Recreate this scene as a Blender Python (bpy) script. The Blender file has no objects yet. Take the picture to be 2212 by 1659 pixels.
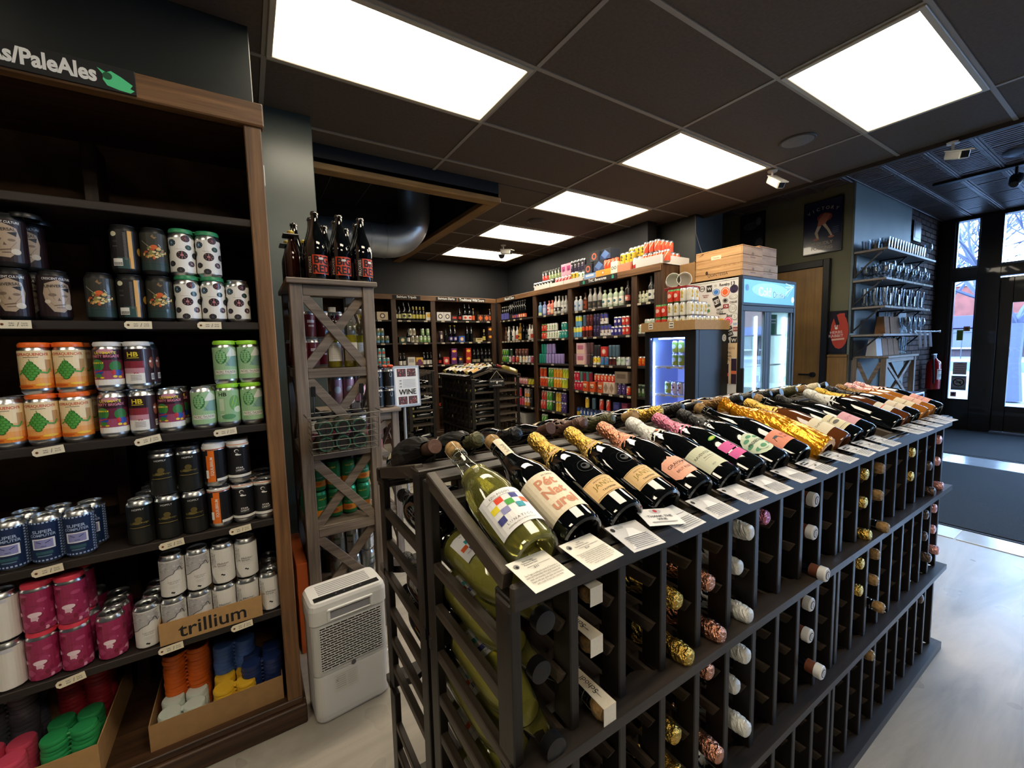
import bpy, math, random
from mathutils import Vector, Matrix
SC = bpy.context.scene
COL = SC.collection
PI = math.pi
R_ = random.Random(7)
rad = math.radians
# ---------------------------------------------------------------- camera
yaw, pitch, roll = rad(57.7045), rad(-5.0238), rad(-1.42515)
CF = Vector((math.cos(yaw)*math.cos(pitch), math.sin(yaw)*math.cos(pitch), math.sin(pitch)))
CR = Vector((math.sin(yaw), -math.cos(yaw), 0)); CU = CR.cross(CF)
CR2 = CR*math.cos(roll)+CU*math.sin(roll); CU2 = CU*math.cos(roll)-CR*math.sin(roll)
cd = bpy.data.cameras.new('camera'); cam = bpy.data.objects.new('camera', cd); COL.objects.link(cam)
m = Matrix((CR2, CU2, -CF)).transposed().to_4x4(); m.translation = (0, 0, 1.36); cam.matrix_world = m
cd.sensor_width = 36; cd.lens = 899.4/2212*36; cd.clip_start = .02; cd.clip_end = 300
SC.camera = cam
# ---------------------------------------------------------------- exposure, world
vs = SC.view_settings
SC.display_settings.display_device = 'sRGB'
vs.view_transform = 'Standard'; vs.look = 'None'; vs.gamma = 1; vs.exposure = 1.1; vs.use_curve_mapping = False
PANEL_EMIT = 6.5
w = bpy.data.worlds.new('world'); SC.world = w; w.use_nodes = True
wn = w.node_tree; bgn = wn.nodes['Background']
tc = wn.nodes.new('ShaderNodeTexCoord'); sep = wn.nodes.new('ShaderNodeSeparateXYZ'); cr = wn.nodes.new('ShaderNodeValToRGB')
wn.links.new(tc.outputs['Generated'], sep.inputs[0]); wn.links.new(sep.outputs['Z'], cr.inputs[0]); wn.links.new(cr.outputs[0], bgn.inputs[0])
cr.color_ramp.elements[0].color = (.40, .64, 1, 1); cr.color_ramp.elements[1].color = (.30, .55, 1, 1); cr.color_ramp.elements[1].position = .9
bgn.inputs[1].default_value = 16
SC.cycles.use_denoising = True
SC.cycles.max_bounces = 10; SC.cycles.diffuse_bounces = 4; SC.cycles.glossy_bounces = 4; SC.cycles.transmission_bounces = 8; SC.cycles.transparent_max_bounces = 10
SC.cycles.sample_clamp_indirect = 6; SC.cycles.caustics_reflective = False; SC.cycles.caustics_refractive = False
SC.cycles.use_adaptive_sampling = True
# portal over the glazed shop front
ld = bpy.data.lights.new('daylight_portal', 'AREA'); ld.shape = 'RECTANGLE'; ld.size = 7.0; ld.size_y = 3.0
ld.cycles.is_portal = True
lo = bpy.data.objects.new('daylight_portal', ld); COL.objects.link(lo); lo.location = (9.15, -1.7, 1.55)
lo.rotation_euler = (rad(90), 0, rad(90))
# ---------------------------------------------------------------- materials
def lin(c):
    if isinstance(c, str):
        c = c.lstrip('#'); c = [int(c[i:i+2], 16)/255 for i in (0, 2, 4)]
        return tuple((x/12.92 if x <= .04045 else ((x+.055)/1.055)**2.4) for x in c)
    return tuple(c)
_M = {}
def mat(c, rough=.5, metal=0, emit=0, trans=0, ior=1.45, coat=0, noise=0, bump=0, nscale=30, alpha=1, ec=None):
    k = (c, rough, metal, emit, trans, ior, coat, noise, bump, nscale, alpha, ec)
    if k in _M: return _M[k]
    M = bpy.data.materials.new('m_%d' % len(_M)); M.use_nodes = True; _M[k] = M
    nt = M.node_tree; b = nt.nodes['Principled BSDF']; L = lin(c)
    b.inputs['Base Color'].default_value = (*L, 1); b.inputs['Roughness'].default_value = rough; b.inputs['Metallic'].default_value = metal
    b.inputs['IOR'].default_value = ior
    b.inputs['Transmission Weight'].default_value = trans; b.inputs['Coat Weight'].default_value = coat
    if emit:
        b.inputs['Emission Color'].default_value = (*lin(ec or c), 1); b.inputs['Emission Strength'].default_value = emit
    if noise or bump:
        tcn = nt.nodes.new('ShaderNodeTexCoord'); n = nt.nodes.new('ShaderNodeTexNoise'); n.inputs['Scale'].default_value = nscale; n.inputs['Detail'].default_value = 4
        nt.links.new(tcn.outputs['Object'], n.inputs['Vector'])
        if noise:
            mx = nt.nodes.new('ShaderNodeValToRGB'); e = mx.color_ramp.elements
            e[0].position = .35; e[1].position = .65
            e[0].color = (*[x*(1-noise) for x in L], 1); e[1].color = (*[min(1, x*(1+noise)) for x in L], 1)
            nt.links.new(n.outputs[0], mx.inputs[0]); nt.links.new(mx.outputs[0], b.inputs['Base Color'])
        if bump:
            bp = nt.nodes.new('ShaderNodeBump'); bp.inputs['Strength'].default_value = bump; bp.inputs['Distance'].default_value = .008 if metal > .7 else .003
            nt.links.new(n.outputs[0], bp.inputs['Height']); nt.links.new(bp.outputs[0], b.inputs['Normal'])
    return M
_W = {}
def wood(c1, c2, ax='x', rough=.5, sc=1.0, bump=.25):
    k = (c1, c2, ax, rough, sc)
    if k in _W: return _W[k]
    M = bpy.data.materials.new('wood_%d' % len(_W)); M.use_nodes = True; _W[k] = M
    nt = M.node_tree; b = nt.nodes['Principled BSDF']; N = nt.nodes.new
    t = N('ShaderNodeTexCoord'); mp = N('ShaderNodeMapping'); n = N('ShaderNodeTexNoise'); r = N('ShaderNodeValToRGB')
    s = {'x': (1.2, 26, 26), 'y': (26, 1.2, 26), 'z': (26, 26, 1.2)}[ax]
    mp.inputs['Scale'].default_value = [q*sc for q in s]
    n.inputs['Scale'].default_value = 1.6; n.inputs['Detail'].default_value = 7; n.inputs['Roughness'].default_value = .65; n.inputs['Distortion'].default_value = .6
    nt.links.new(t.outputs['Object'], mp.inputs[0]); nt.links.new(mp.outputs[0], n.inputs['Vector'])
    r.color_ramp.elements[0].position = .33; r.color_ramp.elements[1].position = .68
    r.color_ramp.elements[0].color = (*lin(c1), 1); r.color_ramp.elements[1].color = (*lin(c2), 1)
    n2 = N('ShaderNodeTexNoise'); n2.inputs['Scale'].default_value = 3.5; n2.inputs['Detail'].default_value = 3
    nt.links.new(t.outputs['Object'], n2.inputs['Vector'])
    mx = N('ShaderNodeMix'); mx.data_type = 'RGBA'; mx.blend_type = 'MULTIPLY'; mx.inputs[0].default_value = .5
    nt.links.new(n.outputs[0], r.inputs[0]); nt.links.new(r.outputs[0], mx.inputs[6])
    r2 = N('ShaderNodeValToRGB'); r2.color_ramp.elements[0].position = .3; r2.color_ramp.elements[1].position = .7; r2.color_ramp.elements[0].color = (.45, .45, .45, 1)
    nt.links.new(n2.outputs[0], r2.inputs[0]); nt.links.new(r2.outputs[0], mx.inputs[7])
    nt.links.new(mx.outputs[2], b.inputs['Base Color']); b.inputs['Roughness'].default_value = rough
    bp = N('ShaderNodeBump'); bp.inputs['Strength'].default_value = bump; bp.inputs['Distance'].default_value = .002
    nt.links.new(n.outputs[0], bp.inputs['Height']); nt.links.new(bp.outputs[0], b.inputs['Normal'])
    return M
ALU = mat('#d6d8da', .28, 1, bump=0); ALUD = mat('#8f9194', .3, 1)
STEEL = mat('#b9bcbf', .25, 1); BLACKP = mat('#141416', .4); WHITEP = mat('#e9e9e6', .35)
GLASSD = mat('#04070a', .04, 0, coat=1); GLASSG = mat('#050d06', .05, 0, coat=1); GLASSBR = mat('#2a0d04', .06, 0, coat=.6)
PAPER = mat('#ece7da', .7); INK = mat('#1b1a1c', .8); TAG = mat('#e9dfc6', .8); TAGI = mat('#2a241e', .8)
def thinglass(name, tint=(1, 1, 1), gloss=.08):
    M = bpy.data.materials.new(name); M.use_nodes = True; nt = M.node_tree; nt.nodes.remove(nt.nodes['Principled BSDF'])
    o = nt.nodes['Material Output']; t = nt.nodes.new('ShaderNodeBsdfTransparent'); g = nt.nodes.new('ShaderNodeBsdfGlossy'); mx = nt.nodes.new('ShaderNodeMixShader')
    g.inputs['Roughness'].default_value = .14 if 'goblet' in name else .02; t.inputs[0].default_value = (*tint, 1)
    f = nt.nodes.new('ShaderNodeFresnel'); f.inputs['IOR'].default_value = 1.5
    mm = nt.nodes.new('ShaderNodeMath'); mm.operation = 'MULTIPLY_ADD'; mm.inputs[1].default_value = .6; mm.inputs[2].default_value = gloss
    nt.links.new(f.outputs[0], mm.inputs[0]); nt.links.new(mm.outputs[0], mx.inputs[0])
    nt.links.new(t.outputs[0], mx.inputs[1]); nt.links.new(g.outputs[0], mx.inputs[2]); nt.links.new(mx.outputs[0], o.inputs[0])
    return M
PANE = thinglass('pane_glass', gloss=.0); BOTTLEG = thinglass('bottle_glass', (.93, .96, .90), .05); GOB = thinglass('goblet_glass', (.90, .93, .95), .05)
# ---------------------------------------------------------------- mesh builder
_T = {}
def text_polys(s, bold=0, res=2, shear=0):
    k = (s, bold, res, shear)
    if k in _T: return _T[k]
    cu = bpy.data.curves.new('t', 'FONT'); cu.body = s; cu.size = 1; cu.resolution_u = res; cu.offset = bold; cu.shear = shear
    cu.align_x = 'CENTER'; cu.align_y = 'CENTER'; cu.space_line = 1.0
    o = bpy.data.objects.new('t', cu); me = o.to_mesh()
    v = [(p.co.x, p.co.y) for p in me.vertices]; f = [[v[i] for i in p.vertices] for p in me.polygons]
    xs = [p[0] for p in v] or [0]; ys = [p[1] for p in v] or [0]
    cx = (min(xs)+max(xs))/2; cy = (min(ys)+max(ys))/2; W = max(xs)-min(xs) or 1; H = max(ys)-min(ys) or 1
    f = [[(x-cx, y-cy) for x, y in p] for p in f]
    o.to_mesh_clear(); bpy.data.objects.remove(o); bpy.data.curves.remove(cu)
    _T[k] = (f, W, H); return _T[k]
def clip(poly, a, c, keep_gt):
    out = []
    for i in range(len(poly)):
        p, q = poly[i], poly[(i+1) % len(poly)]
        ip = (p[a] >= c) == keep_gt or p[a] == c; iq = (q[a] >= c) == keep_gt or q[a] == c
        if ip: out.append(p)
        if ip != iq and q[a] != p[a]:
            t = (c-p[a])/(q[a]-p[a]); out.append(tuple(p[k]+(q[k]-p[k])*t for k in range(2)))
    return out
def strips(poly, step):
    lo = min(p[0] for p in poly); hi = max(p[0] for p in poly)
    if hi-lo <= step: return [poly]
    out = []; k = math.floor(lo/step)
    while k*step < hi:
        q = clip(poly, 0, k*step, True) if k*step > lo else poly
        if len(q) > 2 and (k+1)*step < hi: q = clip(q, 0, (k+1)*step, False)
        if len(q) > 2: out.append(q)
        k += 1
    return out
def cylmap(r, z0=0, prof=None, vs=1):
    def f(u, v, k):
        rr = (prof(v) if prof else r)+.00022*k+.0001
        return (rr*math.sin(u/r), -rr*math.cos(u/r), z0+v*vs)
    f.step = r*.16; return f
def flatmap(o, ex, ey):
    o = Vector(o); ex = Vector(ex); ey = Vector(ey); n = ex.cross(ey).normalized()
    def f(u, v, k): return tuple(o+ex*u+ey*v+n*(.0006*k+.0004))
    f.step = 1e9; return f
class MB:
    def __init__(s): s.v = []; s.f = []; s.m = []; s.s = []; s.mats = []
    def mi(s, M):
        if M not in s.mats: s.mats.append(M)
        return s.mats.index(M)
    def face(s, pts, M, smooth=False):
        n = len(s.v); s.v += [tuple(p) for p in pts]; s.f.append(tuple(range(n, n+len(pts)))); s.m.append(s.mi(M)); s.s.append(smooth)
    def box(s, a, b, M, ch=0):
        lo = [min(a[i], b[i]) for i in range(3)]; hi = [max(a[i], b[i]) for i in range(3)]
        ch = min(ch, min(hi[i]-lo[i] for i in range(3))*.45)
        cs = [(i, j, k) for i in (0, 1) for j in (0, 1) for k in (0, 1)]; mi = s.mi(M); base = len(s.v)
        ctr = Vector([(lo[i]+hi[i])/2 for i in range(3)])
        if ch <= 0:
            idx = {}
            for c in cs: idx[c] = len(s.v); s.v.append(tuple(hi[i] if c[i] else lo[i] for i in range(3)))
            fs = []
            for a_ in range(3):
                o = [i for i in range(3) if i != a_]
                for q in (0, 1):
                    r = []
                    for p in ((0, 0), (1, 0), (1, 1), (0, 1)):
                        c = [0]*3; c[a_] = q; c[o[0]] = p[0]; c[o[1]] = p[1]; r.append(idx[tuple(c)])
                    fs.append(r)
        else:
            idx = {}
            for c in cs:
                for a_ in range(3):
                    p = []
                    for i in range(3):
                        e = hi[i] if c[i] else lo[i]
                        if i != a_: e += -ch if c[i] else ch
                        p.append(e)
                    idx[(c, a_)] = len(s.v); s.v.append(tuple(p))
            fs = []
            for a_ in range(3):
                o = [i for i in range(3) if i != a_]
                for q in (0, 1):
                    r = []
                    for p in ((0, 0), (1, 0), (1, 1), (0, 1)):
                        c = [0]*3; c[a_] = q; c[o[0]] = p[0]; c[o[1]] = p[1]; r.append(idx[(tuple(c), a_)])
                    fs.append(r)
                for p in cs:
                    if p[a_] == 0:
                        q2 = list(p); q2[a_] = 1; q2 = tuple(q2)
                        fs.append([idx[(p, o[0])], idx[(p, o[1])], idx[(q2, o[1])], idx[(q2, o[0])]])
            for c in cs: fs.append([idx[(c, 0)], idx[(c, 1)], idx[(c, 2)]])
        for r in fs:
            P = [Vector(s.v[i]) for i in r]; n = (P[1]-P[0]).cross(P[2]-P[0]); c = sum(P, Vector())/len(P)
            if n.dot(c-ctr) < 0: r = r[::-1]
            s.f.append(tuple(r)); s.m.append(mi); s.s.append(False)
        return s
    def obox(s, M4, a, b, M, ch=0):
        n = len(s.v); s.box(a, b, M, ch)
        for i in range(n, len(s.v)): s.v[i] = tuple(M4 @ Vector(s.v[i]))
        return s
    def bar(s, p, q, w, h, M, up=(0, 0, 1), ch=0):
        p = Vector(p); q = Vector(q); d = q-p; L = d.length; d.normalize(); up = Vector(up)
        x = d.cross(up).normalized(); z = x.cross(d)
        M4 = Matrix((x, d, z)).transposed().to_4x4(); M4.translation = p
        return s.obox(M4, (-w/2, 0, -h/2), (w/2, L, h/2), M, ch)
    def lathe(s, prof, seg, M, smooth=True, jit=0, o=(0, 0, 0), axis='z', rnd=None, arc=None):
        # prof: list of (r, z) or (r, z, material index into M list)
        Ms = M if isinstance(M, (list, tuple)) else [M]; base = len(s.v); rg = rnd or R_; rows = []
        for p in prof:
            r, z = p[0], p[1]
            if r < 1e-6: rows.append([len(s.v)]); s.v.append((0, 0, z)); continue
            row = []
            for i in range(seg):
                a = 2*PI*i/seg; rr = r*(1+(rg.uniform(-jit, jit) if jit else 0)); row.append(len(s.v)); s.v.append((rr*math.sin(a), -rr*math.cos(a), z))
            rows.append(row)
        for j in range(len(prof)-1):
            a, b = rows[j], rows[j+1]; mi = s.mi(Ms[prof[j][2] if len(prof[j]) > 2 else 0])
            for i in range(seg):
                k = (i+1) % seg
                if len(a) == 1 and len(b) == 1: continue
                if len(a) == 1: f = (a[0], b[k], b[i])
                elif len(b) == 1: f = (a[i], a[k], b[0])
                else: f = (a[i], a[k], b[k], b[i])
                s.f.append(f); s.m.append(mi); s.s.append(smooth)
        for i in range(base, len(s.v)):
            x, y, z = s.v[i]
            if axis == 'y': x, y, z = x, z, -y
            elif axis == 'x': x, y, z = z, y, -x
            s.v[i] = (x+o[0], y+o[1], z+o[2])
        return s
    def tube(s, pts, r, seg, M, smooth=True, cap=True):
        pts = [Vector(p) for p in pts]; mi = s.mi(M); rows = []; up = Vector((0, 0, 1)); n = len(pts); pr = None
        rs = r if isinstance(r, (list, tuple)) else [r]*n
        for i, p in enumerate(pts):
            d = (pts[min(i+1, n-1)]-pts[max(i-1, 0)]).normalized()
            if pr is None:
                u = up if abs(d.z) < .9 else Vector((1, 0, 0)); x = d.cross(u).normalized()
            else: x = (pr-d*pr.dot(d)).normalized()
            pr = x; y = d.cross(x); row = []
            for k in range(seg):
                a = 2*PI*k/seg; row.append(len(s.v)); s.v.append(tuple(p+(x*math.cos(a)+y*math.sin(a))*rs[i]))
            rows.append(row)
        for j in range(n-1):
            for k in range(seg):
                l = (k+1) % seg; s.f.append((rows[j][k], rows[j][l], rows[j+1][l], rows[j+1][k])); s.m.append(mi); s.s.append(smooth)
        if cap:
            s.f.append(tuple(rows[0][::-1])); s.m.append(mi); s.s.append(False); s.f.append(tuple(rows[-1])); s.m.append(mi); s.s.append(False)
        return s
    def prism(s, poly, z0, z1, M, ax='z', smooth=False):
        def P(a, b, c): return {'z': (a, b, c), 'y': (a, c, b), 'x': (c, a, b)}[ax]
        n = len(poly); s.face([P(*p, z0) for p in poly][::-1], M); s.face([P(*p, z1) for p in poly], M)
        for i in range(n):
            p, q = poly[i], poly[(i+1) % n]
            s.face([P(*p, z0), P(*q, z0), P(*q, z1), P(*p, z1)], M, smooth)
        return s
    def decal(s, items, mp):
        # ('r',cx,cy,w,h,M) ('e',cx,cy,rx,ry,M) ('p',pts,M) ('t',str,cx,cy,height,M[,rot,maxw,bold]) ; optional layer via dict index
        for k, it in enumerate(items):
            lay = k*.5 if len(items) <= 12 else k*6/len(items); ty = it[0]; polys = []
            if ty == 'r':
                _, cx, cy, w_, h_, M = it[:6]; a = it[6] if len(it) > 6 else 0; c, sn = math.cos(a), math.sin(a)
                polys = [[(cx+x*c-y*sn, cy+x*sn+y*c) for x, y in ((-w_/2, -h_/2), (w_/2, -h_/2), (w_/2, h_/2), (-w_/2, h_/2))]]
            elif ty == 'e':
                _, cx, cy, rx, ry, M = it[:6]; ns = 16; polys = [[(cx+rx*math.cos(2*PI*i/ns), cy+ry*math.sin(2*PI*i/ns)) for i in range(ns)]]
            elif ty == 'p':
                pts, M = it[1], it[2]; cx = sum(p[0] for p in pts)/len(pts); cy = sum(p[1] for p in pts)/len(pts)
                polys = [pts] if len(pts) < 5 else [[(cx, cy), pts[i], pts[(i+1) % len(pts)]] for i in range(len(pts))]
            elif ty == 'l':
                _, p, q, w_, M = it; dx, dy = q[0]-p[0], q[1]-p[1]; L = math.hypot(dx, dy) or 1; nx, ny = -dy/L*w_/2, dx/L*w_/2
                polys = [[(p[0]+nx, p[1]+ny), (p[0]-nx, p[1]-ny), (q[0]-nx, q[1]-ny), (q[0]+nx, q[1]+ny)]]
            elif ty == 't':
                st, cx, cy, h_, M = it[1:6]; rot = it[6] if len(it) > 6 else 0; mw = it[7] if len(it) > 7 else None; bold = it[8] if len(it) > 8 else 0
                P, W, H = text_polys(st, bold, 1 if h_ < .006 else 3, 0); sc = h_/H if '\n' in st or mw is None else h_/H
                sx = sc
                if mw and W*sx > mw: sx = mw/W
                c, sn = math.cos(rot), math.sin(rot)
                polys = [[(cx+x*sx*c-y*sc*sn, cy+x*sx*sn+y*sc*c) for x, y in p] for p in P]
            for p in polys:
                for q in (strips(p, mp.step) if mp.step < 1e8 else [p]):
                    if len(q) > 2: s.face([mp(a, b, lay) for a, b in q], M)
        return s
    def wrap(s, r, z0, z1, M, seg=32, u0=None, u1=None, k=-1):
        if u0 is None: u0, u1 = -PI*r, PI*r
        n = max(2, int(abs(u1-u0)/(2*PI*r)*seg)); rr = r+.00012
        for i in range(n):
            a, b = (u0+(u1-u0)*i/n)/r, (u0+(u1-u0)*(i+1)/n)/r
            s.face([(rr*math.sin(a), -rr*math.cos(a), z0), (rr*math.sin(b), -rr*math.cos(b), z0), (rr*math.sin(b), -rr*math.cos(b), z1), (rr*math.sin(a), -rr*math.cos(a), z1)], M, True)
        return s
    def mesh(s, name='mesh', sharp=35, weld=True):
        me = bpy.data.meshes.new(name); me.from_pydata(s.v, [], s.f)
        for M in s.mats: me.materials.append(M)
        me.polygons.foreach_set('material_index', s.m); me.polygons.foreach_set('use_smooth', s.s)
        if any(s.s): me.set_sharp_from_angle(angle=rad(sharp))
        me.update(); return me
def obj(name, mb, parent=None, loc=None, rot=None, mw=None):
    me = mb.mesh(name) if isinstance(mb, MB) else mb
    o = bpy.data.objects.new(name, me); COL.objects.link(o)
    if parent: o.parent = parent
    if loc is not None: o.location = loc
    if rot is not None: o.rotation_euler = rot if isinstance(rot, (tuple, list)) else (0, 0, rot)
    if mw is not None: o.matrix_basis = mw
    return o
def empty(name, loc=(0, 0, 0), rot=0):
    o = bpy.data.objects.new(name, None); COL.objects.link(o); o.location = loc; o.rotation_euler = (0, 0, rot); o.empty_display_size = .05
    return o
def tag(o, label, cat, group=None):
    ws = label.split()
    for d in ('a', 'the', 'its', 'of', 'on', 'small', 'its', 'and', 'the', 'a', 'the', 'in'):
        if len(ws) > 16 and d in ws: ws.remove(d)
    label = ' '.join(ws[:16])
    o['label'] = label; o['category'] = cat
    if group: o['group'] = group
    return o
def struct(o): o['kind'] = 'structure'; return o
def stuff(o): o['kind'] = 'stuff'; return o
def bx(a, b, M, ch=0): return MB().box(a, b, M, ch)
ORD = ['first', 'second', 'third', 'fourth', 'fifth', 'sixth', 'seventh', 'eighth', 'ninth', 'tenth', 'eleventh', 'twelfth', 'thirteenth', 'fourteenth', 'fifteenth', 'sixteenth', 'seventeenth', 'eighteenth', 'nineteenth', 'twentieth']

# ================================================================ THE SETTING
CEIL = 2.82; TIN = 3.06
WALLG = mat('#2b2f2e', .42, noise=.12, nscale=4, bump=.1); WALLD = mat('#24262a', .6, noise=.1, nscale=3); WALLOL = mat('#67664f', .55, noise=.08, nscale=3)
TILEM = mat('#544a41', .85, noise=.1, nscale=60, bump=.15); BARM = mat('#8f8880', .5)
def floor_mat():
    M = bpy.data.materials.new('polished_concrete'); M.use_nodes = True; nt = M.node_tree; b = nt.nodes['Principled BSDF']; N = nt.nodes.new
    t = N('ShaderNodeTexCoord'); mp = N('ShaderNodeMapping'); mp.inputs['Scale'].default_value = (.5, 2.2, 1); mp.inputs['Rotation'].default_value = (0, 0, .5)
    n = N('ShaderNodeTexNoise'); n.inputs['Scale'].default_value = 2.2; n.inputs['Detail'].default_value = 8; n.inputs['Roughness'].default_value = .6; n.inputs['Distortion'].default_value = 1.2
    r = N('ShaderNodeValToRGB'); r.color_ramp.elements[0].position = .3; r.color_ramp.elements[1].position = .65
    r.color_ramp.elements[0].color = (*lin('#8f8a80'), 1); r.color_ramp.elements[1].color = (*lin('#b8b1a4'), 1)
    nt.links.new(t.outputs['Object'], mp.inputs[0]); nt.links.new(mp.outputs[0], n.inputs['Vector']); nt.links.new(n.outputs[0], r.inputs[0]); nt.links.new(r.outputs[0], b.inputs['Base Color'])
    n2 = N('ShaderNodeTexNoise'); n2.inputs['Scale'].default_value = 5; rr = N('ShaderNodeMapRange'); rr.inputs[3].default_value = .2; rr.inputs[4].default_value = .42
    nt.links.new(t.outputs['Object'], n2.inputs['Vector']); nt.links.new(n2.outputs[0], rr.inputs[0]); nt.links.new(rr.outputs[0], b.inputs['Roughness'])
    return M
FL = struct(obj('floor', bx((-3.2, -5.6, -.12), (9.0, 6.8, 0), floor_mat())))
# pale tile bands set flush into the concrete, one on each side of the inner mat
PT = mat('#b9bfc6', .18, noise=.05, nscale=8)
tme = {}
def floor_tile(x0, x1, y0, y1):
    k = (round(x1-x0, 3), round(y1-y0, 3))
    if k not in tme: tme[k] = bx((.006, .006, 0), (k[0]-.006, k[1]-.006, .004), PT, .001).mesh('tile')
    obj('tile', tme[k], FL, (x0, y0, 0))
for j in range(8):
    floor_tile(6.36, 6.80, 1.9-.6*(j+1), 1.9-.6*j)
    floor_tile(3.93, 4.16, 1.9-.6*(j+1), 1.9-.6*j)
MATM = mat('#0b0c0f', .95, noise=.35, nscale=300, bump=.5)
for k, (x0, x1) in enumerate(((4.17, 6.35), (6.83, 8.75))):
    o = empty('floor_mat', (x0, -2.2, 0))
    obj('carpet_pile', bx((.03, .03, 0), (x1-x0-.03, 4.0, .009), MATM, .003), o)
    obj('rubber_edge', bx((0, 0, 0), (x1-x0, 4.05, .005), mat('#0d0e10', .7)), o)
    tag(o, ('wide dark charcoal entrance mat between the two pale tile bands', 'dark charcoal mat lying directly inside the shop door')[k], 'mat')
# walls
struct(obj('wall_back', bx((-.2, 6.62, 0), (4.4, 6.72, 3.4), WALLD)))
WR = struct(obj('wall_right', bx((4.14, 3.43, 0), (4.3, 6.7, 3.4), WALLD)))
obj('corner_column', bx((4.42, 2.985, 0), (4.95, 3.6, 3.4), WALLG, .004), WR)
obj('olive_wall', bx((5.7, 1.952, 0), (5.8, 4.2, 3.2), WALLOL), WR)
obj('recess_wall', bx((4.3, 3.9, 0), (5.8, 4.0, 3.2), WALLD), WR)
obj('grey_wall', bx((5.7, 1.93, 0), (7.52, 1.95, 3.2), mat('#6f7b7b', .5, noise=.06, nscale=3)), WR)
WL = struct(obj('wall_left', bx((-3.2, 2.307, 0), (.102, 2.95, 3.3), WALLG, .003)))
obj('pillar', bx((-.3, 2.96, 0), (.436, 3.6, 3.3), mat('#454c48', .3, noise=.08, nscale=4, bump=.1), .004), WL)
obj('pillar_return', bx((-.3, 3.6, 0), (.40, 6.7, 3.4), WALLD), WL)
tag(obj('wall_thermostat', MB().box((.118, 2.93, 2.35), (.16, 2.962, 2.47), WHITEP, .004).box((.126, 2.926, 2.40), (.152, 2.932, 2.44), mat('#c9c9c4', .5), .001)), 'small white plastic box fixed high on the grey pillar', 'thermostat')
struct(obj('wall_side', bx((-3.3, -5.6, 0), (-3.2, 6.8, 3.3), WALLG)))
struct(obj('wall_rear', bx((-3.2, -5.7, 0), (9.2, -5.6, 3.3), WALLG)))
# suspended ceiling: tiles 1.219 x .610 in a tee grid
GX, GY, DX, DY = .1687, 2.485, 1.2192, .6096
CE = struct(obj('ceiling', bx((-3.2, -5.6, 2.93), (4.55, 3.31, 2.98), WALLD)))
obj('ceiling_deck', bx((-3.2, 3.31, 3.38), (4.55, 6.7, 3.42), mat('#0f1013', .9)), CE)
def lit(i, j): return (i == 2 and j in (-3, -1, 1, 3, 5)) or (i == 0 and j in (-1, -4, -7)) or (i == -2 and j in (-1, -5))
SOFX0, SOFX1, SOFY0, SOFY1 = .436, 2.0, 3.31, 6.2
tl = {}
def ctile(x0, y0, x1, y1):
    k = (round(x1-x0, 3), round(y1-y0, 3))
    if k not in tl: tl[k] = bx((.008, .008, 0), (k[0]-.008, k[1]-.008, .012), TILEM, .002).mesh('tile')
    obj('tile', tl[k], CE, (x0, y0, CEIL+.003))
LIGHTS = []
for i in range(-3, 4):
    x0 = GX+DX*i; x1 = min(x0+DX, 4.55); x0 = max(x0, -3.2)
    for j in range(-14, 7):
        y0 = max(GY+DY*j, -5.6); y1 = min(GY+DY*(j+1), 6.62)
        if y1 < -5.5: continue
        if lit(i, j): LIGHTS.append((x0, y0, x1, y1)); continue
        if y1 > SOFY0 and y0 < SOFY1 and x0 < SOFX1:
            if x0 >= SOFX0-.3:
                if y0 < SOFY0: ctile(x0, y0, x1, SOFY0)
                elif x1 > SOFX1: ctile(SOFX1, y0, x1, y1)
                if y0 < SOFY0 and x1 > SOFX1: ctile(SOFX1, SOFY0, x1, y1)
                continue
            if x0 < 0 and x1 <= SOFX0: ctile(x0, y0, x1, y1)
            continue
        ctile(x0, y0, x1, y1)
for i in range(-2, 4):
    x = GX+DX*i
    y1 = 3.31 if SOFX0-.3 < x < SOFX1 else 6.62
    if x < .1 or i == 0: y1 = 2.3 if x < .1 else 2.96
    obj('grid_bar', bx((x-.012, -5.6, CEIL-.002), (x+.012, y1, CEIL+.01), BARM), CE)
for j in range(-13, 7):
    y = GY+DY*j; xa = -3.2 if y < 2.3 else (.102 if y < 2.95 else (.436 if y < 3.31 or y > SOFY1 else 2.0))
    obj('grid_bar', bx((xa, y-.012, CEIL-.003), (4.55, y+.012, CEIL+.009), BARM), CE)
obj('perimeter_trim', bx((4.53, -5.6, CEIL-.03), (4.565, 6.62, CEIL+.03), mat('#3a3532', .5)), CE)
# beam drop at the edge of the grid towards the pressed-tin ceiling
BEAMM = mat('#121316', .6)
obj('edge_fascia', bx((4.566, -5.6, CEIL-.02), (4.60, 3.43, TIN+.1), BEAMM), CE)
# pressed tin ceiling panels
TINM = mat('#6b5c56', .38, .4, noise=.15, nscale=10)
CT = struct(obj('ceiling_tin', bx((4.6, -5.6, TIN+.01), (9.0, 4.0, TIN+.06), mat('#23232a', .4, .5))))
t = MB(); t.box((0, 0, 0), (.61, .30, .008), TINM, .002)
for k in range(11): t.box((.02+.0535*k, .035, -.006), (.02+.0535*k+.034, .265, 0), TINM, .003)
t.box((0, 0, -.012), (.61, .016, 0), TINM, .004); t.box((0, .284, -.012), (.61, .30, 0), TINM, .004)
tme_ = t.mesh('tin_panel')
for a in range(7):
    for b_ in range(14): obj('tin_panel', tme_, CT, (4.61+.614*a, 1.93-.303*(b_+1), TIN))
for b_ in range(6): obj('tin_panel', tme_, CT, (4.61, 1.95+.303*b_, TIN)); obj('tin_panel', tme_, CT, (5.1, 1.95+.303*b_, TIN-.002))
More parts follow.
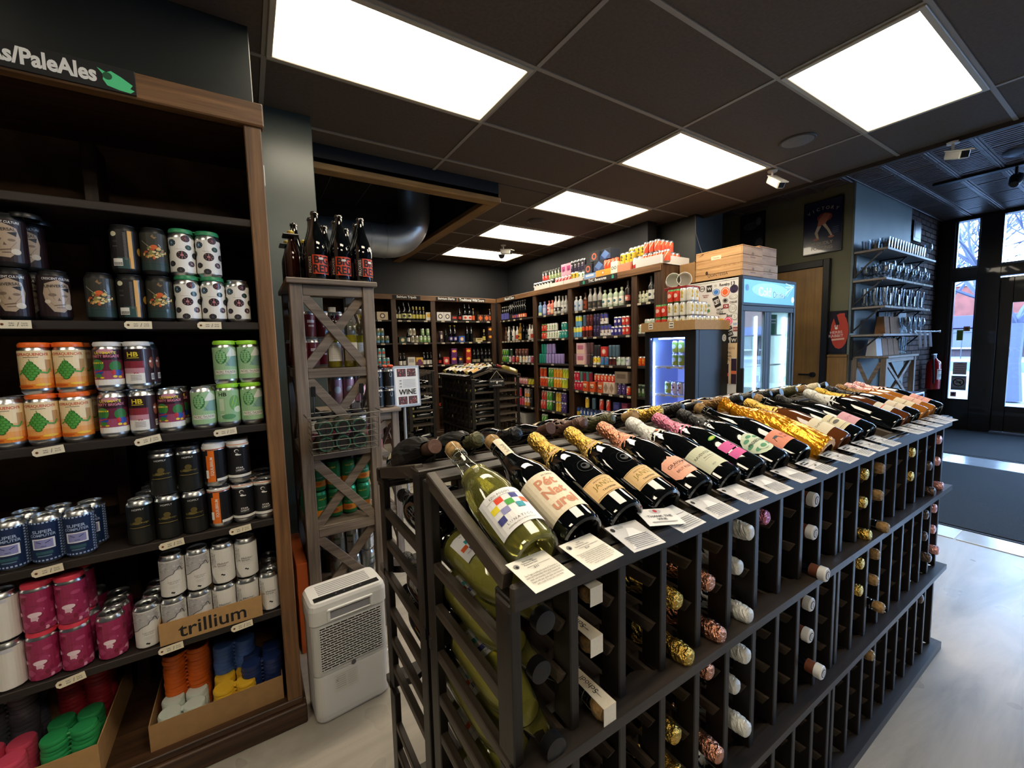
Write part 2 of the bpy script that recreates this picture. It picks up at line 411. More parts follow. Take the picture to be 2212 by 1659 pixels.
# lights: troffers
DIFF = mat('#fff4d8', .5, emit=PANEL_EMIT, ec='#fff0d6'); TRIMM = mat('#b0a898', .4)
lm = MB(); x, y = DX, DY; lm.box((.036, .036, 0), (x-.036, y-.036, .012), DIFF)
lmesh = lm.mesh('diffuser')
fr = MB()
for q in (((.008, .008), (x-.008, .036)), ((.008, y-.036), (x-.008, y-.008)), ((.008, .036), (.036, y-.036)), ((x-.036, .036), (x-.008, y-.036))):
    fr.box((*q[0], -.012), (*q[1], .014), TRIMM, .003)
fmesh = fr.mesh('frame')
names = ['flat ceiling light beside the soffit opening, nearest the beer shelves', 'flat ceiling light above the far wine rack corner', 'bright flat panel light next to the hanging white camera near the beam',
         'large bright panel light over the middle of the sloped wine display']
lights_sorted = sorted(LIGHTS, key=lambda q: (-(q[0] > 2), -q[1]))
k = 0; hid = -1
for (x0, y0, x1, y1) in lights_sorted:
    o = empty('ceiling_light', (x0, y0, CEIL))
    obj('diffuser', lmesh, o); obj('frame', fmesh, o)
    if x0 > 2:
        lab = ['fifth lit ceiling panel of the row, deepest over the shop corner', 'fourth lit ceiling panel of the row, before the last one', 'third lit ceiling panel of the row, beside the ceiling opening',
               'second lit ceiling panel, next to a white camera', 'first lit ceiling panel of the row, nearest the shop door', 'lit ceiling panel behind the photographer near the door', 'rearmost lit ceiling panel behind the photographer'][k]
        k += 1
    else: lab = 'large lit ceiling panel above the beer shelves and the white dehumidifier' if y0 > 1 and x0 > 0 else 'lit ceiling panel behind the photographer, %s of those out of view' % ORD[(hid := hid+1)]
    tag(o, lab, 'ceiling light', 'lit square ceiling panels')
# soffit opening with timber frame
SOF = struct(empty('ceiling_opening', (0, 0, 0)))
NAVY = mat('#15171d', .6); OAK = lambda a: wood('#7a5a2e', '#a47c44', a, .5)
x0, x1, y0, y1 = SOFX0-.02, SOFX1, SOFY0, SOFY1
obj('fascia', bx((x0, y0, 2.70), (x1, y0+.03, 2.95), NAVY), SOF); obj('fascia', bx((x1-.03, y0+.03, 2.70), (x1, y1, 2.95), NAVY), SOF)
obj('shaft_side', bx((x0, y0+.03, 2.95), (x1, y0+.06, 3.4), NAVY), SOF); obj('shaft_side', bx((x1, y0, 2.83), (x1+.03, y1, 3.4), NAVY), SOF)
obj('shaft_side', bx((x0, y1, 2.70), (x1, y1+.03, 3.4), NAVY), SOF)
obj('timber_rail', bx((x0, y0-.005, 2.655), (x1+.02, y0+.10, 2.70), OAK('x'), .004), SOF)
obj('timber_rail', bx((x1-.10, y0+.10, 2.655), (x1+.02, y1, 2.70), OAK('y'), .004), SOF)
obj('timber_rail', bx((x0, y0, 2.70), (x1+.006, y0+.028, 2.735), OAK('x'), .003), SOF)
for a in (.95, 1.4): obj('shaft_seam', bx((a, y0+.06, 3.372), (a+.012, y1, 3.38), mat('#4b4b50', .6)), SOF)
# galvanised duct with elbow
DU = empty('air_duct', (.30, 4.5, 2.525)); GALV = mat('#a6aaac', .42, .85, noise=.14, nscale=6, bump=.35)
pts = [(.1, 0, 0), (1.22, 0, 0)]
obj('pipe', MB().tube([(.1, 0, -.02), (1.0, 0, -.02)], .17, 32, GALV), DU)
el = [(1.0+.34*math.sin(a), 0, -.02+.34*(1-math.cos(a))) for a in [PI/2*k/14 for k in range(15)]]+[(1.34, 0, .9)]
obj('elbow', MB().tube(el, .168, 32, GALV), DU)
for a in (.83, .99): obj('collar', MB().tube([(a, 0, -.02), (a+.015, 0, -.02)], .174, 32, GALV), DU)
tag(DU, 'silver galvanised round duct bending up into the ceiling opening', 'duct')
# ceiling speakers
def speaker(x, y, r, lab, M):
    o = empty('ceiling_speaker', (x, y, CEIL))
    obj('grille', MB().lathe([(0, -.012), (r*.8, -.012), (r, -.006), (r, 0)], 32, M), o); tag(o, lab, 'speaker')
    obj('ring', MB().lathe([(r, -.004), (r+.012, -.008), (r+.016, 0)], 32, mat('#4b4744', .5)), o)
speaker(3.52, 1.56, .10, 'round grey ceiling speaker between the first two light panels', mat('#6a6663', .6, noise=.2, nscale=200))
speaker(2.95, 4.05, .09, 'round dark ceiling speaker between the third and fourth light panels', mat('#3a3532', .6))
# white bullet cameras
def camera_fix(x, y, z, rz, rx, lab):
    o = empty('security_camera', (x, y, z), rz); W = mat('#dcdad4', .35)
    obj('mount', MB().lathe([(0, -.012), (.035, -.012), (.04, 0)], 20, W).tube([(0, 0, 0), (0, 0, -.06), (0, -.03, -.09)], .009, 10, W), o)
    M4 = Matrix.Translation((0, -.03, -.1)) @ Matrix.Rotation(rx, 4, 'X')
    b = MB(); n = 0; b.obox(M4, (-.032, -.11, -.03), (.032, .07, .03), W, .008); b.obox(M4, (-.038, -.135, .024), (.038, .075, .034), W, .003)
    obj('housing', b, o)
    b = MB(); b.obox(M4, (-.024, -.113, -.022), (.024, -.109, .022), BLACKP, .002); obj('lens_window', b, o)
    obj('cable', MB().tube([(.01, .02, -.0), (.02, .05, -.03), (.01, .03, -.08)], .003, 6, W), o)
    tag(o, lab, 'camera')
camera_fix(3.93, 1.93, CEIL, rad(-30), rad(35), 'white security camera hanging beside the second lit ceiling panel')
camera_fix(4.55, .96, CEIL-.02, rad(-50), rad(20), 'silver white security camera mounted at the edge of the tin ceiling')
camera_fix(3.2, 5.2, CEIL, rad(20), rad(10), 'white security camera under the last lit panel in the corner')
o = empty('dome_camera', (3.5, 5.75, CEIL)); obj('dome', MB().lathe([(0, -.06), (.03, -.052), (.045, -.03), (.05, 0)], 20, mat('#0a0a0c', .1)), o); obj('ring', MB().lathe([(.05, -.01), (.06, -.006), (.06, 0)], 20, BLACKP), o)
tag(o, 'small black dome camera at the end of the lit panels', 'camera')
# track spot under tin ceiling
o = empty('track_spotlight', (6.62, .93, TIN))
obj('arm', MB().tube([(0, 0, 0), (0, 0, -.12)], .012, 8, BLACKP), o)
obj('rail', bx((-.05, -.5, -.03), (.05, .6, -.003), BLACKP, .004), o)
M4 = Matrix.Translation((0, 0, -.16)) @ Matrix.Rotation(rad(55), 4, 'Y')
b = MB(); b.lathe([(0, -.09), (.03, -.09), (.045, -.05), (.055, .06), (.05, .06), (.045, .05), (0, .045)], 20, BLACKP)
b.v = [tuple(M4 @ Vector(p)) for p in b.v]; obj('lamp_head', b, o); tag(o, 'black track spotlight under the pressed tin ceiling by the door', 'spotlight')
o = empty('ceiling_fan_light', (6.15, .80, TIN)); obj('dish', MB().lathe([(0, -.05), (.10, -.045), (.16, -.02), (.17, 0)], 28, mat('#5b5c62', .35, .6)), o)
obj('socket', MB().lathe([(0, -.09), (.03, -.09), (.035, -.05)], 16, mat('#b9bcc2', .4)), o)
tag(o, 'grey round ceiling fixture on the tin ceiling above the mat', 'ceiling light')

# ================================================================ SHOP FRONT (plane x = 8.8)
FRM = mat('#0d0d10', .35, coat=.3); XF = 8.8
WF = struct(obj('wall_front', bx((XF, -5.6, 0), (XF+.12, -4.4, 3.2), FRM)))
for n, a, b_ in (('wall_corner', (XF, 1.80, 0), (XF+.12, 2.6, 3.2)), ('stall_riser', (XF, 1.30, 0), (XF+.1, 1.80, .42)), ('head_beam', (XF-.02, -4.4, 3.0), (XF+.12, 1.8, 3.2)), ('transom_beam', (XF-.04, -4.4, 2.17), (XF+.1, 1.8, 2.33)), ('side_post', (XF-.03, 1.765, 0), (XF+.1, 1.80, 3.0)), ('door_post', (XF-.05, 1.30, 0), (XF+.1, 1.515, 3.0)),
                 ('door_post', (XF-.05, -.15, 0), (XF+.1, .05, 3.0)), ('stall_riser', (XF, -4.4, 0), (XF+.1, -.15, .42)), ('mullion', (XF-.02, -2.2, 0), (XF+.1, -2.08, 3.0))):
    obj(n, bx(a, b_, FRM, .004), WF)
def window(name, y0, y1, z0, z1):
    W = struct(empty(name, (XF, y0, z0))); w_, h = y1-y0, z1-z0; f = .022
    for a, b_ in (((0, 0, 0), (.06, f, h)), ((0, w_-f, 0), (.06, w_, h)), ((0, f, 0), (.06, w_-f, f)), ((0, f, h-f), (.06, w_-f, h))): obj('frame', bx(a, b_, FRM, .003), W)
    obj('pane', bx((.03, f, f), (.036, w_-f, h-f), PANE), W); return W
window('window_1', 1.515, 1.765, .42, 2.17); window('window_2', 1.515, 1.765, 2.33, 3.0+.08)
window('window_3', .05, 1.455, 2.33, 3.08); window('window_4', -2.08, -.15, .42, 2.17); window('window_5', -2.08, -.15, 2.33, 3.08)
window('window_6', -4.4, -2.2, .42, 2.17); window('window_7', -4.4, -2.2, 2.33, 3.08)
D = struct(empty('door_1', (XF, .05, 0)))
for a, b_ in (((0, 0, .02), (.05, .16, 2.15)), ((0, 1.13, .02), (.05, 1.25, 2.15)), ((0, .16, .02), (.05, 1.13, .38)), ((0, .16, 1.80), (.05, 1.13, 2.15))): obj('frame', bx(a, b_, FRM, .004), D)
obj('pane', bx((.022, .16, .38), (.028, 1.13, 1.80), PANE), D)
obj('handle', MB().tube([(-.0, .12, .9), (-.06, .12, .92), (-.06, .12, 1.2), (0, .12, 1.22)], .012, 10, STEEL), D)
obj('door_closer', bx((-.05, .5, 2.09), (0, .95, 2.14), mat('#3d3f45', .3, .5), .004), D)
obj('threshold', bx((-.1, 0, 0), (.1, 1.25, .018), mat('#8b9097', .3, .9), .003), D)
# notices on the side pane
def notice(y0, y1, z0, z1, items, lab, M=PAPER):
    o = obj('notice', bx((0, 0, 0), (.002, y1-y0, z1-z0), M), loc=(XF+.024, y0, z0)); w_, h = y1-y0, z1-z0
    fm = flatmap((-.0005, w_, 0), (0, -1, 0), (0, 0, 1))
    if items: obj('printing', MB().decal(items(w_, h), fm), o)
    tag(o, lab, 'notice')
notice(1.57, 1.71, .80, .98, lambda w_, h: [('r', w_/2, h*.8-.03*k, w_*.75, .006, mat('#5b6b94', .8)) for k in range(5)]+[('r', w_/2, h*.92, w_*.4, .01, mat('#5b6b94', .8))], 'white paper notice with blue lines taped in the side window', mat('#d5e2f2', .7))
notice(1.565, 1.72, .57, .78, lambda w_, h: [('e', w_/2, h*.55, .06, .06, INK), ('e', w_/2, h*.55, .048, .048, mat('#b9cbe0', .8)), ('r', w_/2, h*.57, .06, .012, INK, .25), ('r', w_/2+.018, h*.50, .012, .03, INK, .2), ('r', w_/2, h*.55, .1, .008, INK, -.75), ('r', w_/2, h*.93, w_*.8, .014, mat('#3f6f8f', .8)), ('r', w_/2, h*.12, w_*.8, .02, mat('#6e88a6', .8))], 'no firearms notice with a crossed round symbol in the side window', mat('#a9c0dc', .7))
notice(1.66, 1.72, .47, .54, lambda w_, h: [('e', w_/2, h*.55, .02, .02, mat('#304a78', .6))], 'small pink and blue sticker low in the side window', mat('#e2b9d8', .7))
notice(1.63, 1.695, 1.30, 1.45, lambda w_, h: [('r', w_/2, h/2, w_*.6, h*.7, mat('#5b9a4c', .6))], 'small green sticker halfway up the side window', mat('#6fae5c', .7))
notice(1.565, 1.63, 1.43, 1.50, lambda w_, h: [('e', w_/2, h/2, .02, .02, mat('#8a5a4a', .6))], 'small round pale sticker beside the green one', mat('#cdb58c', .7))
# brick facing on the wall beside the shop front
BRK = [mat(c, .85, noise=.25, nscale=25, bump=.4) for c in ('#3b2722', '#452c25', '#33221f', '#4e342b')]
BW = struct(obj('wall_brick', bx((7.53, 1.955, 0), (8.8, 2.10, 3.2), mat('#1e1917', .95, bump=.4))))
bm = {}
zz = .02; r = 0
bms = [bx((0, 0, 0), (.195, .02, .062), q, .004).mesh('brick') for q in BRK]; hms = [bx((0, 0, 0), (.092, .02, .062), q, .004).mesh('brick') for q in BRK]
while zz < 3.0:
    x = 7.535 if r % 2 == 0 else 7.638
    if r % 2: obj('brick', R_.choice(hms), BW, (7.54, 1.937, zz))
    while x+.195 < 8.79: obj('brick', R_.choice(bms), BW, (x, 1.937+R_.uniform(-.002, .002), zz)); x += .205
    if 8.79-x > .092: obj('brick', R_.choice(hms), BW, (x, 1.937, zz))
    zz += .0725; r += 1
# ---- outside
OUT = struct(obj('street', bx((9.0, -40, -.14), (60, 40, -.02), mat('#484c52', .9, noise=.15, nscale=1)))); 
struct(obj('sidewalk', bx((9.0, -40, -.02), (12.5, 40, 0), mat('#62676c', .85, noise=.1, nscale=3))))
struct(obj('sidewalk_opposite', bx((24, -40, -.02), (30, 40, .35), mat('#55595f', .9, noise=.1, nscale=2))))
B = empty('brick_shop_building', (30, 0, .3))
obj('brick_wall', bx((0, -14, 1.9), (8, 22, 3.5), mat('#5a2a22', .9, noise=.2, nscale=3)), B)
obj('coping', bx((-.1, -14, 3.5), (8, 22, 3.75), mat('#8a8683', .8), .02), B)
obj('awning_band', bx((-.5, -14, 1.45), (.1, 22, 2.05), mat('#2e2958', .7), .02), B)
obj('lower_wall', bx((.1, -14, 0), (8, 22, 1.9), mat('#2c2024', .9)), B)
for k in range(14):
    f = obj('window', bx((-.02, -13.4+2.5*k, .5), (.1, -11.6+2.5*k, 1.42), mat('#2a2d36', .2), .01), B)
    obj('sill', bx((-.08, -13.5+2.5*k, .42), (.1, -11.5+2.5*k, .5), mat('#a9a5a2', .8), .01), f)
tag(B, 'low red brick shop building with a purple band across the street', 'building')
F_ = empty('street_railing', (27, 0, .35))
obj('top_rail', bx((-.03, -8, 1.15), (.03, 12, 1.22), mat('#202228', .5), .01), F_)
for k in range(40): obj('baluster', bx((-.015, -8+.5*k, 0), (.015, -7.97+.5*k, 1.15), mat('#202228', .5)), F_)
tag(F_, 'dark metal railing across the street in front of the brick building', 'railing')
BRANCH = mat('#6b6a8c', .9); BRANCH2 = mat('#3f4157', .9)
def tree(x, y, seed, lab, h0=1.6):
    rg = random.Random(seed); T = empty('street_tree', (x, y, 0)); segs = []
    def grow(p, d, r, n, L):
        q = p; pts = [p]; 
        for k in range(4):
            d = (d+Vector((rg.uniform(-.16, .16), rg.uniform(-.16, .16), rg.uniform(-.03, .14)))).normalized(); q = q+d*L/4; pts.append(q)
        segs.append((pts, r))
        if n <= 0: return
        for k in range(3 if n > 1 else 4):
            a = rg.uniform(.3, .75); ax = Vector((rg.uniform(-1, 1), rg.uniform(-1, 1), rg.uniform(-.3, .3))).normalized()
            grow(pts[rg.choice((2, 3, 4))], (Matrix.Rotation(a, 3, ax) @ d).normalized(), r*.62, n-1, L*.78)
    tk = MB().tube([(0, 0, 0), (.02, .03, h0*.5), (0, 0, h0)], [.16, .13, .12], 10, BRANCH2); obj('trunk', tk, T)
    for k in range(5):
        segs = []; a = 2*PI*k/5+rg.uniform(-.3, .3)
        grow(Vector((0, 0, h0-.05)), Vector((math.cos(a)*.55, math.sin(a)*.75, .8)).normalized(), .06, 4, 1.5)
        b = MB()
        for pts, r in segs: b.tube(pts, [max(.004, r*(1-.1*i)) for i in range(len(pts))], 5 if r > .01 else 3, BRANCH2, cap=False)
        obj('branch', b, T)
    tag(T, lab, 'tree')
tree(13.2, 1.7, 3, 'bare street tree with thin branches outside the transom windows'); tree(16.5, 4.2, 8, 'second bare street tree standing further down the pavement')
tree(14.5, -1.6, 5, 'bare street tree outside the door side of the shop front')
# ---- olive wall items
def poster(o, lab, cat='poster', frame=None): tag(o, lab, cat)
P = obj('framed_poster', bx((-.02, -.195, 0), (0, .195, .60), mat('#15171f', .25), .003), loc=(5.695, 2.225, 2.352))
fm = flatmap((-.0215, .0, .0), (0, -1, 0), (0, 0, 1)); DB = mat('#1a2340', .18, coat=.6); CRM = mat('#b7a991', .5)
its = [('r', 0, .30, .37, .575, DB)]
for k, ch in enumerate('VICTORY'):
    a = (k-3)*.16; its.append(('t', ch, .30*math.sin(a)*1.0, .245+.29*math.cos(a)-.03, .034, CRM, -a))
its += [('t', 'PROUDLY', 0, .115, .034, CRM), ('t', 'POURING', 0, .062, .034, CRM),
        ('e', .02, .40, .075, .05, mat('#7a2f2c', .4)), ('p', [(-.05, .30), (.03, .33), (.08, .42), (.02, .45), (-.04, .38)], mat('#a0604c', .4)), ('p', [(-.05, .31), (-.075, .24), (-.05, .17), (-.03, .17), (-.045, .24), (-.01, .31)], CRM),
        ('p', [(0, .32), (.05, .25), (.085, .18), (.105, .18), (.07, .26), (.03, .33)], CRM), ('e', -.055, .165, .03, .012, mat('#a0604c', .4)), ('e', .09, .172, .03, .012, mat('#a0604c', .4))]
its += [('r', .13, .27-.02*k, .06, .004, mat('#55658a', .4), .1) for k in range(4)]
obj('print', MB().decal(its, fm), P); tag(P, 'framed dark blue poster of a bending figure high on the olive wall', 'poster')
P = obj('framed_poster', bx((-.015, -.10, 0), (0, .10, .48), mat('#1b1210', .3), .002), loc=(5.695, 2.05, 1.20))
fm = flatmap((-.016, 0, 0), (0, -1, 0), (0, 0, 1)); RO = mat('#c4401f', .35, coat=.4)
obj('print', MB().decal([('r', 0, .24, .185, .46, mat('#17131a', .3)), ('e', .03, .25, .085, .2, RO), ('r', .05, .42, .05, .06, RO), ('p', [(-.05, .47), (-.01, .47), (.03, .33), (.0, .31)], mat('#221018', .3)), ('t', 'HERBS', .0, .24, .03, mat('#f0e4d8', .5), .05), ('t', 'RABBIT', .0, .2, .03, mat('#f0e4d8', .5), .05),
     ('e', 0, .285, .014, .014, mat('#f0e4d8', .5)), ('e', -.012, .31, .004, .014, mat('#f0e4d8', .5)), ('e', .008, .31, .004, .014, mat('#f0e4d8', .5)), ('r', .02, .16, .12, .02, mat('#e9b9a0', .5), .1)], fm), P)
tag(P, 'small black and orange poster between the door frame and the glass shelves', 'poster')
P = obj('framed_picture', bx((0, -.015, 0), (.30, 0, .26), mat('#0f0f12', .3), .003), loc=(7.56, 1.928, 2.645)); obj('print', bx((.04, -.018, .04), (.26, -.0155, .22), mat('#26262b', .3)), P); tag(P, 'small dark framed picture at the brick edge above the glassware', 'picture')
P = obj('framed_poster', bx((-.015, -.16, 0), (0, .16, .52), mat('#0f0f13', .3), .003), loc=(5.695, 3.02, 2.50)); obj('print', MB().decal([('r', 0, .26, .28, .47, mat('#24262e', .4)), ('e', -.02, .36, .09, .05, mat('#55565c', .4)), ('t', 'ATM', -.02, .36, .04, mat('#1c1d22', .5)), ('e', .08, .4, .03, .05, mat('#6c6c70', .4)), ('e', .09, .12, .05, .07, mat('#4a4b52', .4))], flatmap((-.016, 0, 0), (0, -1, 0), (0, 0, 1))), P)
tag(P, 'dim framed poster on the dark wall behind the wooden crates', 'poster')
o = empty('wall_clock', (5.35, 3.88, 2.55)); obj('rim', MB().lathe([(.17, 0), (.19, .01), (.19, .04), (.17, .05)], 32, mat('#2c2e33', .3), axis='y'), o); obj('dial', MB().lathe([(0, .02), (.17, .02)], 32, mat('#17181b', .4), axis='y'), o); obj('emblem', MB().decal([('e', -.02, -.03, .06, .08, mat('#6d6d6f', .5)), ('e', -.0, .01, .01, .012, BLACKP)], flatmap((0, -.045, 0), (1, 0, 0), (0, 0, 1))), o)
tag(o, 'dim round wall disc with a pale emblem in the dark recess', 'wall decoration')
# wooden door with black frame on the olive wall
D = struct(empty('door_2', (5.7, 2.19, 0))); PLY = wood('#8a6436', '#a8803f', 'z', .4, .5)
for a, b_ in (((-.06, -.065, 0), (0, .0, 2.28)), ((-.06, .92, 0), (0, .99, 2.28)), ((-.06, 0, 2.20), (0, .92, 2.28))): obj('frame', bx(a, b_, BLACKP, .004), D)
lf = obj('door_leaf', bx((-.035, 0, .01), (0, .92, 2.20), PLY, .003), D)
obj('handle', MB().tube([(-.035, .07, .95), (-.09, .07, .95), (-.09, .20, .95)], .011, 10, BLACKP).lathe([(0, -.035), (.028, -.035), (.03, 0)], 16, BLACKP, axis='x', o=(-.035, .07, .95)), D)
o = obj('wainscot_panel', bx((-.03, 0, 0), (0, .19, 1.16), PLY, .003), loc=(5.70, 1.935, 0)); struct(o)
obj('cap_rail', bx((-.04, 0, 1.16), (0, .19, 1.185), PLY, .003), o)
# fire extinguisher
E_ = empty('fire_extinguisher', (8.38, 1.82, .60)); RED = mat('#a5141a', .25, coat=.5)
obj('cylinder', MB().lathe([(0, 0), (.06, 0), (.078, .015), (.08, .35), (.07, .40), (.04, .43), (.03, .45), (0, .45)], 28, RED), E_)
obj('label', MB().wrap(.081, .15, .30, mat('#e3d9d2', .6), 28, -.07, .07).decal([('r', 0, .28, .12, .015, RED), ('r', 0, .2, .1, .006, INK), ('r', 0, .22, .1, .006, INK)], cylmap(.081)), E_)
obj('valve', MB().box((-.03, -.02, .45), (.03, .02, .50), mat('#8c9096', .3, .8), .004).box((-.09, -.012, .50), (.09, .012, .515), mat('#c9ccd2', .3, .8), .003), E_)
obj('hose', MB().tube([(-.03, 0, .48), (-.10, -.01, .49), (-.12, -.02, .38), (-.105, -.03, .2), (-.10, -.03, .1)], .012, 10, BLACKP), E_)
tag(E_, 'red fire extinguisher with a white label hanging on the brick wall', 'fire extinguisher')

# ================================================================ WINE RACKS
RK = [wood('#0e0b09', '#211a16', a, .42, 1, .3) for a in 'xyz']; RKL = wood('#1d1815', '#40372f', 'x', .45); RKY = wood('#2e261f', '#5c5044', 'y', .5)
PIT = .11; ROWZ = [.94, .85, .748, .65, .56, .475, .295, .21, .12]
_rp = {}
def rack(name, loc, rot, ncol, lab, joint=0, flip=False):
    jn = (ncol-joint) if flip and joint else joint
    def xk(k): return k*PIT+(.03 if joint and k > jn else 0)
    R = empty(name, loc, rot); L = xk(ncol); x0, x1 = -.012, L+.055
    if flip: x0, x1 = -.055, L+.012
    if not joint: x0, x1 = -.02, L+.02
    def part(k, n, f, p, s=1):
        if k not in _rp: _rp[k] = f().mesh(n)
        obj(n, _rp[k], R, p)
    # origin: left end, front face y=0 (boards), depth .352
    for k in list(range(ncol+1))+([-1] if joint else []):
        kx = xk(k) if k >= 0 else xk(jn)+.03
        for (za, zb) in ((.032, .365), (.386, .715), (.736, 1.0)):
            part(('fp', za), 'front_post', lambda: bx((-.009, 0, 0), (.009, .045, zb-za), RK[2], .002), (kx, .025, za))
        part('bp', 'back_post', lambda: bx((-.010, 0, 0), (.010, .04, 1.07), RK[2], .002), (kx, .325, .02))
        for z in ROWZ: e_ = k in (0, ncol); part('ce' if e_ else 'cl', 'cleat', lambda: bx((-.008, 0, -.022), (.008, .31, 0), RKY, .002) if e_ else cleat(), (kx, .034, z-.018))
        part('sl', 'slope_slat', lambda: MB().bar((0, .045, 1.018), (0, .345, 1.095), .020, .030, RKY if k else RKY, ch=.002), (kx, 0, 0))
    for z in (.715, .365, .0):
        pts = [(x0, 0), (x1, 0), (x1, .034)]
        for k in range(ncol, -1, -1):
            xc = xk(k); wd_ = xk(k)-xk(k-1) if k else 0; pts.append((xc+.012, .036)); pts.append((xc-.012, .036))
            if k: 
                for a in range(1, 8): pts.append((xc-.012-(wd_-.024)*a/8, .036+.022*math.sin(PI*a/8)))
        pts.append((x0, .034))
        b = MB(); t_ = .02 if z else .032
        b.face([(p[0], p[1], z+t_) for p in pts], RKL); b.face([(p[0], p[1], z) for p in pts][::-1], RKL)
        for i in range(len(pts)):
            p, q = pts[i], pts[(i+1) % len(pts)]; b.face([(*p, z), (*q, z), (*q, z+t_), (*p, z+t_)], RKL)
        obj('shelf_board', b, R)
        obj('rear_batten', bx((x0, .352, z), (x1, .365, z+.03), RK[0], .002), R)
    obj('display_rail', bx((x0, .012, .986), (x1, .024, 1.026), RKL, .003), R); obj('display_rail', bx((x0, .024, .978), (x1, .065, .993), RKL, .003), R)
    obj('card_strip', bx((x0+.03, .024, 1.026), (x1, .046, 1.029), mat('#23221f', .4), .001), R)
    obj('ridge_board', bx((x0+.012, .318, 1.088), (x1, .366, 1.102), RKL, .003), R); obj('ridge_board', bx((x0+.012, .262, 1.062), (x1, .302, 1.076), RKL, .003), R)
    tag(R, lab, 'wine rack'); return R
def cleat():
    b = MB(); y0, y1 = 0, .31
    for s in (-1, 1):
        xa, xb = s*.0105, s*.019
        p = [(y0+.012, -.022), (y1, -.022), (y1, 0), (y0, 0)]
        b.prism(p, min(xa, xb), max(xa, xb), RKY, 'x')
    b.box((-.0105, .06, -.022), (.0105, .28, 0), RKY); return b
RX, RY = .302, .458
rackA = rack('wine_rack', (RX, RY, 0), 0, 19, 'long dark wooden wine rack with sloped display, face towards the photographer', joint=10)
rackB = rack('wine_rack', (RX+19*PIT+.03, 1.67-RY, 0), PI, 19, 'dark wooden wine rack backing onto the long front one, sloping to the shop interior', joint=10, flip=True)
rackC = rack('wine_rack', (2.205, 5.32, 0), -PI/2, 8, 'back-corner wine rack half facing the plain shelves of bottled beer')
rackD = rack('wine_rack', (2.205+.735, 5.32-8*PIT, 0), PI/2, 8, 'back-corner wine rack half facing the bright canned drinks')
rackE = rack('wine_rack', (1.55, 5.35, 0), -PI/2, 5, 'plain dark wine rack standing behind the wine poster stand')
# ---- bottle shapes
CHB = [(0, .028), (.018, .022), (.030, .004), (.036, 0), (.041, .002), (.0442, .009), (.0446, .14), (.0436, .158), (.040, .176), (.034, .196), (.0272, .215), (.0205, .238), (.0165, .258), (.0150, .275), (.0148, .287), (.0170, .289), (.0170, .296), (.0150, .298), (.0148, .302), (0, .302)]
BGB = [(0, .026), (.018, .02), (.030, .003), (.035, 0), (.039, .002), (.0405, .008), (.0408, .15), (.0395, .17), (.034, .194), (.0265, .215), (.0195, .236), (.0155, .256), (.0145, .275), (.0145, .287), (.0163, .288), (.0163, .296), (.0145, .297), (.0145, .300), (0, .300)]
BDB = [(0, .02), (.018, .016), (.028, .003), (.032, 0), (.036, .002), (.0375, .008), (.0378, .185), (.036, .202), (.029, .216), (.020, .226), (.0155, .236), (.0142, .25), (.0142, .287), (.0155, .288), (.0155, .300), (0, .300)]
BEER = [(0, .004), (.02, 0), (.028, .001), (.0305, .006), (.0305, .125), (.028, .145), (.020, .170), (.0145, .190), (.0128, .210), (.0125, .222), (.0138, .223), (.0138, .232), (0, .232)]
FLASK = [(0, .003), (.03, 0), (.036, .003), (.038, .01), (.038, .15), (.036, .165), (.024, .182), (.014, .19), (.0135, .205), (.018, .207), (.018, .232), (0, .233)]
SPIR = [(0, .003), (.028, 0), (.034, .003), (.036, .01), (.036, .165), (.033, .185), (.022, .205), (.0155, .222), (.0145, .25), (.017, .252), (.017, .285), (0, .286)]
SHAPES = {'ch': CHB, 'bg': BGB, 'bd': BDB, 'beer': BEER, 'flask': FLASK, 'spir': SPIR}
def scaled(p, s, rs=None): return [(q[0]*(rs or s), q[1]*s)+tuple(q[2:]) for q in p]
FOILP = [(.0352, .193), (.0285, .212), (.0225, .233), (.0182, .255), (.0168, .268), (.0192, .272), (.0200, .282), (.0192, .292), (.0182, .300), (.0165, .309), (.010, .313), (0, .314)]
FOILS = [(.0235, .228), (.0195, .240), (.0172, .258), (.0165, .275), (.0186, .286), (.0190, .296), (.0165, .304), (.010, .307), (0, .308)]
CAPS = [(.0162, .236), (.0155, .26), (.0153, .287), (.0172, .2875), (.0172, .299), (.0160, .3015), (0, .302)]
def foilmat(c, m=.95, r=.22, b=1.0): return mat(c, r, m, bump=b, nscale=110)
GOLD = foilmat('#d9b45a'); ROSE = foilmat('#d6997c'); WHT = mat('#d8d8d2', .35, .15, bump=.6, nscale=120); PNK = foilmat('#cf7f98', .75); DKF = mat('#17181a', .35, .3, bump=.6, nscale=120)
BRN = mat('#5c4136', .4, .3, bump=.5, nscale=100); OLV = mat('#4c4a2e', .4, .3, bump=.5, nscale=120); CORK = mat('#9b7a4c', .8, noise=.35, nscale=120)
BRGOLD = foilmat('#8a6a42', .8); PKL = foilmat('#e0a4a0', .5); CRE = mat('#d8cdae', .45, .1, bump=.4, nscale=100)
_bm = {}
def bmesh_bottle(shape, M, seg=28):
    k = (shape, M.name, seg)
    if k not in _bm: _bm[k] = MB().lathe(SHAPES[shape], seg, M).mesh('wine_bottle')
    return _bm[k]
def foil_mesh(kind, M, seg=26):
    k = ('f', kind, M.name, seg)
    if k not in _bm:
        pr = {'long': FOILP, 'short': FOILS, 'cap': CAPS}[kind]; fine = []
        for a, b in zip(pr, pr[1:]):
            n = 3 if kind != 'cap' else 1
            for i in range(n): t_ = i/n; fine.append((a[0]+(b[0]-a[0])*t_, a[1]+(b[1]-a[1])*t_))
        fine.append(pr[-1]); _bm[k] = MB().lathe(fine, seg, M, smooth=kind == 'cap', jit=.05 if kind != 'cap' else 0, rnd=random.Random(5)).mesh('foil_capsule')
    return _bm[k]
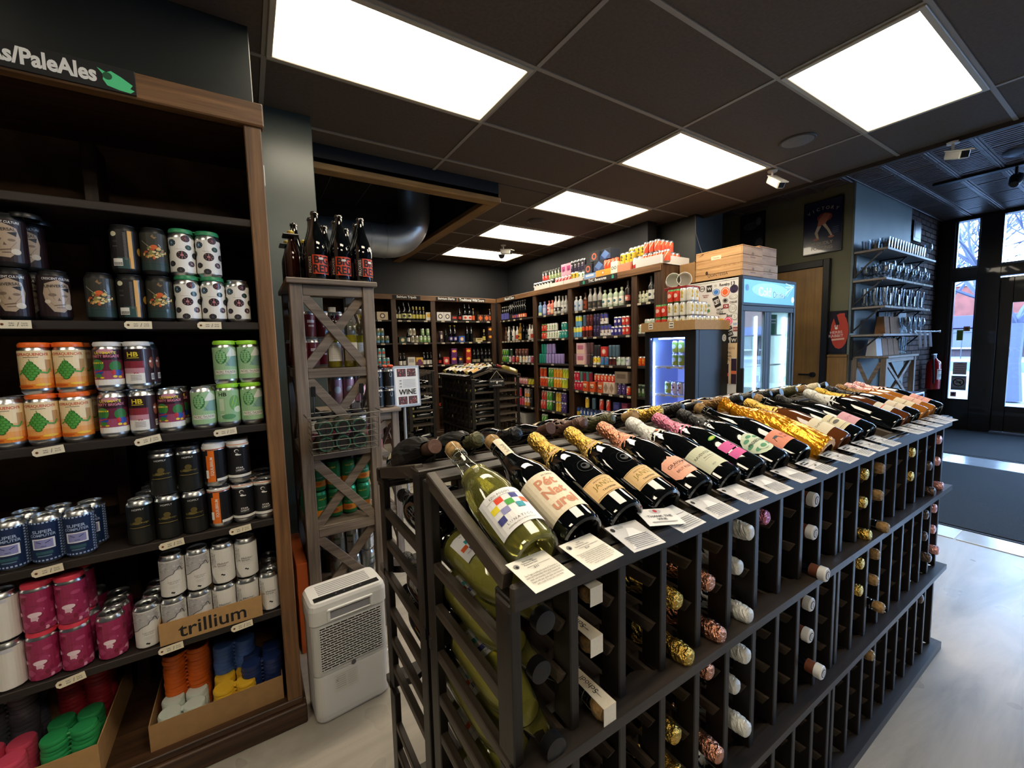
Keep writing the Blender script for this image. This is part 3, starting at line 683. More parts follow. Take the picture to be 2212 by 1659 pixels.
def slope_mw(x, ybase, zbase, tilt=19.7, rollz=0, far=False):
    s, c = math.sin(rad(tilt)), math.cos(rad(tilt))
    Z = Vector((0, c, s)); Y = Vector((0, s, -c)); X = Vector((1, 0, 0))
    if far: Z = Vector((0, -c, s)); Y = Vector((0, -s, -c)); X = Vector((-1, 0, 0))
    M4 = Matrix((X, Y, Z)).transposed().to_4x4(); M4.translation = (x, ybase, zbase)
    return M4 @ Matrix.Rotation(rad(rollz), 4, 'Z')
LBL = lambda c: mat(c, .6)
def wine(shape, glass, label_items, foil, fkind, mw, lab, cat='wine bottle', group=None, name='wine_bottle', bg=None, extra=None, seg=40):
    """bg = (z0,z1,u0,u1,mat); label_items in metres on the bottle's own cylinder"""
    o = obj(name, bmesh_bottle(shape, glass, seg), mw=mw); r = max(p[0] for p in SHAPES[shape])+.0004
    b = MB()
    if bg: b.wrap(r, bg[0], bg[1], bg[4], 40, bg[2], bg[3])
    if label_items: b.decal(label_items, cylmap(r+.0002))
    if b.f: obj('label', b, o)
    if foil: obj('foil_capsule', foil_mesh(fkind, foil), o)
    if extra: extra(o)
    tag(o, lab, cat, group); return o
def TXT(s, x, y, h, M=INK, rot=0, mw=None, bold=0): return ('t', s, x, y, h, M, rot, mw, bold)
XI = [RX+PIT*(i+.5)+(.03 if i >= 10 else 0) for i in range(19)]
XB = [.357, .455, .56, .67, .78, .89, 1.0, 1.113, 1.23, 1.365, 1.49, 1.59, 1.695, 1.94, 2.035, 2.14, 2.245, 2.34, 2.44]
G1 = 'sparkling wines lying on the sloped display'
YB, ZB = .508, 1.040
def disp(i, roll=0, dy=0): return slope_mw(XB[i], YB+dy, ZB+dy*.35, 19.7, roll)
# 0: clear glass bottle with golden wine
CLR = BOTTLEG; LIQ = mat('#f2ea86', .0, trans=.82, ior=1.33)
def liquid(o, shape='ch', top=.235, M=None):
    pr = [(max(0, p[0]-.0032), p[1]+.002) for p in SHAPES[shape] if p[1] < top]; pr[0] = (0, pr[0][1]); pr.append((pr[-1][0]*.97, top)); pr.append((0, top))
    obj('wine', MB().lathe(pr, 32, M or LIQ), o)
def corked(o, shape='ch'):
    obj('cork', MB().lathe([(.0115, .30), (.0145, .306), (.0178, .312), (.0182, .322), (.015, .330), (0, .333)], 20, CORK), o)
    b = MB(); wr = mat('#b8b2a0', .3, .9)
    for k in range(4):
        a = k*PI/2; c, s = math.cos(a), math.sin(a)
        b.tube([(c*.0165, s*.0165, .285), (c*.0185, s*.0185, .305), (c*.0175, s*.0175, .324), (c*.008, s*.008, .334)], .0008, 5, wr)
    b.tube([(.0172*math.cos(a), .0172*math.sin(a), .286) for a in [2*PI*k/24 for k in range(25)]], .0009, 5, wr); obj('wire_cage', b, o)
WL1 = mat('#e9e9ea', .5); Y_, RD, BL, GN, TE, OR_, PU = [mat(c, .5) for c in ('#e8d62a', '#e0472b', '#3b3f86', '#3f9c3c', '#2d98a8', '#e0602c', '#4b3a86')]
def checker(x0, y0, s, grid):
    out = []
    for j, row in enumerate(grid):
        for i, c in enumerate(row):
            if c != '.': out.append(('r', x0+(i+.5)*s*1.15, y0-(j+.5)*s, s*1.15, s, {'Y': Y_, 'R': RD, 'B': BL, 'G': GN, 'T': TE, 'O': OR_, 'P': PU, 'W': mat('#8f8fc0', .5)}[c]))
    return out
EZ = [TXT('EZIO POGGIO', -.004, .1085, .0052, INK, 0, .040)]+checker(-.034, .102, .0125, ['.R.B.', 'Y.G.O', '.W.T.', 'B....'][:4])+[('r', 0, .1023, .058*1.15, .0006, INK), TXT('L U N A T I C O', 0, .046, .0048, INK, 0, .055), TXT('RIFERMENTATO IN BOTTIGLIA', 0, .0385, .0026, INK, 0, .055)]
wine('ch', CLR, EZ, None, None, disp(0, -14, -.004), 'clear bottle of golden wine with a coloured checker label, first on the display', 'wine bottle', G1, bg=(.032, .118, -.048, .046, WL1), extra=lambda o: (liquid(o, 'ch', .215), corked(o)))
PNC = mat('#e6d9c0', .65, noise=.03, nscale=200); TER = mat('#c98a6c', .7)
wine('ch', GLASSD, [TXT('EN FAMILIE', .010, .123, .0035, INK, 0, .03), TXT('Pét', -.004, .1065, .0235, TER, .0, .052, .03), TXT('Nat', -.004, .0805, .0215, TER, .0, .056, .03), TXT('urel', -.002, .0525, .0235, TER, .0, .064, .03)], None, None, disp(1, -12), 'black bottle with a big cream label lettered in terracotta, second on the display', 'wine bottle', G1, bg=(.030, .132, -.056, .056, PNC),
     extra=lambda o: (corked(o), obj('neck_strip', MB().wrap(.0200, .224, .300, PNC, 30, -.0105, .0105).decal([TXT('Schödl', 0, .262, .0085, INK, PI/2, None)], cylmap(.0201)), o)))
JGB = mat('#dcb883', .6)
JZ = [TXT('PREMIUM CUVEE', .002, .0765, .0032, INK, 0, .035), TXT('JANSZ', 0, .064, .0150, mat('#8c7a3a', .4, .3), 0, .050, 0), TXT('TASMANIA', .003, .0510, .0045, INK, 0, .036), ('r', 0, .0835, .066, .0008, INK), ('r', 0, .0425, .066, .0008, INK)]
EMB = mat('#35383c', .4)
JZ2 = [('e', .004, .122, .0165, .0165, EMB), ('e', .004, .122, .0155, .0155, GLASSD), ('e', .004, .122, .009, .009, EMB), ('e', .002, .124, .005, .004, GLASSD)]
def neckband(c, s): return lambda o: obj('neck_band', MB().lathe([(.0302, .207), (.0232, .230)], 28, LBL(c)).decal([TXT(s, 0, .2185, .006, INK, 0, .03)], lambda_map(.0270)), o)
def lambda_map(r):
    def f(u, v, k): rr = .0306-(v-.207)*.305; return (rr*math.sin(u/r), -rr*math.cos(u/r), v)
    f.step = r*.2; return f
for i, dd in ((2, 'the nearer of the two'), (3, 'the farther of the two')):
    wine('ch', GLASSD, JZ+JZ2, GOLD, 'long', disp(i, -16), 'black gold-foiled bottle with a tan label, %s alike on the display' % dd, 'wine bottle', G1, bg=(.040, .086, -.036, .036, JGB), extra=neckband('#dcb883', 'CUVÉE'))
GP = mat('#e8a78f', .6)
wine('ch', GLASSD, [('p', [(-.034, .040), (-.024, .030), (.024, .030), (.034, .040), (.034, .078), (.022, .088), (.006, .088), (0, .094), (-.006, .088), (-.022, .088), (-.034, .078)], GP), TXT('GRAHAM', 0, .067, .0085, INK, 0, .052, .01), TXT('METHODE CAP', 0, .0595, .003, INK, 0, .04), TXT('BRUT ROSE', .002, .048, .006, INK, 0, .04)],
     ROSE, 'long', disp(4, -18), 'black bottle with a salmon eight-sided label and rose gold foil', 'wine bottle', G1, extra=neckband('#e39a82', ''))
wine('ch', GLASSD, [TXT('RAVENTÓS', -.004, .076, .0085, INK, 0, .052), TXT('Blanc de Blancs', .004, .064, .0035, INK, 0, .03), ('r', 0, .058, .03, .0005, INK), TXT('2021', -.008, .040, .004, INK, 0)], WHT, 'long', disp(5, -20), 'black bottle with a pale green-grey label and white foil', 'wine bottle', G1, bg=(.030, .098, -.036, .036, mat('#c3c6ae', .6)),
     extra=lambda o: obj('neck_band', MB().lathe([(.0305, .204), (.0268, .218)], 28, mat('#3b3c3a', .4)).decal([('e', .004, .214, .006, .005, mat('#dd5a3a', .5))], lambda_map(.028)), o))
MG = mat('#d0549a', .6)
wine('ch', GLASSD, [('r', 0, .080, .040, .026, MG), ('r', 0, .052, .040, .022, MG), ('r', .012, .078, .006, .002, INK), ('e', -.002, .122, .012, .006, GN), ('e', -.002, .122, .008, .004, mat('#c9c05a', .5))], PNK, 'long', disp(6, -24), 'black bottle with a two-part bright pink label and pink foil', 'wine bottle', G1)
PG = mat('#c5d2bd', .6); PGD = mat('#4d8f6c', .6)
wine('ch', GLASSD, [('e', 0, .068, .038, .038, PG)]+[('e', .024*math.cos(a), .068+.024*math.sin(a), .009, .005, PGD) for a in [k*PI/4 for k in range(8)]]+[('e', 0, .05, .016, .010, PG), TXT('PROSECCO', 0, .071, .0075, INK, 0, .05, .01), ('e', 0, .05, .009, .006, PGD)], DKF, 'long', disp(7, -22), 'black bottle with a round pale green swirled label and black foil', 'wine bottle', G1)
wine('ch', GLASSD, [('l', (-.02, .075), (-.004, .068), .002, INK), ('e', -.012, .072, .007, .004, mat('#3d4f58', .6)), ('l', (-.018, .072), (-.022, .06), .0016, INK), ('l', (-.006, .07), (-.001, .058), .0016, INK), TXT('ERIC', .014, .070, .007, mat('#8d2f2a', .6), 0, .02), TXT('BRUT', .014, .058, .006, mat('#8d2f2a', .6), 0, .02)], None, None, disp(8, -22), 'black bottle with a salmon label showing a small animal, cork uncovered', 'wine bottle', G1, bg=(.040, .092, -.036, .036, mat('#dc8a72', .6)), extra=corked)
# 9: cellophane-wrapped bottle
CELL = mat('#f0a020', .12, .35, trans=.45, ior=1.3, bump=1.0, nscale=60)
o = wine('ch', mat('#5a3008', .1), [TXT('C', 0, .085, .012, mat('#7a4a10', .4)), ], None, None, disp(9, -20), 'bottle wrapped in crumpled gold cellophane tied at the neck', 'wine bottle', G1, bg=(.050, .100, -.03, .03, mat('#c8891a', .4)))
pr = [(.030, -.004), (.046, -.002), (.0490, .012), (.0495, .10), (.0488, .15), (.045, .178), (.038, .205), (.028, .235), (.021, .262), (.018, .285), (.019, .30), (.025, .312), (.034, .322)]
fine = []
for a, b in zip(pr, pr[1:]):
    for q in range(3): t_ = q/3; fine.append((a[0]+(b[0]-a[0])*t_, a[1]+(b[1]-a[1])*t_))
obj('cellophane', MB().lathe(fine, 40, CELL, smooth=False, jit=.035, rnd=random.Random(3)), o)
obj('twist_tie', MB().tube([(.0195*math.cos(a), .0195*math.sin(a), .284) for a in [2*PI*k/20 for k in range(21)]], .0015, 6, mat('#d98a1a', .3, .7)), o)
ROS = mat('#5c3218', .06, coat=.5); AMB = mat('#a86a28', .06, coat=.4)
wine('ch', ROS, [TXT('Dopff & Irion', 0, .074, .008, INK, .05, .05)], GOLD, 'long', disp(10, -20), 'amber rose bottle with a cream script label and pale gold foil', 'wine bottle', G1, bg=(.040, .100, -.036, .036, mat('#d5cdb4', .6)))
wine('ch', GLASSD, [('r', 0, .045, .072, .0012, INK), ('r', 0, .041, .072, .0008, mat('#8c7a3a')), TXT('Simonnet', 0, .082, .007, INK, .05, .04), ('e', -.004, .066, .014, .006, mat('#5c5c58'))], None, None, disp(11, -22), 'black bottle with a scroll-edged cream label, brown cork showing', 'wine bottle', G1, bg=(.034, .100, -.036, .036, mat('#d8d0b0', .6)), extra=corked)
wine('ch', GLASSD, [TXT('Grigio', 0, .070, .011, mat('#b06a86', .5), .05, .04)], DKF, 'short', disp(12, -24), 'black bottle with a dusty pink script label and dark foil', 'wine bottle', G1, bg=(.042, .096, -.036, .036, mat('#d9a5b2', .6)))
wine('ch', GLASSD, [], WHT, 'long', disp(13, -26), 'plain glossy black bottle with white foil and its label turned away', 'wine bottle', G1)
wine('ch', ROS, [('r', 0, .08, .04, .003, RD)], foilmat('#d9b04a', .8), 'long', disp(14, -26), 'rose bottle with long golden yellow foil and a whitish label', 'wine bottle', G1, bg=(.050, .104, -.034, .034, mat('#d6d2c4', .6)))
wine('ch', GLASSD, [TXT('Extra Brut', 0, .07, .006, INK, 0, .04)], DKF, 'long', disp(15, -26), 'black bottle with a cream label and black foil, fourth from the door end', 'wine bottle', G1, bg=(.044, .10, -.034, .034, mat('#dccfba', .6)))
wine('ch', AMB, [TXT('Mousseux', 0, .07, .006, INK, 0, .04)], BRGOLD, 'long', disp(16, -26), 'amber bottle with a cream label and old-gold foil, third from the door end', 'wine bottle', G1, bg=(.044, .104, -.034, .034, mat('#e0d3b4', .6)))
wine('ch', AMB, [TXT('Cremant', 0, .07, .006, INK, 0, .04)], PKL, 'long', disp(17, -26), 'amber rose bottle with pink foil, second from the door end', 'wine bottle', G1, bg=(.044, .104, -.03, .03, mat('#e4b7a4', .6)))
wine('ch', GLASSD, [TXT('Gruet', 0, .08, .010, mat('#a0505a', .5), 0, .04), TXT('BRUT ROSE', 0, .062, .004, INK, 0, .03)], PKL, 'long', disp(18, -26), 'last bottle at the door end with pink foil and a pink label', 'wine bottle', G1, bg=(.040, .104, -.038, .038, mat('#e3a7a0', .6)))
# ---- far slope (necks towards the ridge, behind)
fars = [('bd', BRN, 'cap'), ('ch', OLV, 'short'), ('ch', DKF, 'short'), ('bg', BRN, 'cap'), ('ch', BRN, 'long'), ('ch', OLV, 'long'), ('bg', CORK, 'cap'), ('ch', GOLD, 'long'), ('ch', DKF, 'long'), ('bg', DKF, 'cap'), ('ch', BRGOLD, 'long'), ('ch', DKF, 'long'), ('bg', DKF, 'cap'), ('ch', DKF, 'long'), ('bd', DKF, 'cap'), ('ch', OLV, 'long'), ('bg', CORK, 'cap'), ('ch', CRE, 'long'), ('bd', DKF, 'cap')]
capname = {BRN.name: 'brown', OLV.name: 'olive', DKF.name: 'black', CORK.name: 'cork-coloured', GOLD.name: 'gold', BRGOLD.name: 'old-gold', CRE.name: 'cream'}
for i, (sh, M, fk) in enumerate(fars):
    mw = slope_mw(XI[i]-.012, 1.67-YB, ZB, 19.7, R_.uniform(-12, 12), far=True)
    o = obj('wine_bottle', bmesh_bottle(sh, GLASSD, 28), mw=mw); obj('foil_capsule', foil_mesh(fk, M), o)
    obj('label', MB().wrap(max(p[0] for p in SHAPES[sh])+.0005, .03, .12, mat('#d9cdb0', .6), 28, -.045, .045), o)
    if i == 0: obj('cloth_wrap', MB().lathe([(.046, .09), (.0475, .12), (.047, .16), (.043, .19), (.034, .215), (.026, .235), (.020, .25)], 36, mat('#0b0b0c', .35), smooth=False, jit=.05, rnd=random.Random(2)), o)
    if i == 1: obj('cloth_wrap', MB().lathe([(.046, .10), (.0475, .13), (.046, .17), (.040, .20), (.030, .225), (.022, .245)], 36, mat('#0b0b0c', .35), smooth=False, jit=.05, rnd=random.Random(4)), o)
    tag(o, 'dark bottle with %s neck on the back slope, %s from the white dehumidifier end' % (capname[M.name], ORD[i]), 'wine bottle', 'dark wines on the rear slope of the long rack')
# ---- description cards
def card(kind):
    W, H = .072, .072; b = MB(); b.box((-W/2, -H, -.0006), (W/2, 0, 0), PAPER)
    fm = flatmap((0, -H/2, .0001), (1, 0, 0), (0, 1, 0)); it = []
    T = [("Ezio Poggio\nTimorasso Blanc\nPiedmont Italy", '$33', "Ezio Poggio is leading the revival of Timorasso, a\nnearly lost Piedmontese white grape known for its\ndepth, and minerality. Lunatic (\"moonstruck\")\nExpect wild pear, green apple, and chamomile,\nwith a touch of toast and a zesty finish."),
         ("Schödl\nPét Nat Rosé\nNiederösterreich Austria", '$28', "This pét nat rosé is bottled before fermentation\nfinishes, creating gentle, naturally occurring\nbubbles. Schödl works organically and bottles\nunfined and unfiltered, making it a lively,\nexpressive style. The blend is led by Zweigelt,\nsavory most important native red grape. Fruity,\nlightly cloudy, and vibrant, it's meant to be\nenjoyed young and shared fresh.")][kind % 2]
    it = [TXT(T[0], -.002, .0225, .0125, INK, 0, .030), ('r', .008, .0125, .042, .0005, INK), ('e', -.026, .022, .0045, .005, mat('#8a8784', .7)), ('e', -.026, .020, .0022, .003, INK), TXT(T[1], 0, .0075, .005, INK), TXT(T[2], 0, -.0145, .030 if kind % 2 else .026, INK, 0, .062)]
    b.decal(it, fm); return b.mesh('description_card')
cms = [card(0), card(1)]
cb = MB(); W = .072; cb.box((-W/2, -W, -.0006), (W/2, 0, 0), mat('#c9c9cb', .5)); fmm = flatmap((0, -W/2, .0001), (1, 0, 0), (0, 1, 0))
cb.decal([('p', [(-.030, -.030), (.0, .022), (.012, .018), (.030, -.03)], mat('#e8e8ea', .5)), ('e', -.028, .024, .004, .005, INK), TXT('Graham Beck\nBrut Rosé', -.012, .026, .006, INK, 0, .02)]+[('r', .0, -.002-.0045*k, .05, .0016, mat('#6a6a70', .7)) for k in range(7)], fmm); cms.append(cb.mesh('description_card'))
cb = MB(); cb.box((-W/2, -W, -.0006), (W/2, 0, 0), mat('#cfd1d4', .45)); cb.decal([('r', 0, .008, .064, .0008, INK), ('r', -.015, .026, .03, .003, INK), ('r', -.015, .018, .03, .003, INK), ('e', -.03, .024, .003, .004, INK), ('r', 0, .002, .008, .004, INK)]+[('r', .0, -.006-.005*k, .056, .0014, mat('#55555a', .7)) for k in range(6)], fmm); cms.append(cb.mesh('description_card'))
for i in range(18):
    me = cms[0] if i == 0 else cms[1] if i == 1 else cms[2] if i in (2, 4, 5, 6, 7) else cms[3]
    o = obj('description_card', me); x = XB[i]-.022+.001*i
    M4 = Matrix.Translation((x, .506, 1.0425+.0006*(i % 2))) @ Matrix.Rotation(rad(9+R_.uniform(-2, 2)), 4, 'X') @ Matrix.Rotation(rad(R_.uniform(-4, 4)), 4, 'Z'); o.matrix_basis = M4
    tag(o, 'white printed description card on the display rail, %s from the dehumidifier end' % ORD[i], 'card', 'description cards along the display rail')
cb = MB(); cb.box((-.036, -.055, -.0006), (.036, 0, 0), mat('#dcdcdc', .5)); cb.decal([('e', 0, .018, .012, .008, mat('#b9b9bd', .6)), ('e', 0, .018, .004, .005, mat('#b03a48', .6)), TXT('THANK THE\nVINE', 0, -.004, .016, INK, 0, .05, .01), ('r', 0, -.018, .05, .002, mat('#8a8a90', .7))], flatmap((0, -.0275, .0001), (1, 0, 0), (0, 1, 0)))
o = obj('description_card', cb); o.matrix_basis = Matrix.Translation((.625, .506, 1.050)) @ Matrix.Rotation(rad(9), 4, 'X') @ Matrix.Rotation(rad(-20), 4, 'Z'); tag(o, 'smaller card with a tiny red emblem overlapping the third description card', 'card', 'description cards along the display rail')
# ---- bottles in the pockets: neck towards -y (front rack)
def pocket(col, row, shape, glass, foil, fk, tip, desc, cap=None):
    z = ROWZ[row]; L = .314 if foil else .302; f = GLASSD if glass is None else glass
    X = Vector((-1, 0, 0)); Z = Vector((0, -1, 0)); Y = Vector((0, 0, -1))
    sag = .012 if row % 3 == 2 else .0
    M4 = Matrix((X, Z.cross(X), Z)).transposed().to_4x4(); M4.translation = (XI[col], tip+L+(.03 if cap in (corked, schodl) else 0), z)
    o = obj('wine_bottle', bmesh_bottle(shape, f, 24), mw=M4)
    if foil: obj('foil_capsule', foil_mesh(fk, foil), o)
    if cap: cap(o)
    tag(o, '%s, %s rack column from the near end, %s row down' % (desc, ORD[col], ORD[row]), 'wine bottle', 'bottles stored neck outward in the long rack'); return o
def whitecap(o):
    obj('cap_disc', MB().lathe([(.0168, .268, 1), (.0168, .288, 0), (.0188, .289, 0), (.0188, .304, 0), (.0165, .3065, 0), (0, .307, 0)], 24, [mat('#d8d8d8', .5), mat('#6a3a26', .4)]), o)
    obj('cap_mark', MB().decal([('e', 0, 0, .011, .011, INK), ('e', 0, 0, .009, .009, mat('#d8d8d8', .5)), ('r', 0, 0, .003, .012, INK)], flatmap((0, 0, .3072), (1, 0, 0), (0, 1, 0))), o)
def schodl(o):
    corked(o); b = MB(); b.prism([(-.011, .235), (.011, .235), (.014, .336), (-.014, .336)], -.0185, -.0178, PNC, 'y'); 
    b.box((-.014, -.0185, .336), (.014, .014, .3368), PNC); b.decal([TXT('Schödl', 0, .285, .011, INK, -PI/2, None)], flatmap((0, -.0187, 0), (1, 0, 0), (0, 0, 1))); obj('paper_strip', b, o)
LIQ2 = mat('#e0d468', .05, trans=.5, ior=1.33)
for r_ in range(7):
    o = pocket(0, r_, 'ch', CLR, None, None, (.487, .50, .465, .50, .50, .47, .49)[r_], 'clear bottle of yellow wine', None)
    liquid(o, 'ch', .225, LIQ2); obj('cork', MB().lathe([(.016, .284), (.0182, .286), (.0182, .304), (0, .306)], 20, BLACKP), o)
    obj('label', MB().wrap(.0452, .035, .118, WL1, 28, -.045, .045).decal(EZ, cylmap(.0454)), o)
for r_, tp in ((0, .495), (1, .495), (2, .465)): pocket(1, r_, 'bg', GLASSD, None, None, tp, 'black bottle with a cream paper neck strip', schodl)
for col, rows, foil, fk, d in ((3, (1, 2, 4, 5), GOLD, 'long', 'gold-foiled bottle'), (4, (1, 2, 3, 5, 6), ROSE, 'long', 'rose-gold-foiled bottle'), (5, (0, 1, 2, 3, 4, 5, 6), WHT, 'long', 'white-foiled bottle'), (6, (0,), PNK, 'long', 'pink-foiled bottle'),
                            (11, (0, 1, 2, 3, 4), GOLD, 'short', 'gold-foiled bottle'), (15, (0, 1), GOLD, 'short', 'gold-foiled bottle'), (17, (1, 2, 3, 4, 5, 6), mat('#5a4a42', .35, .4), 'short', 'dark-foiled bottle'), (18, (0, 1, 2, 3, 4, 5), PKL, 'short', 'pink-foiled bottle')):
    for r_ in rows:
        tp = {0: .485, 1: .487, 2: .460}[r_ % 3]
        if col == 5 and r_ % 3 == 0: tp = .465
        if col == 5 and r_ == 2: tp = .462
        if col > 9: tp = .470 if r_ % 3 != 2 else .455
        pocket(col, r_, 'ch', GLASSD, foil, fk, tp, d)
for r_ in (0, 1, 2, 3, 4, 5): pocket(8, r_, 'ch', GLASSD, None, None, .478 if r_ % 3 != 2 else .447, 'dark bottle with a white crown cap', whitecap)
for r_ in range(7): pocket(12, r_, 'ch', GLASSD, None, None, .470 if r_ % 3 != 2 else .450, 'dark bottle with a bare cork', corked)
for c_, r_ in ((6, 3), (7, 1), (7, 2), (10, 2)): pocket(c_, r_, 'bg', GLASSD, DKF, 'cap', .50, 'black-capped dark bottle')
# rear rack bottles, necks towards +y, seen through the end frame
for c_, r_ in [(0, 0), (0, 2), (0, 3), (1, 0), (1, 1), (1, 3), (2, 1), (2, 2), (3, 0), (3, 4)]:
    X = Vector((1, 0, 0)); Z = Vector((0, 1, 0)); M4 = Matrix((X, Z.cross(X), Z)).transposed().to_4x4(); M4.translation = (XI[c_], 1.19-.314, ROWZ[r_]) 
    o = obj('wine_bottle', bmesh_bottle('ch', GLASSD, 24), mw=M4); obj('foil_capsule', foil_mesh('short', DKF), o)
    tag(o, 'black-foiled bottle in the rear rack, %s column from the near end, %s row down' % (ORD[c_], ORD[r_]), 'wine bottle', 'bottles stored in the rear rack')
# small corner rack: pockets on the west half, and bottles on its slope
def local(Rk, M4): return Matrix.Translation(Rk.location) @ Matrix.Rotation(Rk.rotation_euler.z, 4, 'Z') @ M4
capm = [DKF, DKF, DKF, BRN, CRE, OLV, mat('#b9b46a', .4)]
for Rk, nm, nc, full in ((rackC, 'corner rack', 8, .72), (rackE, 'plain rack', 5, .5)):
    for c_ in range(nc):
        for r_ in range(9):
            if R_.random() > full: continue
            M = R_.choice(capm); X = Vector((-1, 0, 0)); Z = Vector((0, -1, 0)); M4 = Matrix((X, Z.cross(X), Z)).transposed().to_4x4(); M4.translation = ((c_+.5)*PIT, .04+.302, ROWZ[r_])
            o = obj('wine_bottle', bmesh_bottle('bd', GLASSD, 14), mw=local(Rk, M4)); obj('foil_capsule', foil_mesh('cap', M, 12), o)
            tag(o, 'dark wine bottle in the %s, %s column from its far end, %s row down' % (nm, ORD[c_], ORD[r_]), 'wine bottle', 'bottles stored in the %s' % nm)
labc = ['#e8e2d4', '#f0ece2', '#d9c9a4', '#e9e4da', '#e8e8e8', '#cfa77c', '#e5dfd0', '#e6b36a']
for Rk, side in ((rackC, 'near slope'), (rackD, 'far slope')):
    for c_ in range(8):
        M4 = slope_mw((c_+.5)*PIT, .035, 1.04, 19.7, R_.uniform(-8, 8)); o = obj('wine_bottle', bmesh_bottle(('bd', 'bg')[c_ % 2], GLASSD if c_ % 3 else mat('#8a7a3a', .1), 20), mw=local(Rk, M4))
        obj('label', MB().wrap(.0415 if c_ % 2 else .0385, .03, .125, mat(labc[c_], .6), 24, -.05, .05).decal([('r', 0, .08, .03, .006, INK)], cylmap(.0418 if c_ % 2 else .0388)), o)
        obj('foil_capsule', foil_mesh('cap', mat(R_.choice(['#e3e0d8', '#c9b25a', '#202022', '#8a2b2b']), .4), 14), o)
        tag(o, 'wine bottle on the %s of the corner rack, %s from its far end' % (side, ORD[c_]), 'wine bottle', 'bottles on the corner rack slopes')
        if Rk is rackC:
            o = obj('description_card', cms[3]); o.matrix_basis = local(Rk, Matrix.Translation(((c_+.5)*PIT, .03, 1.042)) @ Matrix.Rotation(rad(9), 4, 'X')); tag(o, 'white card on the corner rack rail, %s from its far end' % ORD[c_], 'card', 'cards on the corner rack')
S = empty('hanging_sign', (2.56, 4.395, .93)); obj('board', bx((-.11, 0, -.05), (.11, .008, .05), mat('#16181c', .6), .002), S)
obj('chalk_lettering', MB().decal([TXT('WHAT', -.055, .025, .02, WHITEP), TXT('WINES', .05, .02, .02, WHITEP), TXT('we are drinking', 0, -.028, .018, WHITEP, 0, .19), ('e', 0, .01, .012, .018, WHITEP)], flatmap((0, -.001, 0), (1, 0, 0), (0, 0, 1))), S)
obj('string', MB().tube([(-.09, .004, .05), (0, .004, .15), (.09, .004, .05)], .0018, 5, TAG), S); tag(S, 'small black hanging chalk sign on the end of the corner wine rack', 'sign')

# ================================================================ SHELVING
SW = {a: wood('#2a1a10', '#5c3f29', a, .5) for a in 'xyz'}; SWL = {a: wood('#573a22', '#946a42', a, .5) for a in 'xyz'}; SBK = mat('#100d0c', .8); SHT = wood('#1a1412', '#332822', 'x', .6)
LEV = [1.80, 1.465, 1.12, .785, .45]
def shelving(name, loc, rot, posts, depth, lab, top=2.165, lev=LEV, light=False, endpanel=()):
    """posts: centres of front posts along local x; front face plane y=0"""
    S = empty(name, loc, rot); ew = .025 if light else .04; x0, x1 = posts[0]-ew, posts[-1]+ew
    P = SWL if light else SW
    for i, x in enumerate(posts):
        pw = .024 if light else .038
        obj('front_post', bx((x-pw, 0, .10), (x+pw, .03, top-.07), P['z'], .003), S)
        obj('upright_panel', bx((x-.012, .03, .10), (x+.012, depth, top-.02), P['z'], .001), S)
    obj('header', bx((x0, -.012, top-.072), (x1+.008, .03, top), SWL['x'], .004), S)
    obj('top_board', bx((x0, .0, top-.02), (x1, depth, top-.001), SW['x'], .001), S)
    obj('base_board', bx((x0, 0, .075), (x1, depth, .10), SW['x'], .003), S)
    obj('plinth', bx((x0, -.012, 0), (x1+.01, .02, .075), SW['x'], .004), S)
    obj('plinth', bx((x1, .02, 0), (x1+.01, depth, .075), SW['y'], .003), S)
    for a, b in zip(posts, posts[1:]):
        for z in lev:
            f = obj('shelf_board', bx((a+.012, .012, z-.024), (b-.012, depth-.02, z), SHT, .002), S)
    obj('back_panel', bx((x0, depth-.02, .05), (x1, depth, top-.02), mat('#6e523c', .55, noise=.4, nscale=7), 0), S)
    tag(S, lab, 'shelving'); return S
YL = 1.635
SH_L = shelving('beer_shelving', (.064, YL, 0), 0, [-1.45, 0], .56, 'tall dark wooden beer shelving beside the white dehumidifier', light=True)
obj('centre_stud', bx((-.50, .40, .10), (-.46, .53, 2.1), SW['z'], .003), SH_L)
# left unit sign over header
SG = empty('header_sign', (-.215, YL-.0125, 2.097)); obj('board', bx((-.9, -.006, -.0), (0, 0, .066), mat('#1b1a1b', .7), .001), SG)
fm = flatmap((0, -.0062, .033), (1, 0, 0), (0, 0, 1)); GRN = mat('#58d894', .6)
SG_L = MB().decal([TXT('IPAs/PaleAles', -.196, .002, .043, WHITEP, 0, .232, .035)], fm); obj('chalk_lettering', SG_L, SG)
obj('hop_drawing', MB().decal([('p', [(-.078, .020), (-.066, .004), (-.068, -.008), (-.06, -.022), (-.035, -.028), (-.012, -.03), (-.003, -.022), (-.012, -.018), (-.006, -.008), (-.03, .008), (-.05, .018), (-.06, .012)], GRN), ('e', -.058, .003, .010, .010, mat('#1f5a3a', .6))], fm), SG)
tag(SG, 'black header sign with white chalk lettering and a green hop drawing', 'sign')
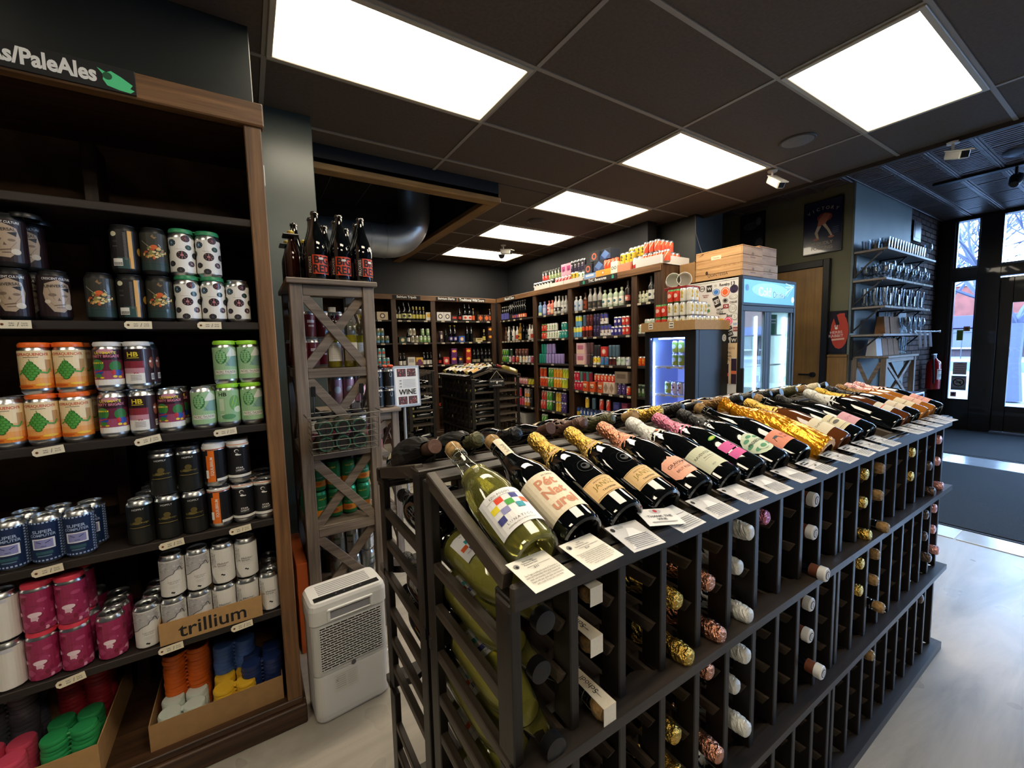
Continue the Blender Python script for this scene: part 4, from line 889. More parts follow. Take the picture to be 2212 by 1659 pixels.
# ---------------------------------------------------------------- cans
CR_, CH_ = .0325, .138
def can_prof(r, h, mi=1): return [(0, .004, 0), (r*.70, .004, 0), (r*.78, .0, 0), (r*.84, .002, 0), (r, .010, 0), (r, .013, mi), (r, h-.020, 0), (r*.97, h-.013, 0), (r*.82, h-.004, 0), (r*.86, h-.002, 0), (r*.86, h, 0), (r*.80, h, 0), (r*.78, h-.006, 0), (0, h-.006, 0)]
_tab = MB().box((-.008, -.012, -.0055), (.008, .010, -.0035), ALUD, .001).lathe([(0, -.003), (.004, -.003), (.004, -.0055)], 8, ALU).mesh('pull_tab')
class CanKind: pass
def can_kind(name, wrap, art, lid=ALU, r=CR_, h=CH_, bands=None, v0=None, v1=None, desc='', seg=30):
    K = CanKind(); K.name = name; K.r = r; K.h = h; K.desc = desc; v0 = .012 if v0 is None else v0; v1 = h-.016 if v1 is None else v1
    K.body = MB().lathe(can_prof(r, h, 0), seg, [lid]).mesh(name)
    b = MB(); bands = bands or [(0, 1, wrap)]
    for a, c, M in bands: b.wrap(r+.0002, v0+(v1-v0)*a, v0+(v1-v0)*c, M, seg)
    if art:
        ks = h/.157 if h > .13 else 1; mp = cylmap(r+.0004, v0, vs=ks); b.decal(art((v1-v0)/ks), mp)
    K.label = b.mesh('label'); return K
GROUPS = {}
def put_can(K, x, y, z, rot=0, lab=None, group=None, tab=True):
    o = obj('beer_can', K.body, loc=(x, y, z), rot=rad(rot)); obj('label', K.label, o)
    if tab: obj('pull_tab', _tab, o, (0, 0, K.h))
    tag(o, lab or K.desc, 'can', group); return o
def carrier(x, y, z, M, nx=2, ny=2, r=CR_, rot=0, lab='', group='plastic four-pack can carriers'):
    b = MB(); s = r*2.02
    for i in range(nx):
        for j in range(ny):
            o = ((i-(nx-1)/2)*s, (j-(ny-1)/2)*s, 0)
            b.lathe([(r*.88, -.010), (r*.97, -.011), (r*.99, -.004), (r*.90, .002), (r*.5, .003), (0, .0025)], 20, M, o=o)
    if nx > 1: b.box((-s*.3, -s*(ny-1)/2-.008, -.003), (s*.3, -s*(ny-1)/2+.008, .001), M, .001); b.box((-s*.3, s*(ny-1)/2-.008, -.003), (s*.3, s*(ny-1)/2+.008, .001), M, .001)
    if ny > 1: b.box((-s/2-.008, -s*.3, -.003), (-s/2+.008, s*.3, .001), M, .001); b.box((s/2-.008, -s*.3, -.003), (s/2+.008, s*.3, .001), M, .001)
    o = obj('can_carrier', b, loc=(x, y, z+.004), rot=rad(rot)); tag(o, lab, 'can carrier', group); return o
def mm(c, r=.42): return mat(c, r, .0, coat=.15)
def hop(cx, cy, s, M, D):
    out = [('e', cx, cy+.05*s, .50*s, .78*s, D)]
    for j, row in enumerate((1, 2, 3, 4, 3, 2, 1)):
        for i in range(row): x, y = cx+(i-(row-1)/2)*.30*s, cy+(.80-.27*j)*s; out.append(('e', x, y, .23*s, .19*s, D)); out.append(('e', x-.01*s, y+.02*s, .155*s, .135*s, M))
    return out
W = mm('#ecebe8'); BK = mm('#17161a'); MAR = mm('#4a1a2c'); CRM_ = mm('#f0dcb4'); ORG = mm('#e8731f'); REDO = mm('#cf4a1c'); HG = mm('#57a042'); HD = mm('#2f6b2a'); NAV = mm('#162a52'); LBLU = mm('#a9bfe6')
def art_skull(H): return [TXT('CRESCENT CULTURE', 0, H*.93, .007, W, 0, .062, .01), ('p', [(-.026, .10), (0, .113), (.024, .10), (.030, .07), (.026, .035), (.008, .012), (-.012, .014), (-.026, .04), (-.031, .07)], mm('#b09a84')), ('e', -.012, .066, .008, .005, mm('#7a6656')), ('e', .013, .064, .007, .004, mm('#7a6656')), ('p', [(0, .058), (.004, .048), (-.003, .048)], mm('#6a564a')), ('l', (-.02, .09), (-.008, .05), .0012, mm('#8a7664')), ('l', (.022, .06), (.008, .036), .0012, mm('#8a7664')), ('l', (-.024, .055), (-.012, .034), .0012, mm('#8a7664')),
     ('p', [(.006, .085), (.024, .09), (.022, .075)], BK), TXT('UNIVERSAL', -.002, .094, .009, BK, .08, .048, .01), ('r', 0, .035, .022, .003, mm('#6d5846'), .2), ('r', .002, .027, .016, .002, mm('#6d5846'), .1), ('e', .019, .030, .009, .009, mm('#cfc2b0')), ('e', -.022, .045, .006, .006, mm('#cfc2b0'))]
def art_food(H):
    rg = random.Random(5); out = [('r', 0, .015, .207, .030, mm('#263c3b')), ('r', .0, .022, .12, .001, BK)]
    for k in range(46):
        a = rg.uniform(0, 6.3); d = rg.uniform(0, 1)**.7; out.append(('e', .004+.030*d*math.cos(a), .058+.020*d*math.sin(a), rg.uniform(.002, .006), rg.uniform(.002, .005), mm(rg.choice(['#c98a4a', '#d9b06a', '#b5502e', '#8a8a4a', '#e0d0a0', '#6f7a42', '#c4673a']))))
    out += [('e', .004, .078, .008, .007, mm('#d0602c')), ('l', (-.026, .098), (-.008, .078), .0014, mm('#b9b49a')), ('l', (.014, .088), (.02, .078), .001, W), ('p', [(-.002, .112), (.003, .120), (.006, .108), (.012, .112), (.006, .104)], mm('#8a6a4a'))]
    return out
def art_food_side(H): return [('r', .018, H/2, .010, H*.98, mm('#d9a34a')), ('r', 0, .018, .03, .036, mm('#2b4a49'))]+[('e', -.020, .112, .008, .008, mm('#dcdcc4')), ('r', -.018, .088, .012, .006, mm('#3b3b40')), ('r', -.018, .072, .012, .004, mm('#54545a')), ('r', -.014, .020, .024, .024, W)]+[('r', -.023+.0024*k, .015, .0012, .010, INK) for k in range(9)]+[('r', .006, .03+.0045*k, .006, .002, mm('#77757a')) for k in range(20)]+[('e', .045, .06, .012, .014, mm('#a8843e'))]
def art_orn(H):
    out = []; rg = random.Random(2)
    for cx, cy, r, c in ((-.024, .100, .012, '#7fb4d8'), (.014, .116, .012, '#8a4a4a'), (.020, .086, .009, '#3f7a52'), (.002, .058, .0145, '#c07a80'), (-.026, .028, .010, '#4a4a52'), (.026, .030, .010, '#c79aa4'), (.040, .060, .011, '#5a5a62'), (-.044, .07, .012, '#4a8a62'), (.052, .1, .012, '#6aa4cc'), (-.06, .11, .01, '#c07a80'), (.065, .03, .012, '#3f7a52'), (-.062, .035, .012, '#8a4a4a'), (.08, .07, .012, '#4a4a52'), (-.085, .09, .012, '#7fb4d8'), (-.004, .006, .010, '#5a5a62')):
        out.append(('e', cx, cy, r, r, mm('#211c22'))); M = mm(c)
        for k in range(4): a = k*PI/4; out.append(('l', (cx-r*.85*math.cos(a), cy-r*.85*math.sin(a)), (cx+r*.85*math.cos(a), cy+r*.85*math.sin(a)), r*.13, M))
        out.append(('e', cx, cy, r*.45, r*.45, mm('#211c22'))); out.append(('e', cx, cy, r*.3, r*.3, M))
    out.append(TXT('Holiday & Knock', -.002, .0775, .003, INK, 0, .026)); return out
def art_quench(H): return [TXT("HOPRAQUENCH'R", 0, .106, .011, REDO, 0, .074, .02), ('r', 0, .0975, .03, .0014, INK), ('r', .034, .07, .014, .04, mm('#c9a070')), ('r', -.036, .066, .010, .03, mm('#d9b080'))]+hop(-.002, .056, .030, HG, HD)+[('l', (.014, .052), (.030, .048), .005, HG), ('l', (.030, .048), (.036, .062), .004, HG), ('l', (-.018, .052), (-.030, .044), .004, HG), ('l', (0, .078), (-.003, .092), .0015, HD), ('e', .02, .012, .016, .004, mm('#f3c43c')), ('e', -.02, .008, .02, .004, mm('#c95a1c'))]
def art_brig(H): return [('e', 0, .112, .02, .008, mm('#c98aa0')), TXT('ULTIMATE', 0, .107, .0085, mm('#e8d23a'), 0, .050, .02), TXT('PARTY BRIGADE', 0, .096, .0090, mm('#e08aa0'), 0, .066, .02), ('e', -.020, .066, .016, .020, mm('#3f8a42')), ('r', -.020, .074, .031, .005, mm('#e8d23a')), ('e', -.020, .044, .014, .009, mm('#2f4fa8')), ('r', -.020, .046, .024, .004, mm('#c0282c'), .2), ('e', -.02, .032, .010, .007, mm('#3f8a42')), ('e', -.031, .025, .005, .003, mm('#e8c83a')), ('e', -.010, .025, .005, .003, mm('#e8c83a')),
     ('e', .022, .062, .015, .018, mm('#357a3a')), ('e', .026, .040, .011, .010, mm('#2f4fa8')), ('e', .016, .042, .005, .009, mm('#c0282c')), ('e', .018, .028, .005, .004, mm('#e8c83a')), ('e', .03, .026, .005, .004, mm('#e8c83a')), ('e', .065, .06, .014, .018, mm('#357a3a')), ('e', -.065, .06, .014, .018, mm('#357a3a'))]+[('l', (-.034+.006*k, .054), (-.028+.006*k, .078), .0008, mm('#235a2a')) for k in range(4)]
def art_brig_side(H): return [('r', .045, H/2, .055, H, mm('#3a2528')), TXT('HB', -.008, .100, .016, mm('#e8d23a'), 0, None, .03), ('r', -.008, .088, .03, .0016, mm('#e8d23a')), TXT('IPA', -.002, .036, .006, mm('#b03a58'), 0, None, .02)]+[('r', -.004, .028-.005*k, .026, .0015, mm('#8a7a80')) for k in range(4)]+[('r', .044, .022, .018, .022, W)]+[('r', .037+.0022*k, .022, .001, .014, INK) for k in range(7)]+[('e', .04, .07, .01, .02, mm('#9a5a4a')), ('e', .035, .075, .004, .004, W), ('e', .066, .05, .012, .03, mm('#3f6a3a'))]
PALE = mm('#9fc79a'); DKG = mm('#3c7a4c')
def art_pac(H):
    out = [('p', [(.004, .085), (.022, .118), (.04, .10), (.06, .12), (.08, .085)], mm('#e6ece6')), ('p', [(.0, .05), (.02, .085), (.08, .09), (.08, .04)], mm('#7fa8a4'))]
    out += [('e', -.010, .082, .017, .026, DKG)]
    for j, row in enumerate((2, 3, 3, 3, 2, 1)):
        for i in range(row): out.append(('e', -.010+(i-(row-1)/2)*.0095, .101-.0078*j, .0045, .0042, mm('#8cc48a')))
    out += [('l', (-.012, .105), (.0, .118), .0015, DKG), ('l', (0, .07), (.012, .05), .001, DKG), ('r', .002, .026, .064, .016, mm('#e6e6da')), TXT('PACIFIC·THUNDER', .002, .027, .009, INK, 0, .058, .0), ('r', .002, .0205, .03, .0008, INK)]
    return out
def art_pac_side(H): return [TXT('HB', -.014, .104, .014, INK, 0, None, .02), ('r', -.018, .065, .014, .045, mm('#c9dcc2')), ('r', -.016, .022, .012, .014, W)]+[('r', -.020+.002*k, .022, .001, .010, INK) for k in range(5)]+[('e', .02, .07, .016, .03, mm('#6fa868')), ('e', .03, .045, .014, .012, mm('#dfe9d4')), ('l', (.01, .06), (.022, .1), .0016, mm('#b6d43a')), ('l', (.016, .05), (.028, .085), .0016, mm('#b6d43a')), ('e', 0, .02, .02, .01, mm('#5c9a6a'))]
def art_super(H):
    out = []
    for k in range(26): out.append(('r', -.1+.008*k, .128, .0045, .005, LBLU)); out.append(('r', -.1+.008*k, .006, .0045, .005, LBLU))
    for k in range(14): out.append(('r', .036, .008+.009*k, .005, .005, LBLU)); out.append(('r', .043, .0125+.009*k, .005, .005, LBLU)); out.append(('r', -.038, .008+.009*k, .005, .005, LBLU))
    out += [TXT('SUPER', .0, .100, .0105, LBLU, 0, None, .02), TXT('COMPUTER', .0, .088, .0085, LBLU, 0, .052, .02), ('r', -.0, .060, .046, .034, mm('#e9ebf6')), ('r', -.0, .060, .038, .027, mm('#8c90cc')), ('l', (-.014, .068), (-.004, .062), .0018, NAV), ('l', (.014, .068), (.004, .062), .0018, NAV), ('l', (-.005, .052), (.006, .052), .0015, NAV), ('r', 0, .030, .034, .010, mm('#2d5a6a')), ('r', 0, .020, .028, .004, mm('#5a7a9a'))]
    return out
GLD = mm('#5c5026')
def art_hopfly(H): return [TXT('HOPFLY', 0, .117, .0062, mm('#c9c9c9'), 0, None, .02), ('e', 0, .082, .009, .009, GLD), ('e', -.004, .07, .012, .006, GLD), TXT('Golden Reign', .0, .068, .008, mm('#8a7a3a'), .04, .052), ('r', .0, .053, .052, .0013, mm('#a8924a')), ('r', 0, .02, .09, .05, mm('#1b1b18'))]
def art_equil(H): return [('r', 0, .128, .207, .008, W), ('r', 0, .122, .207, .003, mm('#c4502c')), ('r', -.010, H/2, .024, H, ORG), TXT('EQUILIBRIUM', -.006, H/2, .010, W, PI/2, .11, .01), ('r', -.020, .11, .008, .02, BK), ('r', -.02, .03, .008, .03, W), ('r', .03, .006, .05, .010, W)]
def art_star(H): return [('r', 0, .128, .207, .010, W), ('r', 0, .130, .207, .003, mm('#d88a5c')), ('r', 0, .008, .207, .010, W), ('e', -.004, .106, .0065, .0065, W), ('e', -.003, .105, .005, .005, BK), ('e', -.003, .092, .005, .004, W), ('e', .003, .090, .006, .002, W), TXT('STAR', .002, .040, .0065, W, 0, None, .02), TXT('LIGHT', .003, .031, .0065, W, 0, None, .02), ('r', .004, .0245, .03, .0008, mm('#8a8a8a'))]
def art_pink(H):
    rg = random.Random(9); out = []
    for k in range(60): out.append(('e', rg.uniform(-.1, .1), rg.uniform(.006, .125), rg.uniform(.004, .014), rg.uniform(.004, .012), mm(rg.choice(['#a83868', '#d07aa0', '#8a1f48', '#e0a8c0', '#b84a78', '#7a1838']))))
    out += [('e', 0, .058, .014, .008, mm('#ecd4e0')), ('r', -.006, .05, .003, .022, mm('#ecd4e0')), ('r', .004, .048, .003, .024, mm('#ecd4e0')), ('e', .0, .045, .008, .006, mm('#e4c0d0')), TXT('Trillium', 0, .088, .004, mm('#6a1838'))]
    return out
GRY = mm('#b4b3b6')
def art_tri_a(H):
    rg = random.Random(4); out = [('p', [(-.036, .058), (-.02, .066), (-.008, .078), (.008, .084), (.018, .096), (.034, .09), (.036, .128), (-.036, .128)], GRY)]
    for k in range(50): out.append(('e', rg.uniform(-.034, .034), rg.uniform(.092, .126), rg.uniform(.001, .004), rg.uniform(.001, .003), mm(rg.choice(['#c9c8ca', '#9a999e', '#a5a4a8']))))
    pts = [(-.036, .058), (-.02, .066), (-.014, .073), (-.006, .078), (.006, .082), (.010, .092), (.018, .096), (.022, .104), (.026, .100), (.03, .086), (.036, .092)]
    out += [('l', a, b, .0022, mm('#4a4a50')) for a, b in zip(pts, pts[1:])]
    out += [TXT('FORT POINT\nPALE ALE', .006, .050, .010, mm('#77767a'), 0, .03), ('r', .006, .036, .024, .001, GRY), ('r', .004, .031, .02, .001, GRY), ('e', -.0, .014, .003, .003, INK), ('e', .004, .012, .003, .003, INK)]
    return out
def art_tri_b(H):
    rg = random.Random(6); out = [('e', -.030, .09, .012, .03, mm('#c9c8c6')), ('p', [(-.04, .04), (-.018, .0), (-.045, 0)], mm('#8f8e90'))]
    for k in range(24): out.append(('e', -.028+rg.uniform(-.01, .01), rg.uniform(.05, .12), rg.uniform(.001, .004), rg.uniform(.001, .003), mm(rg.choice(['#b4b2ae', '#a19f9c']))))
    out += [TXT('Melcher', .002, .076, .0068, INK, 0, .034), TXT('Street', -.002, .068, .0068, INK, 0, .026), ('r', .002, .060, .03, .0008, GRY), ('r', 0, .052, .018, .0008, GRY), ('e', -.003, .034, .003, .003, INK), ('e', .002, .031, .003, .003, INK)]
    return out
K_SK = can_kind('beer_can', mm('#241417'), art_skull, BLACKP, v1=CH_-.016, desc='dark brown tall can with a bone-coloured skull drawing')
K_FD = can_kind('beer_can', mm('#33342e'), art_food, BLACKP, v1=CH_-.016, desc='dark grey-green can with a still life of food')
K_FS = can_kind('beer_can', mm('#1f1c1e'), art_food_side, BLACKP, v1=CH_-.016, desc='dark can turned to its barcode side with a yellow stripe')
K_OR = can_kind('beer_can', W, art_orn, ALU, v1=CH_-.022, desc='white can covered in dark snowflake discs')
K_QU = can_kind('beer_can', CRM_, art_quench, ALU, bands=[(0, .12, mm('#e8862a')), (.12, .28, mm('#eea55a')), (.28, .5, mm('#f0bd80')), (.5, 1, mm('#f2dcb0'))], v0=.018, desc='cream and orange can with a green hop cone')
K_BR = can_kind('beer_can', MAR, art_brig, ALU, bands=[(0, .16, W), (.16, .4, mm('#a04a68')), (.4, .7, mm('#6a2440')), (.7, 1, mm('#341420'))], v0=.018, desc='maroon can with green hop figures')
K_BS = can_kind('beer_can', MAR, art_brig_side, ALU, bands=[(0, .3, W), (.3, .45, mm('#c890a0')), (.45, .65, mm('#8a2c3c')), (.65, 1, mm('#2a1820'))], v0=.018, desc='maroon and white can with yellow HB letters')
K_PA = can_kind('beer_can', PALE, art_pac, ALU, v0=.018, desc='pale green can with a hop cone and a mountain')
K_PS = can_kind('beer_can', PALE, art_pac_side, ALU, v0=.018, desc='pale green can turned to its HB letters')
K_SU = can_kind('beer_can', NAV, art_super, ALU, v0=.008, desc='navy can with a checked border and a lilac computer screen')
K_HF = can_kind('beer_can', mm('#101110'), art_hopfly, ALU, v0=.008, v1=CH_-.018, desc='black can with small white lettering and a dull gold line')
K_EQ = can_kind('beer_can', BK, art_equil, ALU, v0=.018, desc='black can with a vertical orange lettered stripe')
K_ST = can_kind('beer_can', BK, art_star, ALU, v0=.018, desc='black can with white bands and a small crescent')
K_PK = can_kind('beer_can', mm('#9c2a58'), art_pink, ALU, v0=.006, desc='blotched magenta can with a white smudge')
K_TA = can_kind('beer_can', mm('#dedcd9'), art_tri_a, ALU, v0=.006, desc='white can with a grey sky and a dark mountain line')
K_TB = can_kind('beer_can', mm('#e0deda'), art_tri_b, ALU, v0=.006, desc='white can with small black lettering and a grey edge')
K_WH = can_kind('beer_can', mm('#dedbd6'), lambda H: [('r', 0, .12, .04, .0008, GRY), ('e', 0, .125, .02, .006, mm('#c4c6d4'))], ALU, v0=.006, desc='plain white can')
# rows on the left shelving: computed positions (world metres)
LEFT = [(1, 'SK', -0.52, 0, 0, 0), (1, 'SK', -0.444, 0, 0, 28), (1, 'SK', -0.517, 0, 1, 0), (1, 'SK', -0.505, 1, 0, 0), (1, 'SK', -0.5, 1, 1, 0), (1, 'FD', -0.3494, 0, 0, 0), (1, 'FD', -0.2145, 0, 0, 0), (1, 'FS', -0.2819, 0, 0, 0), (1, 'FS', -0.2855, 0, 1, 0), (1, 'FD', -0.218, 0, 1, 0), (1, 'OR', -0.1472, 0, 0, 0), (1, 'OR', -0.08, 0, 0, 0), (1, 'OR', -0.0128, 0, 0, 0), (1, 'OR', -0.1507, 0, 1, 0), (1, 'OR', -0.0835, 0, 1, 0), (1, 'OR', -0.1565, 1, 0, 0), (1, 'OR', -0.0893, 1, 0, 0), (1, 'OR', -0.021, 1, 0, 0), (1, 'OR', -0.151, 1, 1, 0), (1, 'FD', -0.224, 1, 0, 0), (1, 'FD', -0.2912, 1, 0, 0), (2, 'QU', -0.5624, 0, 0, 0), (2, 'QU', -0.4951, 0, 0, 0), (2, 'QU', -0.4276, 0, 0, 0), (2, 'QU', -0.4968, 0, 1, 0), (2, 'QU', -0.4293, 0, 1, 0), (2, 'QU', -0.5594, 1, 0, 0), (2, 'QU', -0.4921, 1, 0, 0), (2, 'QU', -0.4246, 1, 0, 0), (2, 'QU', -0.4958, 1, 1, 0), (2, 'QU', -0.4283, 1, 1, 0), (2, 'BR', -0.3493, 0, 0, 0), (2, 'BR', -0.2145, 0, 0, 0), (2, 'BS', -0.282, 0, 0, 0), (2, 'BR', -0.3488, 0, 1, 0), (2, 'BS', -0.2812, 0, 1, 0), (2, 'BR', -0.205, 1, 0, 0), (2, 'BS', -0.275, 1, 1, 0), (2, 'BR', -0.338, 1, 0, 0), (2, 'PA', -0.1318, 0, 0, 0), (2, 'PA', 0.003, 0, 0, 0), (2, 'PS', -0.0643, 0, 0, 0), (2, 'PA', -0.0638, 0, 1, 0), (2, 'PA', 0.0038, 0, 1, 0), (2, 'PA', -0.111, 1, 0, 0), (2, 'PA', -0.005, 1, 0, 0), (2, 'PA', 0.0, 1, 1, 0), (3, 'SU', -0.5839, 0, 0, 0), (3, 'SU', -0.5164, 0, 0, 0), (3, 'SU', -0.4491, 0, 0, 0), (3, 'SU', -0.5738, 1, 0, 0), (3, 'SU', -0.5063, 1, 0, 0), (3, 'SU', -0.439, 1, 0, 0), (3, 'SU', -0.6512, 0, 0, 0), (3, 'HF', -0.3134, 0, 0, 0), (3, 'HF', -0.2458, 0, 0, 0), (3, 'HF', -0.1784, 0, 0, 0), (3, 'HF', -0.2503, 0, 1, 0), (3, 'HF', -0.1828, 0, 1, 0), (3, 'HF', -0.3053, 1, 0, 0), (3, 'HF', -0.2377, 1, 0, 0), (3, 'HF', -0.302, 2, 0, 0), (3, 'HF', -0.304, 3, 0, 0), (3, 'EQ', -0.1112, 0, 0, 0), (3, 'ST', -0.044, 0, 0, 0), (3, 'ST', 0.018, 0, 0, 0), (3, 'EQ', -0.1155, 0, 1, 0), (3, 'ST', -0.0483, 0, 1, 0), (3, 'ST', 0.018, 1, 0, 0), (3, 'ST', 0.018, 2, 0, 0), (3, 'ST', -0.0333, 1, 0, 0), (3, 'EQ', -0.1008, 1, 0, 0), (4, 'WH', -0.6189, 0, 0, 0), (4, 'WH', -0.6178, 0, 1, 0), (4, 'PK', -0.5517, 0, 0, 0), (4, 'PK', -0.4842, 0, 0, 0), (4, 'PK', -0.5503, 0, 1, 0), (4, 'PK', -0.483, 0, 1, 0), (4, 'PK', -0.407, 0, 0, 0), (4, 'PK', -0.407, 1, 0, 0), (4, 'PK', -0.413, 2, 0, 0), (4, 'PK', -0.4748, 1, 0, 0), (4, 'PK', -0.48, 1, 1, 0), (4, 'PK', -0.5423, 1, 0, 0), (4, 'PK', -0.486, 3, 0, 0), (4, 'TA', -0.2559, 0, 0, 0), (4, 'TA', -0.1883, 0, 0, 0), (4, 'TB', -0.121, 0, 0, 0), (4, 'TB', -0.0538, 0, 0, 0), (4, 'TA', -0.2514, 0, 1, 0), (4, 'TA', -0.1842, 0, 1, 0), (4, 'TB', -0.1167, 0, 1, 0), (4, 'TB', -0.0495, 0, 1, 0), (4, 'TA', -0.3232, 0, 0, 0), (4, 'TB', 0.0135, 0, 0, 0), (4, 'TA', -0.313, 1, 0, 0), (4, 'TA', -0.312, 2, 0, 0), (4, 'TB', 0.018, 1, 0, 0), (4, 'TB', 0.018, 2, 0, 0)]
KM = {'SK': K_SK, 'FD': K_FD, 'FS': K_FS, 'OR': K_OR, 'QU': K_QU, 'BR': K_BR, 'BS': K_BS, 'PA': K_PA, 'PS': K_PS, 'SU': K_SU, 'HF': K_HF, 'EQ': K_EQ, 'ST': K_ST, 'PK': K_PK, 'TA': K_TA, 'TB': K_TB, 'WH': K_WH}
LV = {1: 1.465, 2: 1.12, 3: .785, 4: .45, 5: .10}; LN = {1: 'second', 2: 'third', 3: 'fourth', 4: 'fifth', 5: 'bottom'}
cnt = {}
for (lev, kn, x, row, lay, rt) in sorted(LEFT, key=lambda q: (q[0], q[1], q[4], q[3], q[2])):
    K = KM[kn]; key = (lev, kn, lay, row); cnt[key] = cnt.get(key, 0)+1
    pos = ORD[cnt[key]-1]; 
    where = {(0, 0): 'front lower row', (1, 0): 'front upper row', (0, 1): 'lower row behind', (1, 1): 'upper row behind', (0, 2): 'lower row at the back', (0, 3): 'deepest row'}.get((lay, row), 'back row')
    lab = '%s, %s in its %s, %s shelf' % (K.desc, pos, where, LN[lev])
    ws = lab.split()
    if len(ws) > 16: lab = '%s, %s, %s, %s shelf' % (' '.join(K.desc.split()[:7]), pos, where, LN[lev])
    ws = lab.split(); lab = ' '.join(ws[:16])
    put_can(K, x, YL+.052+row*.067, LV[lev]+lay*(CH_+.0035), rt, lab, '%s on the beer shelving' % K.desc)
def car(x, row, lev, lay, M, lab, ny=2): carrier(x, YL+.052+(row+.5 if ny == 2 else row)*.067, LV[lev]+(lay+1)*(CH_+.0035)-.0035, M, 2, ny, lab=lab)
def c2(c): return mat(c, .35)
car(-0.1171, 0, 1, 1, c2('#2f8a5c'), 'green plastic carrier topping the upper pair of snowflake cans')
car(-0.1136, 0, 1, 0, c2('#2f8a5c'), 'green plastic carrier between the two layers of snowflake cans')
car(-0.4631, 0, 2, 1, c2('#ee6a24'), 'orange plastic carrier topping the cream hop cans')
car(-0.4613, 0, 2, 0, c2('#ee6a24'), 'orange plastic carrier between layers of the cream hop cans')
car(-0.315, 0, 2, 1, c2('#d8d8da'), 'silvery carrier topping the maroon cans')
car(-0.03, 0, 2, 1, c2('#9ade3c'), 'lime green carrier topping the pale green cans')
car(-0.0306, 0, 2, 0, c2('#9ade3c'), 'lime green carrier between layers of pale green cans')
car(-0.2166, 0, 3, 1, c2('#1c1c1e'), 'black carrier topping the black gold-line cans')
car(-0.0819, 0, 3, 1, c2('#e2e2e4'), 'white carrier topping the orange-striped can')
car(-0.5167, 0, 4, 1, c2('#dc3f55'), 'red carrier topping the upper magenta cans')
car(-0.518, 0, 4, 0, c2('#dc3f55'), 'red carrier between the layers of magenta cans')
car(-0.517, 0, 1, 1, c2('#17171a'), 'black carrier topping the skull cans')
# tags along the shelf edges
TG = {}
def price_tag(x, y, z, rot, big=1, tilt=0, lab='', loose=False, nrm=0):
    k = (big,)
    if k not in TG:
        w_, h_ = .062*big, .022*big; b = MB(); b.prism([(-w_/2, -h_*.22), (-w_/2+.006*big, -h_/2), (w_/2, -h_/2), (w_/2, h_/2), (-w_/2+.006*big, h_/2), (-w_/2, h_*.22)], -.001, 0, TAG, 'y')
        s = big; fm = flatmap((0, -.001, 0), (1, 0, 0), (0, 0, 1))
        b.decal([('e', -w_/2+.009*s, 0, .0035*s, .0035*s, mat('#a06a4a', .8)), ('e', -w_/2+.009*s, 0, .0018*s, .0018*s, INK), TXT('Singles', -.005*s, .003*s, .0036*s, TAGI, 0, .018*s, .02), TXT('$4.49', -.005*s, -.003*s, .0038*s, TAGI, 0, .016*s, .02), TXT('/', .007*s, 0, .011*s, TAGI), TXT('4-packs', .019*s, .003*s, .0036*s, TAGI, 0, .018*s, .02), TXT('$17.95', .019*s, -.003*s, .0038*s, TAGI, 0, .017*s, .02)], fm)
        TG[k] = b.mesh('price_tag')
    o = obj('price_tag', TG[k]); o.matrix_basis = Matrix.Translation((x, y, z)) @ Matrix.Rotation(nrm, 4, 'Z') @ Matrix.Rotation(tilt, 4, 'Y'); tag(o, lab, 'price tag', 'cream price tags'); return o
LT = [(-0.512, 1, 0.0), (-0.265, 1, 0.0), (-0.094, 1, 0.0), (-0.479, 2, -6.0), (-0.27, 2, -9.6), (-0.077, 2, -3.5999999999999996), (-0.509, 3, -4.8), (-0.239, 3, -6.0), (-0.059, 3, -4.8), (-0.491, 4, -8.4), (-0.266, 4, -3.5999999999999996), (-0.077, 4, -3.5999999999999996)]
LTC = {}
for (x, lev, tl_) in LT:
    LTC[lev] = LTC.get(lev, 0)+1
    price_tag(x, YL+.002, LV[lev]-.012, 0, 1.0, rad(tl_), 'cream tag hanging on the %s beer shelf edge, %s from the wall end' % (LN[lev], ORD[LTC[lev]-1]))
# cardboard sign box, cartons of carriers
CBD = mat('#b08a5c', .8, noise=.05, nscale=40); CBD2 = mat('#9c784e', .85, noise=.06, nscale=30)
def tray(x0, y0, z0, x1, y1, h, M, lab, txt=None, name='cardboard_tray', rot=0, t_=.003, cat='tray'):
    w_, d = x1-x0, y1-y0; o = empty(name, (x0, y0, z0), rot)
    obj('base', bx((0, 0, 0), (w_, d, t_), M), o)
    for a, b in (((0, 0, t_), (w_, t_, h)), ((0, d-t_, t_), (w_, d, h)), ((0, t_, t_), (t_, d-t_, h)), ((w_-t_, t_, t_), (w_, d-t_, h))): obj('side', bx(a, b, M), o)
    if txt: obj('lettering', MB().decal(txt, flatmap((w_/2, -.0002, h/2), (1, 0, 0), (0, 0, 1))), o)
    tag(o, lab, cat); return o
tray(-.292, YL+.008, .45, -.015, YL+.27, .072, CBD, 'brown cardboard tray lettered in black, holding white cans', [TXT('trillium', 0, -.002, .046, INK, 0, .225, .012)], rot=0)
tray(-.345, YL+.03, .10, .030, YL+.42, .088, CBD2, 'brown cardboard carton of coloured plastic carriers beside the corner post', rot=0)
tray(-1.06, YL-.0+.01, .10, -.455, YL+.42, .11, CBD, 'brown cardboard carton of carriers at the bottom of the beer shelving', rot=rad(0))
